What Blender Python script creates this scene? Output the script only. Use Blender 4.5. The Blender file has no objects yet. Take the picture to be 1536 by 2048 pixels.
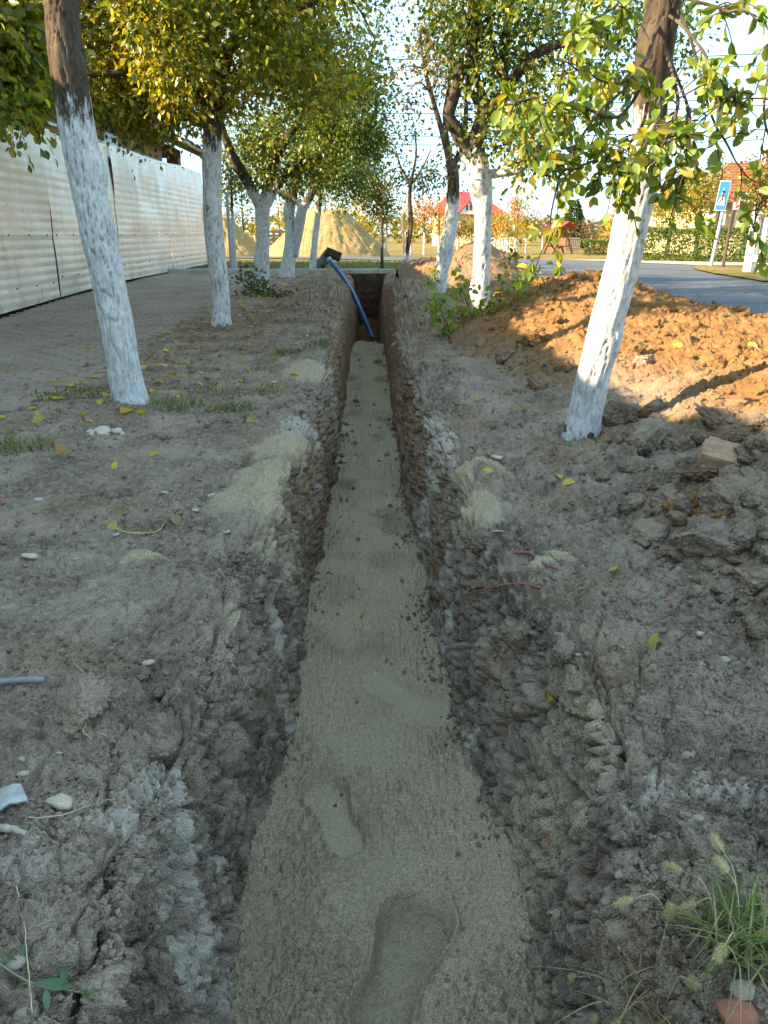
import bpy, math, random
import numpy as np
from mathutils import Vector, Matrix, Euler

random.seed(7)
RNG = np.random.default_rng(7)
C = bpy.context.scene.collection
SC = bpy.context.scene

# ------------------------------------------------------------------ camera
FPX = 1500.0                       # focal length in photo pixels (1536 x 2048)
CX, CY = 768.0, 1024.0
PITCH = math.atan((1024 - 467) / FPX)
YAW = math.atan(30 / FPX)
CAM = Vector((0.0, 0.0, 1.0))
cd = bpy.data.cameras.new('camera')
cam = bpy.data.objects.new('camera', cd)
C.objects.link(cam)
cam.location = CAM
cam.rotation_euler = (math.pi / 2 - PITCH, 0, -YAW)
cd.sensor_fit = 'VERTICAL'
cd.sensor_height = 36.0
cd.lens = 36.0 * FPX / 2048.0
cd.clip_start = 0.05
cd.clip_end = 3000
SC.camera = cam

# ------------------------------------------------------------------ light
SUN_EL = math.radians(26.3)
SUN_AZ = math.radians(17)          # light travels towards +x and this much towards +y
w = bpy.data.worlds.new('World')
SC.world = w
w.use_nodes = True
nt = w.node_tree
nt.nodes.clear()
sky = nt.nodes.new('ShaderNodeTexSky')
sky.sky_type = 'NISHITA'
sky.sun_disc = False
sky.sun_elevation = SUN_EL
sky.sun_rotation = math.radians(270) - SUN_AZ
sky.altitude = 100
sky.air_density = 1.0
sky.dust_density = 0.6
sky.ozone_density = 2.0
bg = nt.nodes.new('ShaderNodeBackground')
bg.inputs['Strength'].default_value = 0.15
wo = nt.nodes.new('ShaderNodeOutputWorld')
gam = nt.nodes.new('ShaderNodeGamma')        # softens the range between horizon and zenith
gam.inputs[1].default_value = 0.22
nt.links.new(sky.outputs[0], gam.inputs[0])
tint = nt.nodes.new('ShaderNodeMixRGB')
tint.blend_type = 'MULTIPLY'
tint.inputs[0].default_value = 1.0
tint.inputs[2].default_value = (0.62, 0.87, 1.03, 1)
nt.links.new(gam.outputs[0], tint.inputs[1])
nt.links.new(tint.outputs[0], bg.inputs[0])
nt.links.new(bg.outputs[0], wo.inputs[0])

sl = bpy.data.lights.new('sun', 'SUN')
sl.energy = 2.0
sl.angle = math.radians(0.55)
sl.color = (1.0, 0.80, 0.55)
sun = bpy.data.objects.new('sun', sl)
C.objects.link(sun)
sdir = Vector((math.cos(SUN_AZ) * math.cos(SUN_EL), math.sin(SUN_AZ) * math.cos(SUN_EL), -math.sin(SUN_EL)))
sun.rotation_euler = sdir.to_track_quat('-Z', 'Y').to_euler()
sun.location = (-20, -8, 12)

vs = SC.view_settings
vs.view_transform = 'Standard'
vs.look = 'None'
vs.gamma = 1
vs.use_curve_mapping = False
vs.exposure = 3.2
SC.render.engine = 'CYCLES'
SC.cycles.max_bounces = 5
SC.cycles.diffuse_bounces = 2
SC.cycles.glossy_bounces = 2
SC.cycles.transmission_bounces = 3
SC.cycles.transparent_max_bounces = 4
SC.cycles.use_denoising = True
SC.cycles.sample_clamp_indirect = 6

# ------------------------------------------------------------------ pixel helpers (used to find real positions)
ROT = cam.rotation_euler.to_matrix()
RI = ROT.transposed()

def ray(px, py):
    d = ROT @ Vector(((px - CX) / FPX, -(py - CY) / FPX, -1.0))
    return d

def W(px, py, Y):
    """world point seen at photo pixel px,py at world distance Y"""
    d = ray(px, py)
    return CAM + d * (Y / d.y)

def P(px, py, z=0.0):
    """world point seen at photo pixel on the level plane z"""
    d = ray(px, py)
    return CAM + d * ((z - CAM.z) / d.z)

def pix(p):
    q = RI @ (Vector(p) - CAM)
    return CX + FPX * q.x / -q.z, CY - FPX * q.y / -q.z

# ------------------------------------------------------------------ numpy noise
_pr = np.random.default_rng(11)
PERM = np.concatenate([_pr.permutation(256)] * 3).astype(np.int32)
GR = _pr.normal(size=(256, 3)).astype(np.float32)
GR /= np.linalg.norm(GR, axis=1)[:, None]
RV = _pr.random((256, 3)).astype(np.float32)

def noise3(p):
    """gradient noise about -1..1 at points p (N,3)"""
    p = np.asarray(p, np.float32)
    i = np.floor(p).astype(np.int32)
    f = p - i
    i &= 255
    u = f * f * f * (f * (f * 6 - 15) + 10)
    out = np.zeros(len(p), np.float32)
    for a in (0, 1):
        wx = u[:, 0] if a else 1 - u[:, 0]
        pa = PERM[(i[:, 0] + a) & 255]
        for b in (0, 1):
            wy = u[:, 1] if b else 1 - u[:, 1]
            pb = PERM[pa + ((i[:, 1] + b) & 255)]
            for c in (0, 1):
                wz = u[:, 2] if c else 1 - u[:, 2]
                g = GR[PERM[pb + ((i[:, 2] + c) & 255)]]
                out += wx * wy * wz * (g[:, 0] * (f[:, 0] - a) + g[:, 1] * (f[:, 1] - b) + g[:, 2] * (f[:, 2] - c))
    return out * 1.6

def fbm(p, oct=4, gain=0.5, lac=2.03, billow=False):
    p = np.asarray(p, np.float32)
    s = np.zeros(len(p), np.float32)
    a, n = 1.0, 0.0
    for k in range(oct):
        v = noise3(p + 17.3 * k)
        s += a * ((np.abs(v) * 2 - 0.55) if billow else v)
        n += a
        a *= gain
        p = p * lac
    return s / n

def worley(x, y, seed=0):
    """F1, F2 and a random per cell, 2-D"""
    ix = np.floor(x).astype(np.int32)
    iy = np.floor(y).astype(np.int32)
    f1 = np.full(len(x), 9.0, np.float32)
    f2 = np.full(len(x), 9.0, np.float32)
    cid = np.zeros(len(x), np.float32)
    for a in (-1, 0, 1):
        for b in (-1, 0, 1):
            h = PERM[PERM[(ix + a) & 255] + ((iy + b + seed * 37) & 255)]
            r = RV[h]
            d = np.hypot(ix + a + r[:, 0] - x, iy + b + r[:, 1] - y)
            m = d < f1
            f2 = np.where(m, f1, np.minimum(f2, d))
            cid = np.where(m, r[:, 2], cid)
            f1 = np.where(m, d, f1)
    return f1, f2, cid

def ss(a, b, x):
    t = np.clip((np.asarray(x, np.float64) - a) / (b - a), 0, 1)
    return t * t * (3 - 2 * t)

def st(x, y, z):
    return np.stack([x, y, z], 1)

# ------------------------------------------------------------------ mesh helpers
def new_mesh(name, V, F, smooth=True):
    """V (N,3); F list of index arrays (M,3) or (M,4), or one such array"""
    me = bpy.data.meshes.new(name)
    V = np.ascontiguousarray(V, np.float32)
    if isinstance(F, np.ndarray):
        F = [F]
    F = [np.asarray(f, np.int32) for f in F if len(f)]
    me.vertices.add(len(V))
    me.vertices.foreach_set('co', V.ravel())
    loops = np.concatenate([f.ravel() for f in F])
    tot = np.concatenate([np.full(len(f), f.shape[1], np.int32) for f in F])
    start = np.concatenate([[0], np.cumsum(tot)[:-1]]).astype(np.int32)
    me.loops.add(len(loops))
    me.loops.foreach_set('vertex_index', loops)
    me.polygons.add(len(tot))
    me.polygons.foreach_set('loop_start', start)
    me.polygons.foreach_set('loop_total', tot)
    me.polygons.foreach_set('use_smooth', np.full(len(tot), smooth))
    me.update(calc_edges=True)
    return me

def color_attr(me, name, col):
    a = me.color_attributes.new(name, 'FLOAT_COLOR', 'POINT')
    col = np.asarray(col, np.float32)
    if col.shape[1] == 3:
        col = np.concatenate([col, np.ones((len(col), 1), np.float32)], 1)
    a.data.foreach_set('color', np.ascontiguousarray(col).ravel())

def obj(name, me, mat=None, parent=None, loc=None, rot=None, scale=None):
    o = bpy.data.objects.new(name, me)
    C.objects.link(o)
    if mat is not None and me is not None and len(me.materials) == 0:
        me.materials.append(mat)
    if parent is not None:
        o.parent = parent
    if loc is not None:
        o.location = loc
    if rot is not None:
        o.rotation_euler = rot
    if scale is not None:
        o.scale = (scale,) * 3 if isinstance(scale, (int, float)) else scale
    return o

def tag(o, label=None, cat=None, group=None, kind=None):
    if label: o['label'] = label
    if cat: o['category'] = cat
    if group: o['group'] = group
    if kind: o['kind'] = kind
    return o

def empty(name, loc=(0, 0, 0), rz=0.0):
    e = bpy.data.objects.new(name, None)
    C.objects.link(e)
    e.location = loc
    e.rotation_euler = (0, 0, rz)
    e.empty_display_size = 0.1
    return e

class MB:
    """collects simple shapes into one mesh"""
    def __init__(s):
        s.v, s.q, s.t, s.n = [], [], [], 0
    def add(s, V, Q=None, T=None):
        V = np.asarray(V, np.float32)
        if Q is not None and len(Q): s.q.append(np.asarray(Q, np.int32) + s.n)
        if T is not None and len(T): s.t.append(np.asarray(T, np.int32) + s.n)
        s.v.append(V)
        s.n += len(V)
        return s
    def box(s, c, size, M=None, bev=0.0):
        x, y, z = [k / 2 for k in size]
        if bev <= 0:
            V = np.array([[a * x, b * y, d * z] for a in (-1, 1) for b in (-1, 1) for d in (-1, 1)])
            Q = [[0, 1, 3, 2], [4, 6, 7, 5], [0, 4, 5, 1], [2, 3, 7, 6], [0, 2, 6, 4], [1, 5, 7, 3]]
        else:
            V, Q = [], []
            b = bev
            prof = [(-x + b, -y), (x - b, -y), (x, -y + b), (x, y - b), (x - b, y), (-x + b, y), (-x, y - b), (-x, -y + b)]
            sc = [(1 - b / x, 1 - b / y, -z), (1, 1, -z + b), (1, 1, z - b), (1 - b / x, 1 - b / y, z)]
            for fx, fy, zz in sc:
                V += [(px * fx, py * fy, zz) for px, py in prof]
            for k in range(3):
                for j in range(8):
                    Q.append([k * 8 + j, k * 8 + (j + 1) % 8, k * 8 + 8 + (j + 1) % 8, k * 8 + 8 + j])
            V = np.array(V)
            Q += [[0, 7, 2, 1], [7, 6, 3, 2], [6, 5, 4, 3], [24, 25, 26, 31], [31, 26, 27, 30], [30, 27, 28, 29]]
        if M is not None:
            V = V @ np.array(M.to_3x3()).T
        s.add(V + np.array(c), Q)
        return s
    def bar(s, a, b, wd, ht=None, up=(0, 0, 1)):
        a, b = Vector(a), Vector(b)
        d = b - a
        M = d.to_track_quat('Z', 'Y').to_matrix()
        s.box((a + b) / 2, (wd, ht or wd, d.length), M)
        return s
    def tube(s, pts, r, n=8, cap=True):
        V, Q, T = tube_np(pts, r, n, cap)
        s.add(V, Q, T)
        return s
    def mesh(s, name, smooth=False):
        F = []
        if s.q: F.append(np.concatenate(s.q))
        if s.t: F.append(np.concatenate(s.t))
        return new_mesh(name, np.concatenate(s.v), F, smooth)
    def build(s, name, mat, parent=None, smooth=False, **k):
        return obj(name, s.mesh(name, smooth), mat, parent, **k)

def tube_np(pts, r, n=8, cap=True):
    P_ = np.asarray([tuple(p) for p in pts], np.float64)
    m = len(P_)
    r = np.broadcast_to(np.asarray(r, np.float64), (m,)) if np.ndim(r) else np.full(m, float(r))
    T = np.gradient(P_, axis=0)
    T /= np.linalg.norm(T, axis=1)[:, None] + 1e-12
    ref = np.array([1.0, 0, 0]) if abs(T[0, 0]) < 0.8 else np.array([0, 1.0, 0])
    U = np.zeros_like(P_)
    u = ref - T[0] * (ref @ T[0])
    u /= np.linalg.norm(u)
    for k in range(m):
        u = u - T[k] * (u @ T[k])
        u /= np.linalg.norm(u) + 1e-12
        U[k] = u
    B = np.cross(T, U)
    a = np.arange(n) * 2 * np.pi / n
    V = (P_[:, None] + r[:, None, None] * (np.cos(a)[None, :, None] * U[:, None] + np.sin(a)[None, :, None] * B[:, None])).reshape(-1, 3)
    k = np.arange(m - 1)[:, None] * n
    j = np.arange(n)[None]
    j2 = (j + 1) % n
    Q = np.stack([k + j, k + j2, k + n + j2, k + n + j], 2).reshape(-1, 4)
    Tt = np.zeros((0, 3), np.int32)
    if cap:
        V = np.concatenate([V, P_[:1], P_[-1:]])
        jj = np.arange(n)
        c0, c1 = m * n, m * n + 1
        Tt = np.concatenate([np.stack([np.full(n, c0), (jj + 1) % n, jj], 1),
                             np.stack([np.full(n, c1), (m - 1) * n + jj, (m - 1) * n + (jj + 1) % n], 1)])
    return V, Q, Tt

def spline(pts, n):
    """Catmull-Rom through pts -> n points (any dimension)"""
    p = np.asarray([tuple(q) for q in pts], np.float64)
    if len(p) == 2:
        t = np.linspace(0, 1, n)[:, None]
        return p[0] * (1 - t) + p[1] * t
    p = np.concatenate([2 * p[:1] - p[1:2], p, 2 * p[-1:] - p[-2:-1]])
    s = len(p) - 3
    t = np.linspace(0, s - 1e-6, n)
    i = np.floor(t).astype(int)
    f = (t - i)[:, None]
    a, b, c, d = p[i], p[i + 1], p[i + 2], p[i + 3]
    return 0.5 * (2 * b + (c - a) * f + (2 * a - 5 * b + 4 * c - d) * f * f + (3 * b - a - 3 * c + d) * f ** 3)

def grid_faces(nr, nc):
    k = np.arange(nr - 1)[:, None] * nc
    j = np.arange(nc - 1)[None]
    return np.stack([k + j, k + j + 1, k + nc + j + 1, k + nc + j], 2).reshape(-1, 4)

# ------------------------------------------------------------------ material helpers
class NT:
    def __init__(s, name):
        s.m = bpy.data.materials.new(name)
        s.m.use_nodes = True
        s.t = s.m.node_tree
        s.t.nodes.clear()
        s.out = s.t.nodes.new('ShaderNodeOutputMaterial')
    def n(s, typ, **kw):
        nd = s.t.nodes.new('ShaderNode' + typ)
        for k, v in kw.items():
            if k in nd.inputs.keys():
                s.set(nd.inputs[k], v)
            else:
                setattr(nd, k, v)
        return nd
    def set(s, sock, v):
        if isinstance(v, bpy.types.NodeSocket):
            s.t.links.new(v, sock)
        else:
            if hasattr(v, '__len__') and len(v) == 3 and sock.type == 'RGBA':
                v = (*v, 1)
            sock.default_value = v
    def pos(s):
        return s.n('NewGeometry').outputs['Position']
    def objco(s):
        return s.n('TexCoord').outputs['Object']
    def map(s, vec, scale):
        nd = s.n('Mapping', Vector=vec)
        nd.inputs['Scale'].default_value = scale if hasattr(scale, '__len__') else (scale,) * 3
        return nd.outputs[0]
    def noise(s, vec, scale, detail=4, rough=0.55, dist=0.0):
        nd = s.n('TexNoise', Vector=vec, Scale=scale, Detail=detail, Roughness=rough, Distortion=dist)
        return nd.outputs[0]
    def voro(s, vec, scale, feature='F1', out='Distance', rnd=1.0):
        nd = s.n('TexVoronoi', feature=feature, Vector=vec, Scale=scale)
        nd.inputs['Randomness'].default_value = rnd
        return nd.outputs[out]
    def ramp(s, fac, stops, interp='LINEAR'):
        nd = s.n('ValToRGB', Fac=fac)
        cr = nd.color_ramp
        cr.interpolation = interp
        while len(cr.elements) < len(stops):
            cr.elements.new(0.5)
        for e, (p, c) in zip(cr.elements, stops):
            e.position = p
            e.color = (c, c, c, 1) if not hasattr(c, '__len__') else (*c, 1)
        return nd.outputs[0]
    def mix(s, fac, a, b, mode='MIX'):
        nd = s.n('MixRGB', blend_type=mode)
        s.set(nd.inputs[0], fac); s.set(nd.inputs[1], a); s.set(nd.inputs[2], b)
        return nd.outputs[0]
    def math(s, op, a, b=0.0, clamp=False):
        nd = s.n('Math', operation=op, use_clamp=clamp)
        s.set(nd.inputs[0], a); s.set(nd.inputs[1], b)
        return nd.outputs[0]
    def attr(s, name):
        return s.n('Attribute', attribute_name=name).outputs['Color']
    def sep(s, col):
        return s.n('SeparateColor', Color=col).outputs
    def bump(s, h, dist=0.01, strength=1.0, normal=None):
        nd = s.n('Bump', Height=h, Distance=dist, Strength=strength)
        if normal is not None: s.set(nd.inputs['Normal'], normal)
        return nd.outputs[0]
    def principled(s, col, rough=0.8, normal=None, metallic=0.0, spec=0.3):
        b = s.n('BsdfPrincipled')
        s.set(b.inputs['Base Color'], col)
        s.set(b.inputs['Roughness'], rough)
        s.set(b.inputs['Metallic'], metallic)
        s.set(b.inputs['Specular IOR Level'], spec)
        if normal is not None: s.set(b.inputs['Normal'], normal)
        s.t.links.new(b.outputs[0], s.out.inputs[0])
        return s.m

def simple_mat(name, col, rough=0.7, var=0.18, scale=6.0, bump=0.0, metallic=0.0, spec=0.3, bscale=40):
    t = NT(name)
    p = t.objco()
    f = t.noise(p, scale, 6, 0.6)
    dark = tuple(c * (1 - var) for c in col)
    lite = tuple(min(1, c * (1 + var)) for c in col)
    c = t.mix(t.ramp(f, [(0.3, 0), (0.7, 1)]), dark, lite)
    nrm = None
    if bump:
        nrm = t.bump(t.noise(p, bscale, 5, 0.6), bump)
    return t.principled(c, rough, nrm, metallic, spec)
# ------------------------------------------------------------------ soil materials
def soil_mat(name='soil', dark=(0.130, 0.097, 0.068), mid=(0.41, 0.315, 0.228)):
    t = NT(name)
    p = t.pos()
    m = t.sep(t.attr('mask'))               # sand, pale lime dust, brown
    n1 = t.noise(p, 3.2, 5, 0.62)
    n2 = t.noise(p, 38.0, 4, 0.65)
    n3 = t.noise(p, 210.0, 2, 0.6)
    c = t.mix(t.ramp(n1, [(0.33, 0), (0.62, 1)]), dark, mid)
    c = t.mix(t.math('MULTIPLY', t.ramp(n2, [(0.44, 0), (0.66, 1)]), 0.6), c, (0.52, 0.40, 0.29))
    c = t.mix(t.math('MULTIPLY', t.ramp(n3, [(0.30, 1), (0.5, 0)]), 0.45), c, (0.075, 0.057, 0.042))
    # brown clay
    br = t.mix(t.ramp(t.noise(p, 9.0, 4, 0.6), [(0.3, 0), (0.7, 1)]), (0.24, 0.115, 0.042), (0.44, 0.235, 0.09))
    br = t.mix(t.math('MULTIPLY', t.ramp(n3, [(0.3, 1), (0.5, 0)]), 0.5), br, (0.14, 0.07, 0.03))
    c = t.mix(m[2], c, br)
    # pale lime and grit
    grain = t.noise(p, 330.0, 2, 0.5)
    lf = t.math('ADD', m[1], t.math('MULTIPLY', t.math('SUBTRACT', t.noise(p, 60.0, 4, 0.7), 0.5), 1.6))
    c = t.mix(t.math('MULTIPLY', t.math('MULTIPLY', t.ramp(lf, [(0.35, 0), (0.95, 1)]), 0.85), t.ramp(m[1], [(0.02, 0), (0.2, 1)])),
              c, t.mix(grain, (0.40, 0.34, 0.265), (0.70, 0.60, 0.48)))
    # sand spills
    sd = t.mix(t.ramp(grain, [(0.33, 0), (0.66, 1)]), (0.27, 0.20, 0.12), (0.66, 0.53, 0.34))
    sf = t.math('ADD', m[0], t.math('MULTIPLY', t.math('SUBTRACT', t.noise(p, 45.0, 5, 0.7), 0.5), 1.1))
    c = t.mix(t.math('MULTIPLY', t.ramp(sf, [(0.32, 0), (0.72, 1)]), t.ramp(m[0], [(0.03, 0), (0.2, 1)])), c, sd)
    # white specks of grit and mortar
    sp = t.ramp(t.voro(p, 75.0), [(0.10, 1), (0.17, 0)])
    pick = t.ramp(t.noise(p, 23.0, 2), [(0.56, 0), (0.60, 1)])
    c = t.mix(t.math('MULTIPLY', t.math('MULTIPLY', sp, pick), 0.8), c, (0.42, 0.40, 0.36))
    h = t.math('ADD', t.math('MULTIPLY', n2, 1.0), t.math('MULTIPLY', n3, 0.5))
    h = t.math('ADD', h, t.math('MULTIPLY', grain, 0.25))
    nrm = t.bump(h, 0.018, 1.0)
    return t.principled(c, 0.95, nrm, 0, 0.12)

def sand_mat():
    t = NT('trench_sand')
    p = t.pos()
    m = t.sep(t.attr('mask'))
    g1 = t.noise(p, 230.0, 3, 0.65)
    g2 = t.noise(p, 70.0, 4, 0.6)
    big = t.noise(p, 2.6, 5, 0.6)
    c = t.mix(t.ramp(g1, [(0.34, 0), (0.64, 1)]), (0.40, 0.30, 0.185), (0.90, 0.71, 0.47))
    c = t.mix(t.math('MULTIPLY', t.ramp(g2, [(0.3, 1), (0.5, 0)]), 0.34), c, (0.20, 0.15, 0.09))
    c = t.mix(t.math('MULTIPLY', t.ramp(big, [(0.42, 0), (0.68, 1)]), 0.5), c, (0.46, 0.36, 0.235))
    smooth = t.mix(t.ramp(g1, [(0.3, 0), (0.7, 1)]), (0.46, 0.37, 0.24), (0.78, 0.645, 0.43))
    c = t.mix(t.math('MULTIPLY', m[0], 0.4), c, smooth)
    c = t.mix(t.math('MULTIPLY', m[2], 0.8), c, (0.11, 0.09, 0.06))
    sp = t.ramp(t.voro(p, 95.0), [(0.10, 1), (0.15, 0)])
    pick = t.ramp(t.noise(p, 31.0, 2), [(0.60, 0), (0.63, 1)])
    c = t.mix(t.math('MULTIPLY', t.math('MULTIPLY', sp, pick), 0.6), c, (0.5, 0.47, 0.40))
    h = t.math('ADD', g1, t.math('MULTIPLY', g2, 1.2))
    nrm = t.bump(h, 0.012, 1.0)
    return t.principled(c, 0.95, nrm, 0, 0.12)

M_SOIL = soil_mat()
M_SAND = sand_mat()
M_PITSHADE = simple_mat('pit_shade_earth', (0.085, 0.055, 0.035), 0.8, 0.35, 12, 0.02)  # earth coloured dark to stand in for shade in the narrow far pit

# ------------------------------------------------------------------ ground shape
def base_z(x, y):
    x = np.asarray(x, np.float64); y = np.asarray(y, np.float64)
    z = 0.2 * ss(3.5, 15, y)
    return z

def floor_z(y):
    y = np.asarray(y, np.float64)
    return -0.65 + 0.03 * ss(5, 11, y) - 0.85 * ss(12.2, 13.6, y)

def end_y():
    return 15.6

# foot of the two walls and the lips, along y
def walls(y):
    y = np.asarray(y, np.float64)
    o = np.zeros_like(y)
    n = lambda f, s: noise3(st(y * f, o + s, o))
    fl = -0.285 + 0.04 * ss(2.0, 6, y) + 0.05 * ss(11, 13, y) + 0.018 * n(1.1, 3.1) + 0.012 * n(3.7, 8.2)
    fr = 0.338 - 0.07 * ss(1.4, 3.0, y) - 0.045 * ss(3, 5, y) - 0.04 * ss(11, 13, y) + 0.018 * n(1.0, 13.7) + 0.012 * n(3.3, 18.9)
    fl -= 0.03 * ss(2.2, 1.2, y); fr += 0.02 * ss(2.2, 1.2, y)
    ll = fl - 0.055 - 0.015 * ss(3, 1, y) - 0.035 * np.abs(n(2.3, 23.0)) - 0.05 * ss(7, 12, y)
    lr = fr + 0.065 + 0.03 * ss(3, 1, y) + 0.045 * np.abs(n(2.0, 33.0)) + 0.05 * ss(7, 12, y)
    lr = lr + 0.09 * np.exp(-((y - 1.50) / 0.34) ** 2)          # where the bank slumped and sand ran in
    ll = ll - 0.03 * np.exp(-((y - 1.15) / 0.30) ** 2)
    return ll, fl, fr, lr

def ell(x, y, cx, cy, rx, ry, rot=0.0):
    c, s = math.cos(rot), math.sin(rot)
    dx, dy = x - cx, y - cy
    return np.hypot((dx * c + dy * s) / rx, (-dx * s + dy * c) / ry)

def pe(px, py, z=0.0):
    q = P(px, py, z)
    return q.x, q.y

# (pixel x, pixel y, radius x m, radius y m, rot)
SAND_PATCH = [(572, 900, .20, .42, 0.0), (556, 985, .22, .42, 0.1), (535, 1010, .28, .24, 0.0), (580, 1075, .13, .30, -.1),
              (600, 1130, .06, .12, 0), (510, 1290, .035, .12, .25), (470, 1245, .06, .06, 0), (545, 1390, .03, .1, 0),
              (955, 960, .14, .22, 0.2), (960, 1030, .11, .14, 0), (925, 980, .07, .2, 0), (1085, 1530, .10, .15, 0), (1050, 1610, .08, .13, 0),
              (300, 1125, .1, .05, 0), (1100, 1140, .09, .035, 0), (1130, 1120, .05, .03, 0), (620, 750, .25, .35, 0)]
LIME_PATCH = [(345, 1650, .10, .10, 0), (420, 1700, .08, .09, 0), (260, 1760, .11, .05, .3), (40, 1760, .06, .05, 0), (380, 1790, .08, .06, 0),
              (1280, 1600, .07, .035, .3), (1340, 1570, .05, .03, 0), (1440, 1570, .07, .04, 0), (1240, 1640, .04, .02, 0),
              (1330, 1545, .03, .02, 0), (640, 745, .3, .5, 0), (600, 850, .14, .3, 0), (870, 880, .12, .5, 0), (880, 1010, .06, .3, 0), (640, 960, .06, .6, 0),
              (435, 1570, .05, .03, 0), (930, 1190, .05, .2, 0), (900, 1300, .03, .2, 0), (860, 1120, .03, .2, 0), (1010, 1720, .05, .06, 0), (560, 1130, .06, .1, 0)]
SAND_PATCH = [(*pe(a, b, 0.0), c, d, e) for a, b, c, d, e in SAND_PATCH]
LIME_PATCH = [(*pe(a, b, -0.16 if (b > 1500 and 200 < a < 500) else -0.3 if 990 < a < 1030 else 0.0), c, d, e) for a, b, c, d, e in LIME_PATCH]
# bumps and hollows: px, py, rx, ry, height
BUMPS = [(350, 1640, .11, .10, .035), (300, 1750, .12, .08, .02), (160, 1420, .10, .08, .05), (430, 1440, .10, .11, -.075), (400, 1500, .07, .05, -.05),
         (530, 1180, .12, .16, .045), (430, 1170, .18, .12, .03), (330, 1250, .2, .1, -.02), (570, 930, .16, .3, .05), (540, 1010, .15, .2, .03),
         (120, 1390, .02, .02, -.04), (960, 960, .16, .22, .08), (900, 1130, .1, .25, .03), (990, 1250, .13, .12, .05), (1060, 1320, .07, .05, -.06),
         (1130, 1230, .16, .12, .03), (1085, 1480, .09, .1, .02), (1150, 1650, .08, .12, .03), (1080, 1820, .1, .08, .035), (1200, 1700, .1, .06, .02),
         (1250, 1450, .3, .15, -.02), (60, 1680, .08, .05, .03), (60, 1790, .09, .06, .03), (200, 1900, .1, .07, .02), (60, 1650, .03, .02, .02),
         (650, 700, .3, .6, .05), (880, 760, .3, .7, .08), (850, 850, .16, .4, .05), (690, 610, .4, 1.2, .08), (800, 610, .5, 1.5, .12)]
BUMPS = [(*pe(a, b, 0.05), c, d, e) for a, b, c, d, e in BUMPS]

def ground_z(x, y):
    z = base_z(x, y)
    for cx, cy, rx, ry, h in BUMPS:
        r = ((x - cx) / rx) ** 2 + ((y - cy) / ry) ** 2
        z = z + 1.45 * h * np.exp(-r * 1.3)
    # spoil that fell along the right lip, and the toe of the heap
    z = z + 0.10 * ss(0.55, 1.5, x) * ss(0.8, 2.0, y) * ss(10, 7, y)
    z = z + 0.10 * ss(6, 9, y) * np.exp(-((np.abs(x) - 0.75) / 0.35) ** 2)
    # runs under the paving on one side and under the road on the other
    edge = -2.38 + 0.02 * y + 0.10 * np.sin(y * 1.7) + 0.06 * np.sin(y * 4.1 + 1)
    z = z - 0.085 * ss(0.14, -0.12, x - edge) - 0.15 * ss(4.0, 4.35, x)
    return z

def patch_mask(x, y, L, soft=0.9):
    m = np.zeros(len(x))
    q = st(x, y, x * 0)
    x = x + 0.05 * noise3(q * 6) + 0.025 * noise3(q * 17)
    y = y + 0.05 * noise3(q * 6 + 40) + 0.025 * noise3(q * 17 + 40)
    for cx, cy, rx, ry, rot in L:
        m = np.maximum(m, ss(1.25, 1.25 - soft, ell(x, y, cx, cy, rx, ry, rot)))
    return m

def rough_soil(p, amt, wall=0.0):
    """height of lumps and crumbs over point p (N,3)"""
    q = p + 0.06 * np.stack([noise3(p * 5), noise3(p * 5 + 31), noise3(p * 5 + 57)], 1)
    big = fbm(q * 3.1, 3, billow=True) * 0.030
    mid = fbm(q * 11.0, 4, 0.55, billow=True) * 0.017
    fine = fbm(q * 47.0, 3, 0.6, billow=True) * 0.0085
    return (big + mid) * amt + fine * np.minimum(1.3, 0.5 + amt * 0.6)

# rows along y
def row_ys():
    ys = list(np.linspace(-1.6, 0.30, 30))
    # equal steps in the picture from the near edge of the frame to the end
    v = np.linspace(2300, 560, 700)
    d = [P(738, float(k), 0.0).y for k in v]
    d = [k for k in d if 0.34 < k < 15.2]
    ys += d
    ys += list(np.linspace(15.3, 17.2, 14))
    return np.array(sorted(ys))

YS = row_ys()
NR = len(YS)
LL, FL, FR, LR = walls(YS)
ENDF = ss(15.75, 15.35, YS)                          # 1 inside the trench, 0 past its end

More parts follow.
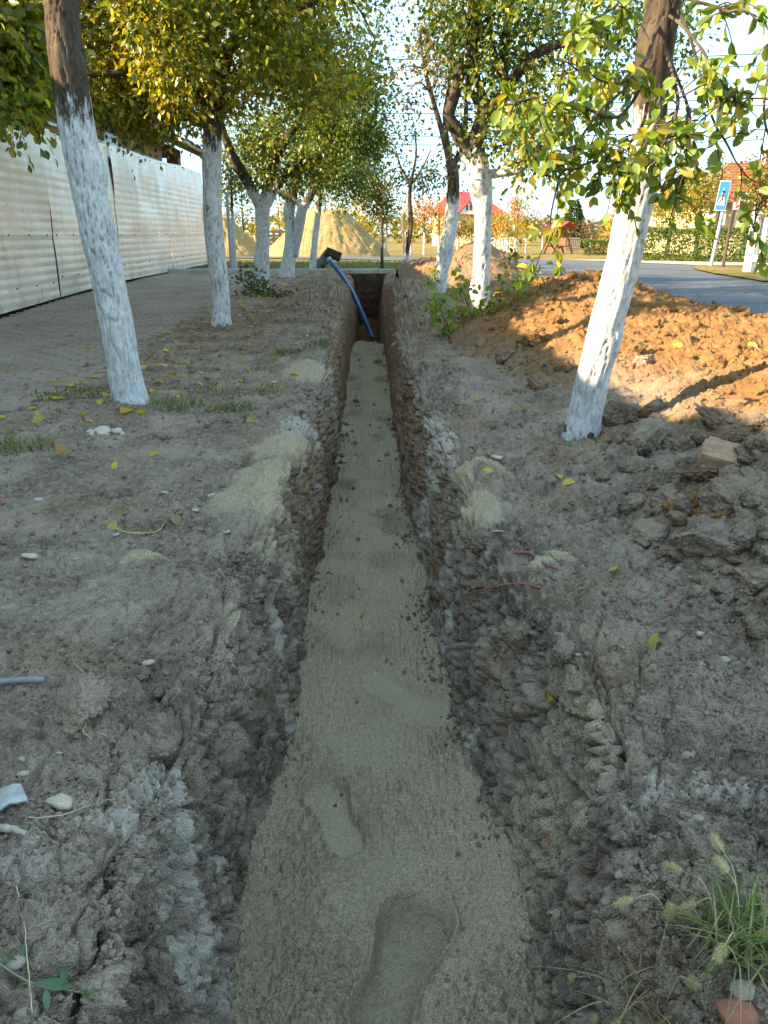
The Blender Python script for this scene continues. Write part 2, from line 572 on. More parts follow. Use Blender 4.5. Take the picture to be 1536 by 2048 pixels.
def build_ground():
    NG, NW = 250, 90
    cols = []
    half = np.maximum(0.62 * (YS + 1.0), 1.0)            # lateral reach of the fan
    half_l = np.minimum(half * 0.95, 2.9)
    half_r = np.minimum(half * 1.0, 4.5)
    X, Y, Z, NX, NZ, AMT = [], [], [], [], [], []
    o = np.ones(NR)
    fz = floor_z(YS) - 0.08
    for side, lip, foot, hl, sg in (('l', LL, FL, half_l, -1), ('r', LR, FR, half_r, 1)):
        t = np.linspace(1, 0, NG) if side == 'l' else np.linspace(0, 1, NG)
        full = 2.95 if side == 'l' else 4.6
        # ground columns: fine in the cone the eye sees, wide beyond it
        gx = lip[:, None] + sg * (t[None, :] ** 1.45 * hl[:, None] + t[None, :] ** 12 * (full - hl)[:, None])
        gy = np.repeat(YS[:, None], NG, 1)
        gz = ground_z(gx, gy)
        d = np.abs(gx - lip[:, None])
        nx = -sg * 0.7 * np.exp(-d / 0.05)                # normals lean into the trench near the lip
        gz = gz - 0.05 * np.exp(-d / 0.05)
        amt = 0.95 + 0.9 * np.exp(-d / 0.24) + 0.5 * (side == 'r') * ss(0.15, 0.6, d) * ss(6, 2, gy) + 0.35 * ss(7, 10, gy) * ss(1.3, .5, d)
        # wall columns
        s = np.linspace(0, 1, NW + 1)
        s = s[1:] if side == 'l' else s[::-1][:-1]
        lipz = ground_z(lip, YS) - 0.05
        wx = lip[:, None] + (foot - lip)[:, None] * (s[None, :] ** 0.8)
        wz = lipz[:, None] + (fz - lipz)[:, None] * (s[None, :] ** 1.15)
        # past the end of the trench the "wall" columns close over at ground level
        e = ENDF[:, None]
        wz = wz * e + (1 - e) * ground_z(wx, np.repeat(YS[:, None], NW, 1))
        wy = np.repeat(YS[:, None], NW, 1)
        wnx = np.full_like(wx, -sg * 1.0)
        near = ss(3.5, 1.2, YS)[:, None]
        wamt = (0.9 + 0.6 * near) * (1 - 0.72 * s[None, :]) * np.ones_like(wx)
        wamt = wamt * (0.35 + 0.65 * e)
        if side == 'l':
            parts = [(gx, gy, gz, nx, amt), (wx, wy, wz, wnx, wamt)]
        else:
            parts = [(wx, wy, wz, wnx, wamt), (gx, gy, gz, nx, amt)]
        for a in parts:
            cols.append(a)
    X = np.concatenate([c[0] for c in cols], 1)
    Y = np.concatenate([c[1] for c in cols], 1)
    Z = np.concatenate([c[2] for c in cols], 1)
    NX = np.concatenate([c[3] for c in cols], 1)
    A = np.concatenate([c[4] for c in cols], 1)
    nc = X.shape[1]
    p = st(X.ravel(), Y.ravel(), Z.ravel())
    x, y, z = p.T
    nx = NX.ravel()
    nz = np.sqrt(np.maximum(0.0, 1 - nx ** 2)) + 0.12
    sand = patch_mask(x, y, SAND_PATCH)
    lime = patch_mask(x, y, LIME_PATCH)
    # sand does not stick to the upright walls except near the foot of the near slopes
    on_wall = np.abs(nx) > 0.9
    brk = ss(-0.25, 0.35, fbm(p * 9 + 2, 3))
    sand = np.where(on_wall, sand * 0.75 * brk, sand)
    lime = lime * np.where(on_wall, 0.35 + 0.65 * brk, 0.55 + 0.45 * brk)
    fan = np.exp(-((y - 1.50 - 0.10 * noise3(p * 4)) / 0.24) ** 4) * ss(0.31, 0.36, x) * ss(0.62, 0.44, x + 0.10 * noise3(p * 5)) * (0.75 + 0.5 * noise3(p * 11))
    sand = np.maximum(sand, fan)
    amt = A.ravel() * (1 - 0.6 * np.clip(sand, 0, 1))
    trod = ss(0.05, 0.5, noise3(st(x * 0.9, y * 0.9, x * 0)))       # trodden, flatter places
    amt = amt * (1 - 0.35 * trod * (np.abs(nx) < 0.3))
    h = rough_soil(p.astype(np.float32), amt)
    # gravelly crumbs
    f1, f2, cid = worley(x * 26 + 0.7 * noise3(p * 9), y * 26, 3)
    crumb = np.sqrt(np.maximum(0, 0.22 - f1 ** 2)) * (0.3 + cid) * 0.028
    cm = ss(-0.15, 0.45, fbm(p * 2.3 + 5, 3)) * (1 - sand) * (np.abs(nx) < 0.6)
    h = h + crumb * cm
    f1, f2, cid = worley(x * 60, y * 60 + 0.5 * noise3(p * 14), 5)
    h = h + np.sqrt(np.maximum(0, 0.22 - f1 ** 2)) * (0.3 + cid) * 0.011 * (1 - 0.8 * sand) * (np.abs(nx) < 0.6)
    # sand heaps stand a little proud
    h = h + 0.032 * np.clip(sand - fan, 0, 1) * (np.abs(nx) < 0.6) + 0.005 * sand * noise3(p * 60) + 0.006 * sand * fbm(p * 28, 2, billow=True)
    # cracks and scoops on the walls
    cr = np.abs(fbm(p * np.array([6, 7, 9]) + 3, 3))
    h = h - 0.030 * ss(0.10, 0.0, cr) * (np.abs(nx) > 0.35) * ss(9, 6, y)
    for sc, am, sd in ((7.0, 0.034, 4), (15.0, 0.017, 7)):
        wv = 0.35 * noise3(p * sc * .45)
        f1, f2, cid = worley(y * sc + wv, z * sc * 1.25 + wv, sd)
        wl = (np.abs(nx) > 0.5) * ss(9, 5, y)
        h = h + wl * am * ((cid - .5) * 1.2 - 0.8 * ss(0.12, 0.0, f2 - f1))
        f1, f2, cid = worley(x * sc + wv, y * sc - wv, sd + 1)
        near_lip = np.clip(A.ravel() - 0.9, 0, 1) * (np.abs(nx) < 0.5) * (1 - sand)
        h = h + near_lip * am * ((cid - .5) * 1.2 - 0.9 * ss(0.12, 0.0, f2 - f1))
    V = st(x + nx * h, y, z + nz * h)
    brown = 0.32 * ss(4.5, 9, y) * (0.6 + 0.5 * noise3(p * 1.4)) + 0.25 * ss(0.6, 1.4, x) * ss(3, 6, y)
    brown = np.clip(brown + 0.22 * ss(.1, .6, noise3(p * 2.7 + 9)) + 0.35 * on_wall * ss(2.4, 4, y), 0, 0.75)
    me = new_mesh('ground', V, grid_faces(NR, nc))
    color_attr(me, 'mask', st(np.clip(sand, 0, 1), np.clip(lime * 1.25 + 0.05, 0, 1), brown))
    o_ = obj('ground', me, M_SOIL)
    tag(o_, 'dug over grey brown soil on both banks of the trench', kind='structure')
    return o_

ground = build_ground()

FOOT = [(812, 1397, 100, 35, math.radians(28), .020, 0), (668, 1625, 50, 78, math.radians(-24), .026, 0), (800, 1930, 75, 150, math.radians(22), .045, 1)]

def build_sand():
    NF = 230
    k = YS < 13.8
    ys = YS[k]
    fl, fr = FL[k] - 0.07, FR[k] + 0.07
    t = np.linspace(0, 1, NF)
    X = fl[:, None] + (fr - fl)[:, None] * t[None, :]
    Y = np.repeat(ys[:, None], NF, 1)
    x, y = X.ravel(), Y.ravel()
    z = floor_z(y)
    p = st(x, y, z * 0)
    # cupped: sand banks up against the walls near the camera
    e = np.abs(t * 2 - 1)[None, :] * np.ones_like(Y)
    z = z + (0.035 * ss(0.70, 1.0, e) * (0.6 + 0.4 * ss(4, 1.5, Y))).ravel()
    # a fan of sand spilled down the right wall
    q = P(1060, 1640, -0.45)
    z = z + 0.05 * np.exp(-((x - 0.44) / 0.12) ** 2 - ((y - 1.55) / 0.60) ** 2)
    q = P(560, 1480, -0.5)
    z = z + 0.06 * np.exp(-((x + 0.36) / 0.09) ** 2 - ((y - 1.75) / 0.9) ** 2)
    # footfall ridges further along
    far = ss(3.0, 4.5, y)
    rid = noise3(st(x * 1.6, y * 4.2 + 0.4 * noise3(p * 2.0), x * 0 + 2))
    z = z + far * 0.055 * (np.abs(rid) * 2 - 0.6) * ss(1.0, .75, e.ravel()) + 0.012 * noise3(p * 4)
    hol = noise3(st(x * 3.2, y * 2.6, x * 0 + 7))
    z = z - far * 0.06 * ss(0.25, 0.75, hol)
    # footprints
    sm = np.zeros(len(x)); dk = np.zeros(len(x))
    for px, py, wx, wy, rot, dep, kind in FOOT:
        c = P(px, py, -0.65)
        a = P(px + wx * math.cos(rot), py + wx * math.sin(rot), -0.65) if wx > wy else P(px - wy * math.sin(-rot) * -1 * -1, py - wy * math.cos(rot), -0.65)
        d = Vector((a.x - c.x, a.y - c.y)); L = d.length; d /= L
        u = (x - c.x) * d.x + (y - c.y) * d.y
        v = -(x - c.x) * d.y + (y - c.y) * d.x
        wd = L * (0.36 + 0.06 * np.sin(u / L * 3.0) - 0.05 * np.cos(u / L * 4.2))
        r = np.maximum(np.abs(u) / L, 0) ** 3 + (np.abs(v) / wd) ** 3
        ins = ss(1.25, 0.85 if not kind else .5, r + 0.16 * noise3(p * 30) + .15 * noise3(p * 11))
        z = z - dep * ins * (1 + 0.5 * u / L) + dep * 0.35 * np.exp(-((r - 1.35) / 0.25) ** 2)
        sm = np.maximum(sm, ins * (1.0 if not kind else 0.55))
        if kind:
            dk = np.maximum(dk, ins * 0.35)
    # older scuffs
    for px, py, rx, ry in ((690, 1275, .09, .12), (735, 1075, .2, .16), (700, 1100, .12, .1), (790, 1050, .1, .1), (660, 990, .1, .2)):
        c = P(px, py, -0.65)
        r = ell(x, y, c.x, c.y, rx, ry, .3)
        ins = ss(1.1, .5, r)
        z = z - 0.022 * ins
        sm = np.maximum(sm, 0.55 * ins)
    # damp granular clumps
    q = st(x * 1.0, y * 1.25, x * 0)
    g = fbm(q * 36 + 0.5 * noise3(p * 18)[:, None], 3, 0.65, billow=True) * 0.026 + fbm(q * 95 + 4, 2, 0.6) * 0.012
    f1, f2, cid = worley(x * 55 + .6 * noise3(p * 30), y * 62, 9)
    g = g + 0.012 * np.maximum(0, .38 - f1 ** 2) * (0.4 + cid) * 2
    z = z + g * (1 - 0.80 * sm) * (0.55 + 0.6 * ss(-.3, .5, noise3(p * 3.0)))
    z = z - 0.03 * ss(0.25, 0.0, 1 - np.abs(t * 2 - 1))[None, :].repeat(len(ys), 0).ravel()
    me = new_mesh('trench_sand_bed', st(x, y, z), grid_faces(len(ys), NF))
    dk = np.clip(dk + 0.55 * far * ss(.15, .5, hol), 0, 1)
    color_attr(me, 'mask', st(sm, sm * 0, dk))
    o_ = obj('trench_sand_bed', me, M_SAND)
    tag(o_, 'damp olive sand bed with footprints along the trench bottom', kind='structure')
    return o_

sand_bed = build_sand()

# end wall of the trench and its unfilled bottom
def build_end():
    nr, nc = 70, 60
    x = np.linspace(-0.75, 0.8, nc); z = np.linspace(-1.8, 0.26, nr)
    X, Z = np.meshgrid(x, z)
    p = st(X.ravel(), X.ravel() * 0 + 15.55, Z.ravel())
    h = rough_soil(p.astype(np.float32), 1.3)
    V = p.copy(); V[:, 1] -= h; 
    me = new_mesh('trench_end_wall', V, grid_faces(nr, nc))
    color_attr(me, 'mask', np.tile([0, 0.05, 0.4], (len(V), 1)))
    tag(obj('trench_end_wall', me, M_PITSHADE), 'shade darkened earth face closing the far trench end', kind='structure')
    x = np.linspace(-0.6, 0.65, 40); y = np.linspace(12.4, 15.9, 60)
    X, Y = np.meshgrid(x, y)
    p = st(X.ravel(), Y.ravel(), X.ravel() * 0 - 1.62)
    V = p.copy(); V[:, 2] += rough_soil(p.astype(np.float32), 1.2)
    me = new_mesh('trench_bottom', V, grid_faces(60, 40))
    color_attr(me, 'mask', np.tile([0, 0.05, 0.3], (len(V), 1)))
    tag(obj('trench_bottom', me, M_PITSHADE), 'deep unfilled earth bottom of the far trench', kind='structure')
build_end()

# ------------------------------------------------------------------ spoil heaps
LUMPS = [(2.05, 7.2, 1.1, 1.8, .47), (2.7, 5.6, 1.15, 1.75, .30), (2.35, 3.5, .85, 1.0, .33), (1.75, 2.25, .72, .85, .26), (1.55, 5.6, .55, .9, .16), (3.3, 4.0, 1.0, 1.6, .17), (1.5, 1.5, .5, .5, .18)]

def heap_z(x, y, lumps):
    s = np.zeros_like(x, dtype=np.float64)
    for cx, cy, rx, ry, h in lumps:
        r = np.sqrt(((x - cx) / rx) ** 2 + ((y - cy) / ry) ** 2 + 0.02)
        s = s + (np.maximum(0, h * (1.05 - 0.82 * r)) + h * 0.18 * np.exp(-r * r)) ** 2.2
    return s ** (1 / 2.2)

def build_heap(name, x0, x1, ys, nx, lumps, label, brown, amt=1.0, clod=1.0, grey_near=True):
    t = np.linspace(0, 1, nx)
    X = x0 + (x1 - x0) * t[None, :] * np.ones((len(ys), 1))
    Y = np.repeat(np.asarray(ys)[:, None], nx, 1)
    x, y = X.ravel(), Y.ravel()
    hz = heap_z(x, y, lumps)
    p = st(x, y, hz)
    q = p + 0.09 * np.stack([noise3(p * 3.3), noise3(p * 3.3 + 31), noise3(p * 3.3 + 57)], 1)
    k = ss(0.0, 0.10, hz)
    h = fbm(q * 2.2, 3, billow=True) * 0.045 + fbm(q * 7.0, 4, 0.55, billow=True) * 0.026 + fbm(q * 31, 3, 0.6, billow=True) * 0.012
    for sc, am, sd in ((5.5, .040, 1), (11.0, .030, 2), (24.0, .022, 6), (48., .014, 8)):
        f1, f2, cid = worley(q[:, 0] * sc, q[:, 1] * sc, sd)
        mm = ss(0.25, 0.75, cid)
        h = h + clod * am * 1.6 * np.maximum(0, 0.34 - f1 ** 2) * mm
        if sc < 15:
            h = h - clod * am * 0.25 * ss(0.10, 0.0, f2 - f1) * mm
    z = ground_z(x, y) - 0.07 + hz + 0.05 * k + h * (0.25 + 0.75 * k) * amt
    me = new_mesh(name, st(x + 0.25 * h * noise3(p * 6), y - 0.25 * h, z), grid_faces(len(ys), nx))
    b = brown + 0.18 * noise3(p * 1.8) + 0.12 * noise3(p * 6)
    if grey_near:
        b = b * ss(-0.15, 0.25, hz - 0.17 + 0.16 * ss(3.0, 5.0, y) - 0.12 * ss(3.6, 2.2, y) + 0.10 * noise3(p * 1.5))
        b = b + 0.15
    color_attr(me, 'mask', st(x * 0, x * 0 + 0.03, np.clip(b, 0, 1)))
    o_ = obj(name, me, M_SOIL)
    tag(o_, label, 'soil heap')
    return o_

_v = np.linspace(1250, 560, 400)
hy = np.array(sorted([P(1100, float(a), 0.12).y for a in _v if 0.9 < P(1100, float(a), 0.12).y < 9.8]))
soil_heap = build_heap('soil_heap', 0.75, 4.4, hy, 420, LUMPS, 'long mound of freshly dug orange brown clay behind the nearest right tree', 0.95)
FLUMPS = [(1.75, 12.6, .95, 1.3, .66), (1.0, 13.6, .7, 1.0, .30), (1.9, 10.6, .8, 1.0, .24)]
far_heap = build_heap('soil_heap', 0.5, 3.4, np.linspace(9.3, 15.3, 170), 170, FLUMPS, 'dark brown pointed soil heap behind the two right whitewashed trees', 0.55, 1.0, 1.0, False)
# ------------------------------------------------------------------ far terrain, road, kerb
def far_z(y):
    y = np.asarray(y, np.float64)
    return 0.2 * ss(3.5, 15, y) - 0.60 * ss(22, 62, y) - 0.4 * ss(60, 120, y)

def turf_mat():
    t = NT('turf')
    p = t.pos()
    m = t.sep(t.attr('mask'))
    n1 = t.noise(p, 0.9, 6, 0.6)
    n2 = t.noise(t.map(p, (14, 5, 14)), 1.0, 5, 0.7)
    dry = t.mix(t.ramp(n1, [(0.35, 0), (0.65, 1)]), (0.20, 0.135, 0.042), (0.36, 0.25, 0.08))
    dry = t.mix(t.math('MULTIPLY', t.ramp(n2, [(0.35, 1), (0.55, 0)]), 0.6), dry, (0.12, 0.10, 0.03))
    gr = t.mix(t.ramp(n1, [(0.35, 0), (0.65, 1)]), (0.085, 0.095, 0.035), (0.17, 0.165, 0.06))
    gr = t.mix(t.math('MULTIPLY', t.ramp(n2, [(0.4, 1), (0.6, 0)]), 0.6), gr, (0.05, 0.05, 0.02))
    c = t.mix(m[0], gr, dry)
    nrm = t.bump(t.noise(p, 22.0, 5, 0.7), 0.05, 1.0)
    return t.principled(c, 0.95, nrm, 0, 0.1)

M_TURF = turf_mat()

def build_terrain():
    xs = np.array([-1500, -300, -80, -40, -25, -15, -10, -8, -6, -4.6, -3.0, 4.45, 6, 8, 10, 13, 17, 25, 40, 80, 300, 1500.0])
    ys = np.array([-400, -60, -20, -8, -4, -1.4, 0, 2, 4, 6, 8, 10, 12, 14, 16.85, 19, 22, 26, 30, 35, 40, 46, 52, 60, 75, 95, 130, 200, 400, 900, 2500.0])
    X, Y = np.meshgrid(xs, ys)
    z = far_z(Y) - np.where(Y < 16.9, 0.085, 0.012)
    F = grid_faces(len(ys), len(xs))
    V = st(X.ravel(), Y.ravel(), z.ravel())
    c = V[F].mean(1)
    keep = ~((c[:, 0] > -3.0) & (c[:, 0] < 4.45) & (c[:, 1] > -1.4) & (c[:, 1] < 16.85))
    me = new_mesh('terrain', V, F[keep])
    dry = ss(21, 27, V[:, 1]) * 0.9 + 0.35 * (V[:, 0] > 5)
    color_attr(me, 'mask', st(np.clip(dry, 0, 1), dry * 0, dry * 0))
    tag(obj('terrain', me, M_TURF), 'flat dry grass land of the park', kind='structure')
build_terrain()

def strip_sheet(name, left, right, n, mat, lift, label, mask=None, nx=8):
    """sheet between two polylines given as (x, y) lists"""
    a, b = spline(left, n), spline(right, n)
    t = np.linspace(0, 1, nx)
    X = a[:, None, 0] * (1 - t) + b[:, None, 0] * t
    Y = a[:, None, 1] * (1 - t) + b[:, None, 1] * t
    x, y = X.ravel(), Y.ravel()
    z = far_z(y) + lift + 0.006 * noise3(st(x * .7, y * .7, x * 0))
    me = new_mesh(name, st(x, y, z), grid_faces(n, nx))
    if mask is not None:
        color_attr(me, 'mask', np.tile(mask, (len(x), 1)))
    o = obj(name, me, mat)
    tag(o, label, kind='structure')
    return o

def asphalt_mat():
    t = NT('asphalt')
    p = t.pos()
    n1 = t.noise(p, 0.7, 6, 0.6)
    c = t.mix(t.ramp(n1, [(0.3, 0), (0.7, 1)]), (0.075, 0.08, 0.09), (0.125, 0.13, 0.14))
    c = t.mix(t.math('MULTIPLY', t.ramp(t.noise(p, 90, 3, 0.7), [(0.5, 0), (0.68, 1)]), 0.5), c, (0.22, 0.22, 0.22))
    crack = t.ramp(t.voro(t.n('VectorMath', operation='ADD').outputs[0], 0.5, 'DISTANCE_TO_EDGE'), [(0.0, 1), (0.012, 0)])
    va = crack.node.inputs[0].links[0].from_node.inputs['Vector'].links[0].from_node
    t.set(va.inputs[0], p)
    t.set(va.inputs[1], t.n('TexNoise', Vector=p, Scale=1.5, Detail=4).outputs['Color'])
    c = t.mix(t.math('MULTIPLY', crack, 0.7), c, (0.03, 0.03, 0.03))
    return t.principled(c, 0.88, t.bump(t.noise(p, 120, 3, 0.7), 0.006), 0, 0.25)
M_ASPHALT = asphalt_mat()

# street beside the spoil heap, and the street crossing beyond the lawn
strip_sheet('road', [(3.7, -12), (3.7, 2), (3.8, 12), (4.1, 22.5)], [(9.3, -12), (8.6, 2), (7.35, 12), (7.9, 17.0)], 40, M_ASPHALT, 0.008, 'grey asphalt street beside the soil mound')
strip_sheet('road', [(-40, 47), (-15, 35.5), (-5, 29.5), (1.5, 24.6), (4.1, 22.5), (7.9, 17.2), (14, 16.0), (40, 14.0)],
            [(-40, 59), (-15, 46), (-5, 38.5), (2.6, 29.8), (6.0, 25.6), (9.0, 23.4), (16, 22.2), (40, 20.5)], 60, M_ASPHALT, 0.014, 'asphalt street crossing behind the lawn and trees')

strip_sheet('verge', [(6.9, 13.6), (7.15, 16), (7.7, 18.6), (8.6, 20.4)], [(34, 9.5), (34, 12), (34, 15), (34, 17)], 20, M_TURF, 0.035, 'dry grass verge around the sign posts', (0.75, 0, 0), 20)
strip_sheet('footpath', [(6.3, 25.4), (8.6, 20.5)], [(34, 21.5), (34, 17.1)], 12, simple_mat('path_dust', (.42, .36, .27), .95, .15, 2), 0.026, 'beige footpath before the hedge', None, 20)
M_CONC = simple_mat('concrete', (0.40, 0.39, 0.36), 0.9, 0.2, 5, 0.004)
kb = MB()
kroot = None
ks = MB().box((0, 0, 0), (0.97, 0.10, 0.16), bev=0.012).mesh('kerb_stone')
ks.materials.append(M_CONC)
kroot = empty('kerb', (0, 16.9, 0.2))
tag(kroot, 'pale concrete edging between the dug strip and lawn', kind='structure')
for i in range(9):
    o = obj('kerb_stone', ks, None, kroot, (-4.2 + i * 0.98, 0.10 - i * 0.03, 0.015 + random.uniform(-.01, .01)), (random.uniform(-.03, .03), 0, -0.03 + random.uniform(-.01, .01)))

# ------------------------------------------------------------------ paved path
_f0, _f1 = P(0, 634, 0.09), P(411, 531, 0.2)
FA = Vector((_f0.x, _f0.y))
FDIR = Vector((_f1.x - _f0.x, _f1.y - _f0.y)).normalized()
def fence_pt(s, off=0.0, z=0.0):
    q = FA + FDIR * s + Vector((FDIR.y, -FDIR.x)) * off
    return Vector((q.x, q.y, z))
FANG = math.atan2(-FDIR.x, FDIR.y)

def paver_mat():
    t = NT('paver')
    p = t.pos()
    r = t.n('ObjectInfo').outputs['Random']
    n1 = t.noise(p, 1.3, 5, 0.6)
    c = t.mix(t.ramp(n1, [(0.35, 0), (0.65, 1)]), (0.27, 0.21, 0.155), (0.40, 0.315, 0.235))
    c = t.mix(t.math('MULTIPLY', r, 0.5), c, (0.30, 0.24, 0.18))
    c = t.mix(t.math('MULTIPLY', t.ramp(t.noise(p, 70, 4, 0.7), [(0.35, 1), (0.55, 0)]), 0.5), c, (0.13, 0.105, 0.08))
    return t.principled(c, 0.9, t.bump(t.noise(p, 150, 3, 0.7), 0.003), 0, 0.15)
M_PAVER = paver_mat()
M_BED = simple_mat('paver_joint', (0.065, 0.055, 0.045), 1, 0.3, 20)

def build_path():
    bed = strip_sheet('pavement', [(-5.6, 1.0), (-5.2, 6), (-4.7, 14), (-4.3, 20)], [(-2.2, 1.0), (-2.2, 6), (-1.95, 14), (-1.9, 17)], 30, M_BED, -0.030, 'grey block paved footpath along the metal fence')
    me = MB().box((0, 0, 0), (0.186, 0.087, 0.06), bev=0.009).mesh('paver')
    me.materials.append(M_PAVER)
    spots = []
    j = -45
    while j < 105:
        s = j * 0.1
        for k in range(0, 14):
            off = 0.12 + k * 0.2 + (0.1 if j % 2 else 0)
            q = fence_pt(s, off)
            if q.x > -2.12 + 0.012 * q.y + 0.05 * math.sin(q.y * 2.3): continue
            q.z = float(far_z(q.y)) - 0.028 + 0.008 * math.sin(q.x * 3 + q.y * 1.3) + random.uniform(-.003, .003)
            spots.append(q)
        j += 1
    def size(q):
        px, py = pix(q)
        return 0 if px < -15 else 1.0 / (q - CAM).length
    spots.sort(key=size, reverse=True)
    for q in spots[:300]:
        o = obj('paver', me, None, bed, q, (random.uniform(-.02, .02), random.uniform(-.02, .02), FANG + random.uniform(-.012, .012)))
    m = MB()
    for q in spots[300:]:
        m.box(q, (0.186, 0.087, 0.06), Matrix.Rotation(FANG, 3, 'Z'), bev=0.008)
    f = m.build('paver_field', M_PAVER, bed)
    tag(f, kind='stuff')
build_path()

# ------------------------------------------------------------------ metal fence
def sheet_mat():
    t = NT('fence_sheet')
    p = t.pos()
    n1 = t.noise(p, 0.8, 5, 0.6)
    c = t.mix(t.ramp(n1, [(0.3, 0), (0.7, 1)]), (0.70, 0.63, 0.53), (0.80, 0.74, 0.64))
    sx = t.n('SeparateXYZ', Vector=p).outputs
    # grime streaks that run down the sheet
    d = t.noise(t.map(p, (9, 9, 0.6)), 1.0, 6, 0.7)
    c = t.mix(t.math('MULTIPLY', t.ramp(d, [(0.48, 0), (0.75, 1)]), 0.35), c, (0.24, 0.20, 0.14))
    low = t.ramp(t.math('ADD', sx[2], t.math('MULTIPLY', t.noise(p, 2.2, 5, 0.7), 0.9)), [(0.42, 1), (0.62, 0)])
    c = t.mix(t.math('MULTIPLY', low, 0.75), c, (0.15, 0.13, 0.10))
    r = t.ramp(t.noise(p, 3.0, 4), [(0.3, 0.24), (0.7, 0.42)])
    return t.principled(c, r, t.bump(t.noise(p, 2.3, 3, 0.5), 0.02, 0.5), 0.25, 0.6)
M_SHEET = sheet_mat()
M_STEEL = simple_mat('galvanised_steel', (0.36, 0.36, 0.35), 0.45, 0.2, 8, metallic=0.8)
M_RUST = simple_mat('screw_rust', (0.10, 0.06, 0.04), 0.7, 0.3, 30)

M_DKPOST = simple_mat('dark_post', (0.04, 0.035, 0.03), 0.8, 0.2, 6)  # posts coloured dark so the open panel seams read as shadowed gaps

def fence_s(px, py):
    d = ray(px, py)
    # intersection of the vertical fence plane with the pixel ray
    n = Vector((FDIR.y, -FDIR.x, 0))
    k = (Vector((FA.x, FA.y, 0)) - Vector((CAM.x, CAM.y, 0))).dot(n) / d.dot(n)
    q = CAM + d * k
    return (Vector((q.x, q.y)) - FA).dot(FDIR), q.z

def build_fence():
    root = empty('sheet_fence', fence_pt(0, 0, 0.0))
    tag(root, 'cream ribbed metal sheet fence beside the paved path', 'fence')
    inv = Matrix.Translation(-root.location)
    seams = [fence_s(px, 468)[0] for px in (100, 232, 338, 409)]
    wd = seams[1] - seams[0]
    edges = [seams[0] - 2.6 * k for k in (4, 3, 2, 1)] + seams
    r = random.Random(4)
    zb0, zm0 = 0.03, 1.0
    ta, tb = fence_s(0, 226), fence_s(408, 346)
    print('FENCE', FA, FDIR, ta, tb)
    top = lambda s: -0.02 + ta[1] + (tb[1] - ta[1]) * (s - ta[0]) / (tb[0] - ta[0])
    for i in range(len(edges) - 1):
        s0, s1 = edges[i], edges[i + 1]
        for lvl in (0, 1):
            za, zb = (zb0, zm0 + 0.01) if lvl == 0 else (zm0 - 0.02, None)
            nu, nv = 44, 150 if lvl else 100
            u = np.linspace(0, 1, nu); v = np.linspace(0, 1, nv)
            U, Vv = np.meshgrid(u, v)
            s = s0 + (s1 - s0) * (0.006 + U * (0.986 - 0.008 * np.sin(Vv * 3.1 + i) * lvl))
            base = far_z(FA.y + s) * 1.0
            if lvl: zb = top(s)
            lo = za + (base if lvl == 0 else 0.2 * 0 + 0.0)
            if lvl == 0: lo = za + base
            z = lo + (zb - lo) * Vv + (0.0 if lvl == 0 else 0)
            z = z + (0.05 * np.sin(s * 1.3 + 1) * 0.4) * (Vv if lvl else 0)
            pitch = 0.108
            ph = z / pitch
            amp = 0.006 + 0.004 * noise3(st(s.ravel() * .8, z.ravel() * 1.5, z.ravel() * 0 + i)).reshape(s.shape)
            amp = amp * (.55 if lvl == 0 else .5 * (1 - 0.65 * ss(0.5, .85, Vv)))
            rib = amp * (np.abs((ph % 1) - 0.5) * 2) ** 0.7
            # buckles
            b = 0.035 * noise3(st(s.ravel() * 0.9 + i * 7, z.ravel() * 0.7, z.ravel() * 0 + 3 * lvl)).reshape(s.shape)
            b += 0.016 * noise3(st(s.ravel() * 2.4, z.ravel() * 1.6 + i * 3, z.ravel() * 0 + 9)).reshape(s.shape)
            edge_bow = (0.045 * np.exp(-((U - 1) / 0.10) ** 2) * np.sin(Vv * math.pi) ** 2 * (r.random() if lvl else .1))
            off = 0.02 + rib + b * (0.6 if lvl == 0 else 1) * np.sin(np.clip(Vv, 0.02, .98) * math.pi) ** 0.5 + edge_bow + 0.012 * lvl + 0.006 * (i % 2)
            x = FA.x + FDIR.x * s + FDIR.y * off
            y = FA.y + FDIR.y * s - FDIR.x * off
            V = st(x.ravel(), y.ravel(), z.ravel()) - np.array(root.location)
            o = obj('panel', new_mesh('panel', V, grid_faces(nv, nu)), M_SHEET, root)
        # screws along the seams
    sm = MB().tube([(0, 0, 0), (0.012, 0, 0)], 0.012, 6).mesh('screw')
    sm.materials.append(M_RUST)
    for i in range(3, len(edges) - 1):
        for k in range(5):
            for z in (top(edges[i] + (edges[i + 1] - edges[i]) * k / 4.6) - .06, 0.98, 0.30):
                q = fence_pt(edges[i] + 0.06 + (edges[i + 1] - edges[i]) * k / 4.6, 0.06, z + float(far_z(FA.y + edges[i])) * (z < 0.5)) - root.location
                obj('screw', sm, None, root, q, (0, 0, FANG))
    for s in edges:
        m = MB().box(fence_pt(s, -0.05, 1.2) - root.location, (0.05, 0.09, 2.3))
        m.build('post', M_DKPOST, root)
    for z in (0.95, 2.40):
        m = MB().bar(fence_pt(edges[0], -0.02, z) - root.location, fence_pt(edges[-1], -0.02, z) - root.location, 0.04)
        m.build('rail', M_STEEL, root)
    return root
build_fence()

# ------------------------------------------------------------------ house behind the fence
M_SALMON = simple_mat('salmon_render', (0.36, 0.175, 0.11), 0.9, 0.14, 2.0, 0.003)
M_DKTRIM = simple_mat('dark_timber', (0.07, 0.045, 0.03), 0.8, 0.3, 9)
M_TILE = simple_mat('old_roof_tile', (0.085, 0.07, 0.06), 0.85, 0.45, 3.0, 0.004)
M_GUTTER = simple_mat('zinc_gutter', (0.50, 0.48, 0.44), 0.5, 0.15, 4, metallic=0.3)
M_GLASSDK = simple_mat('dark_pane', (0.015, 0.016, 0.018), 0.12, 0.2, 3, spec=0.6)

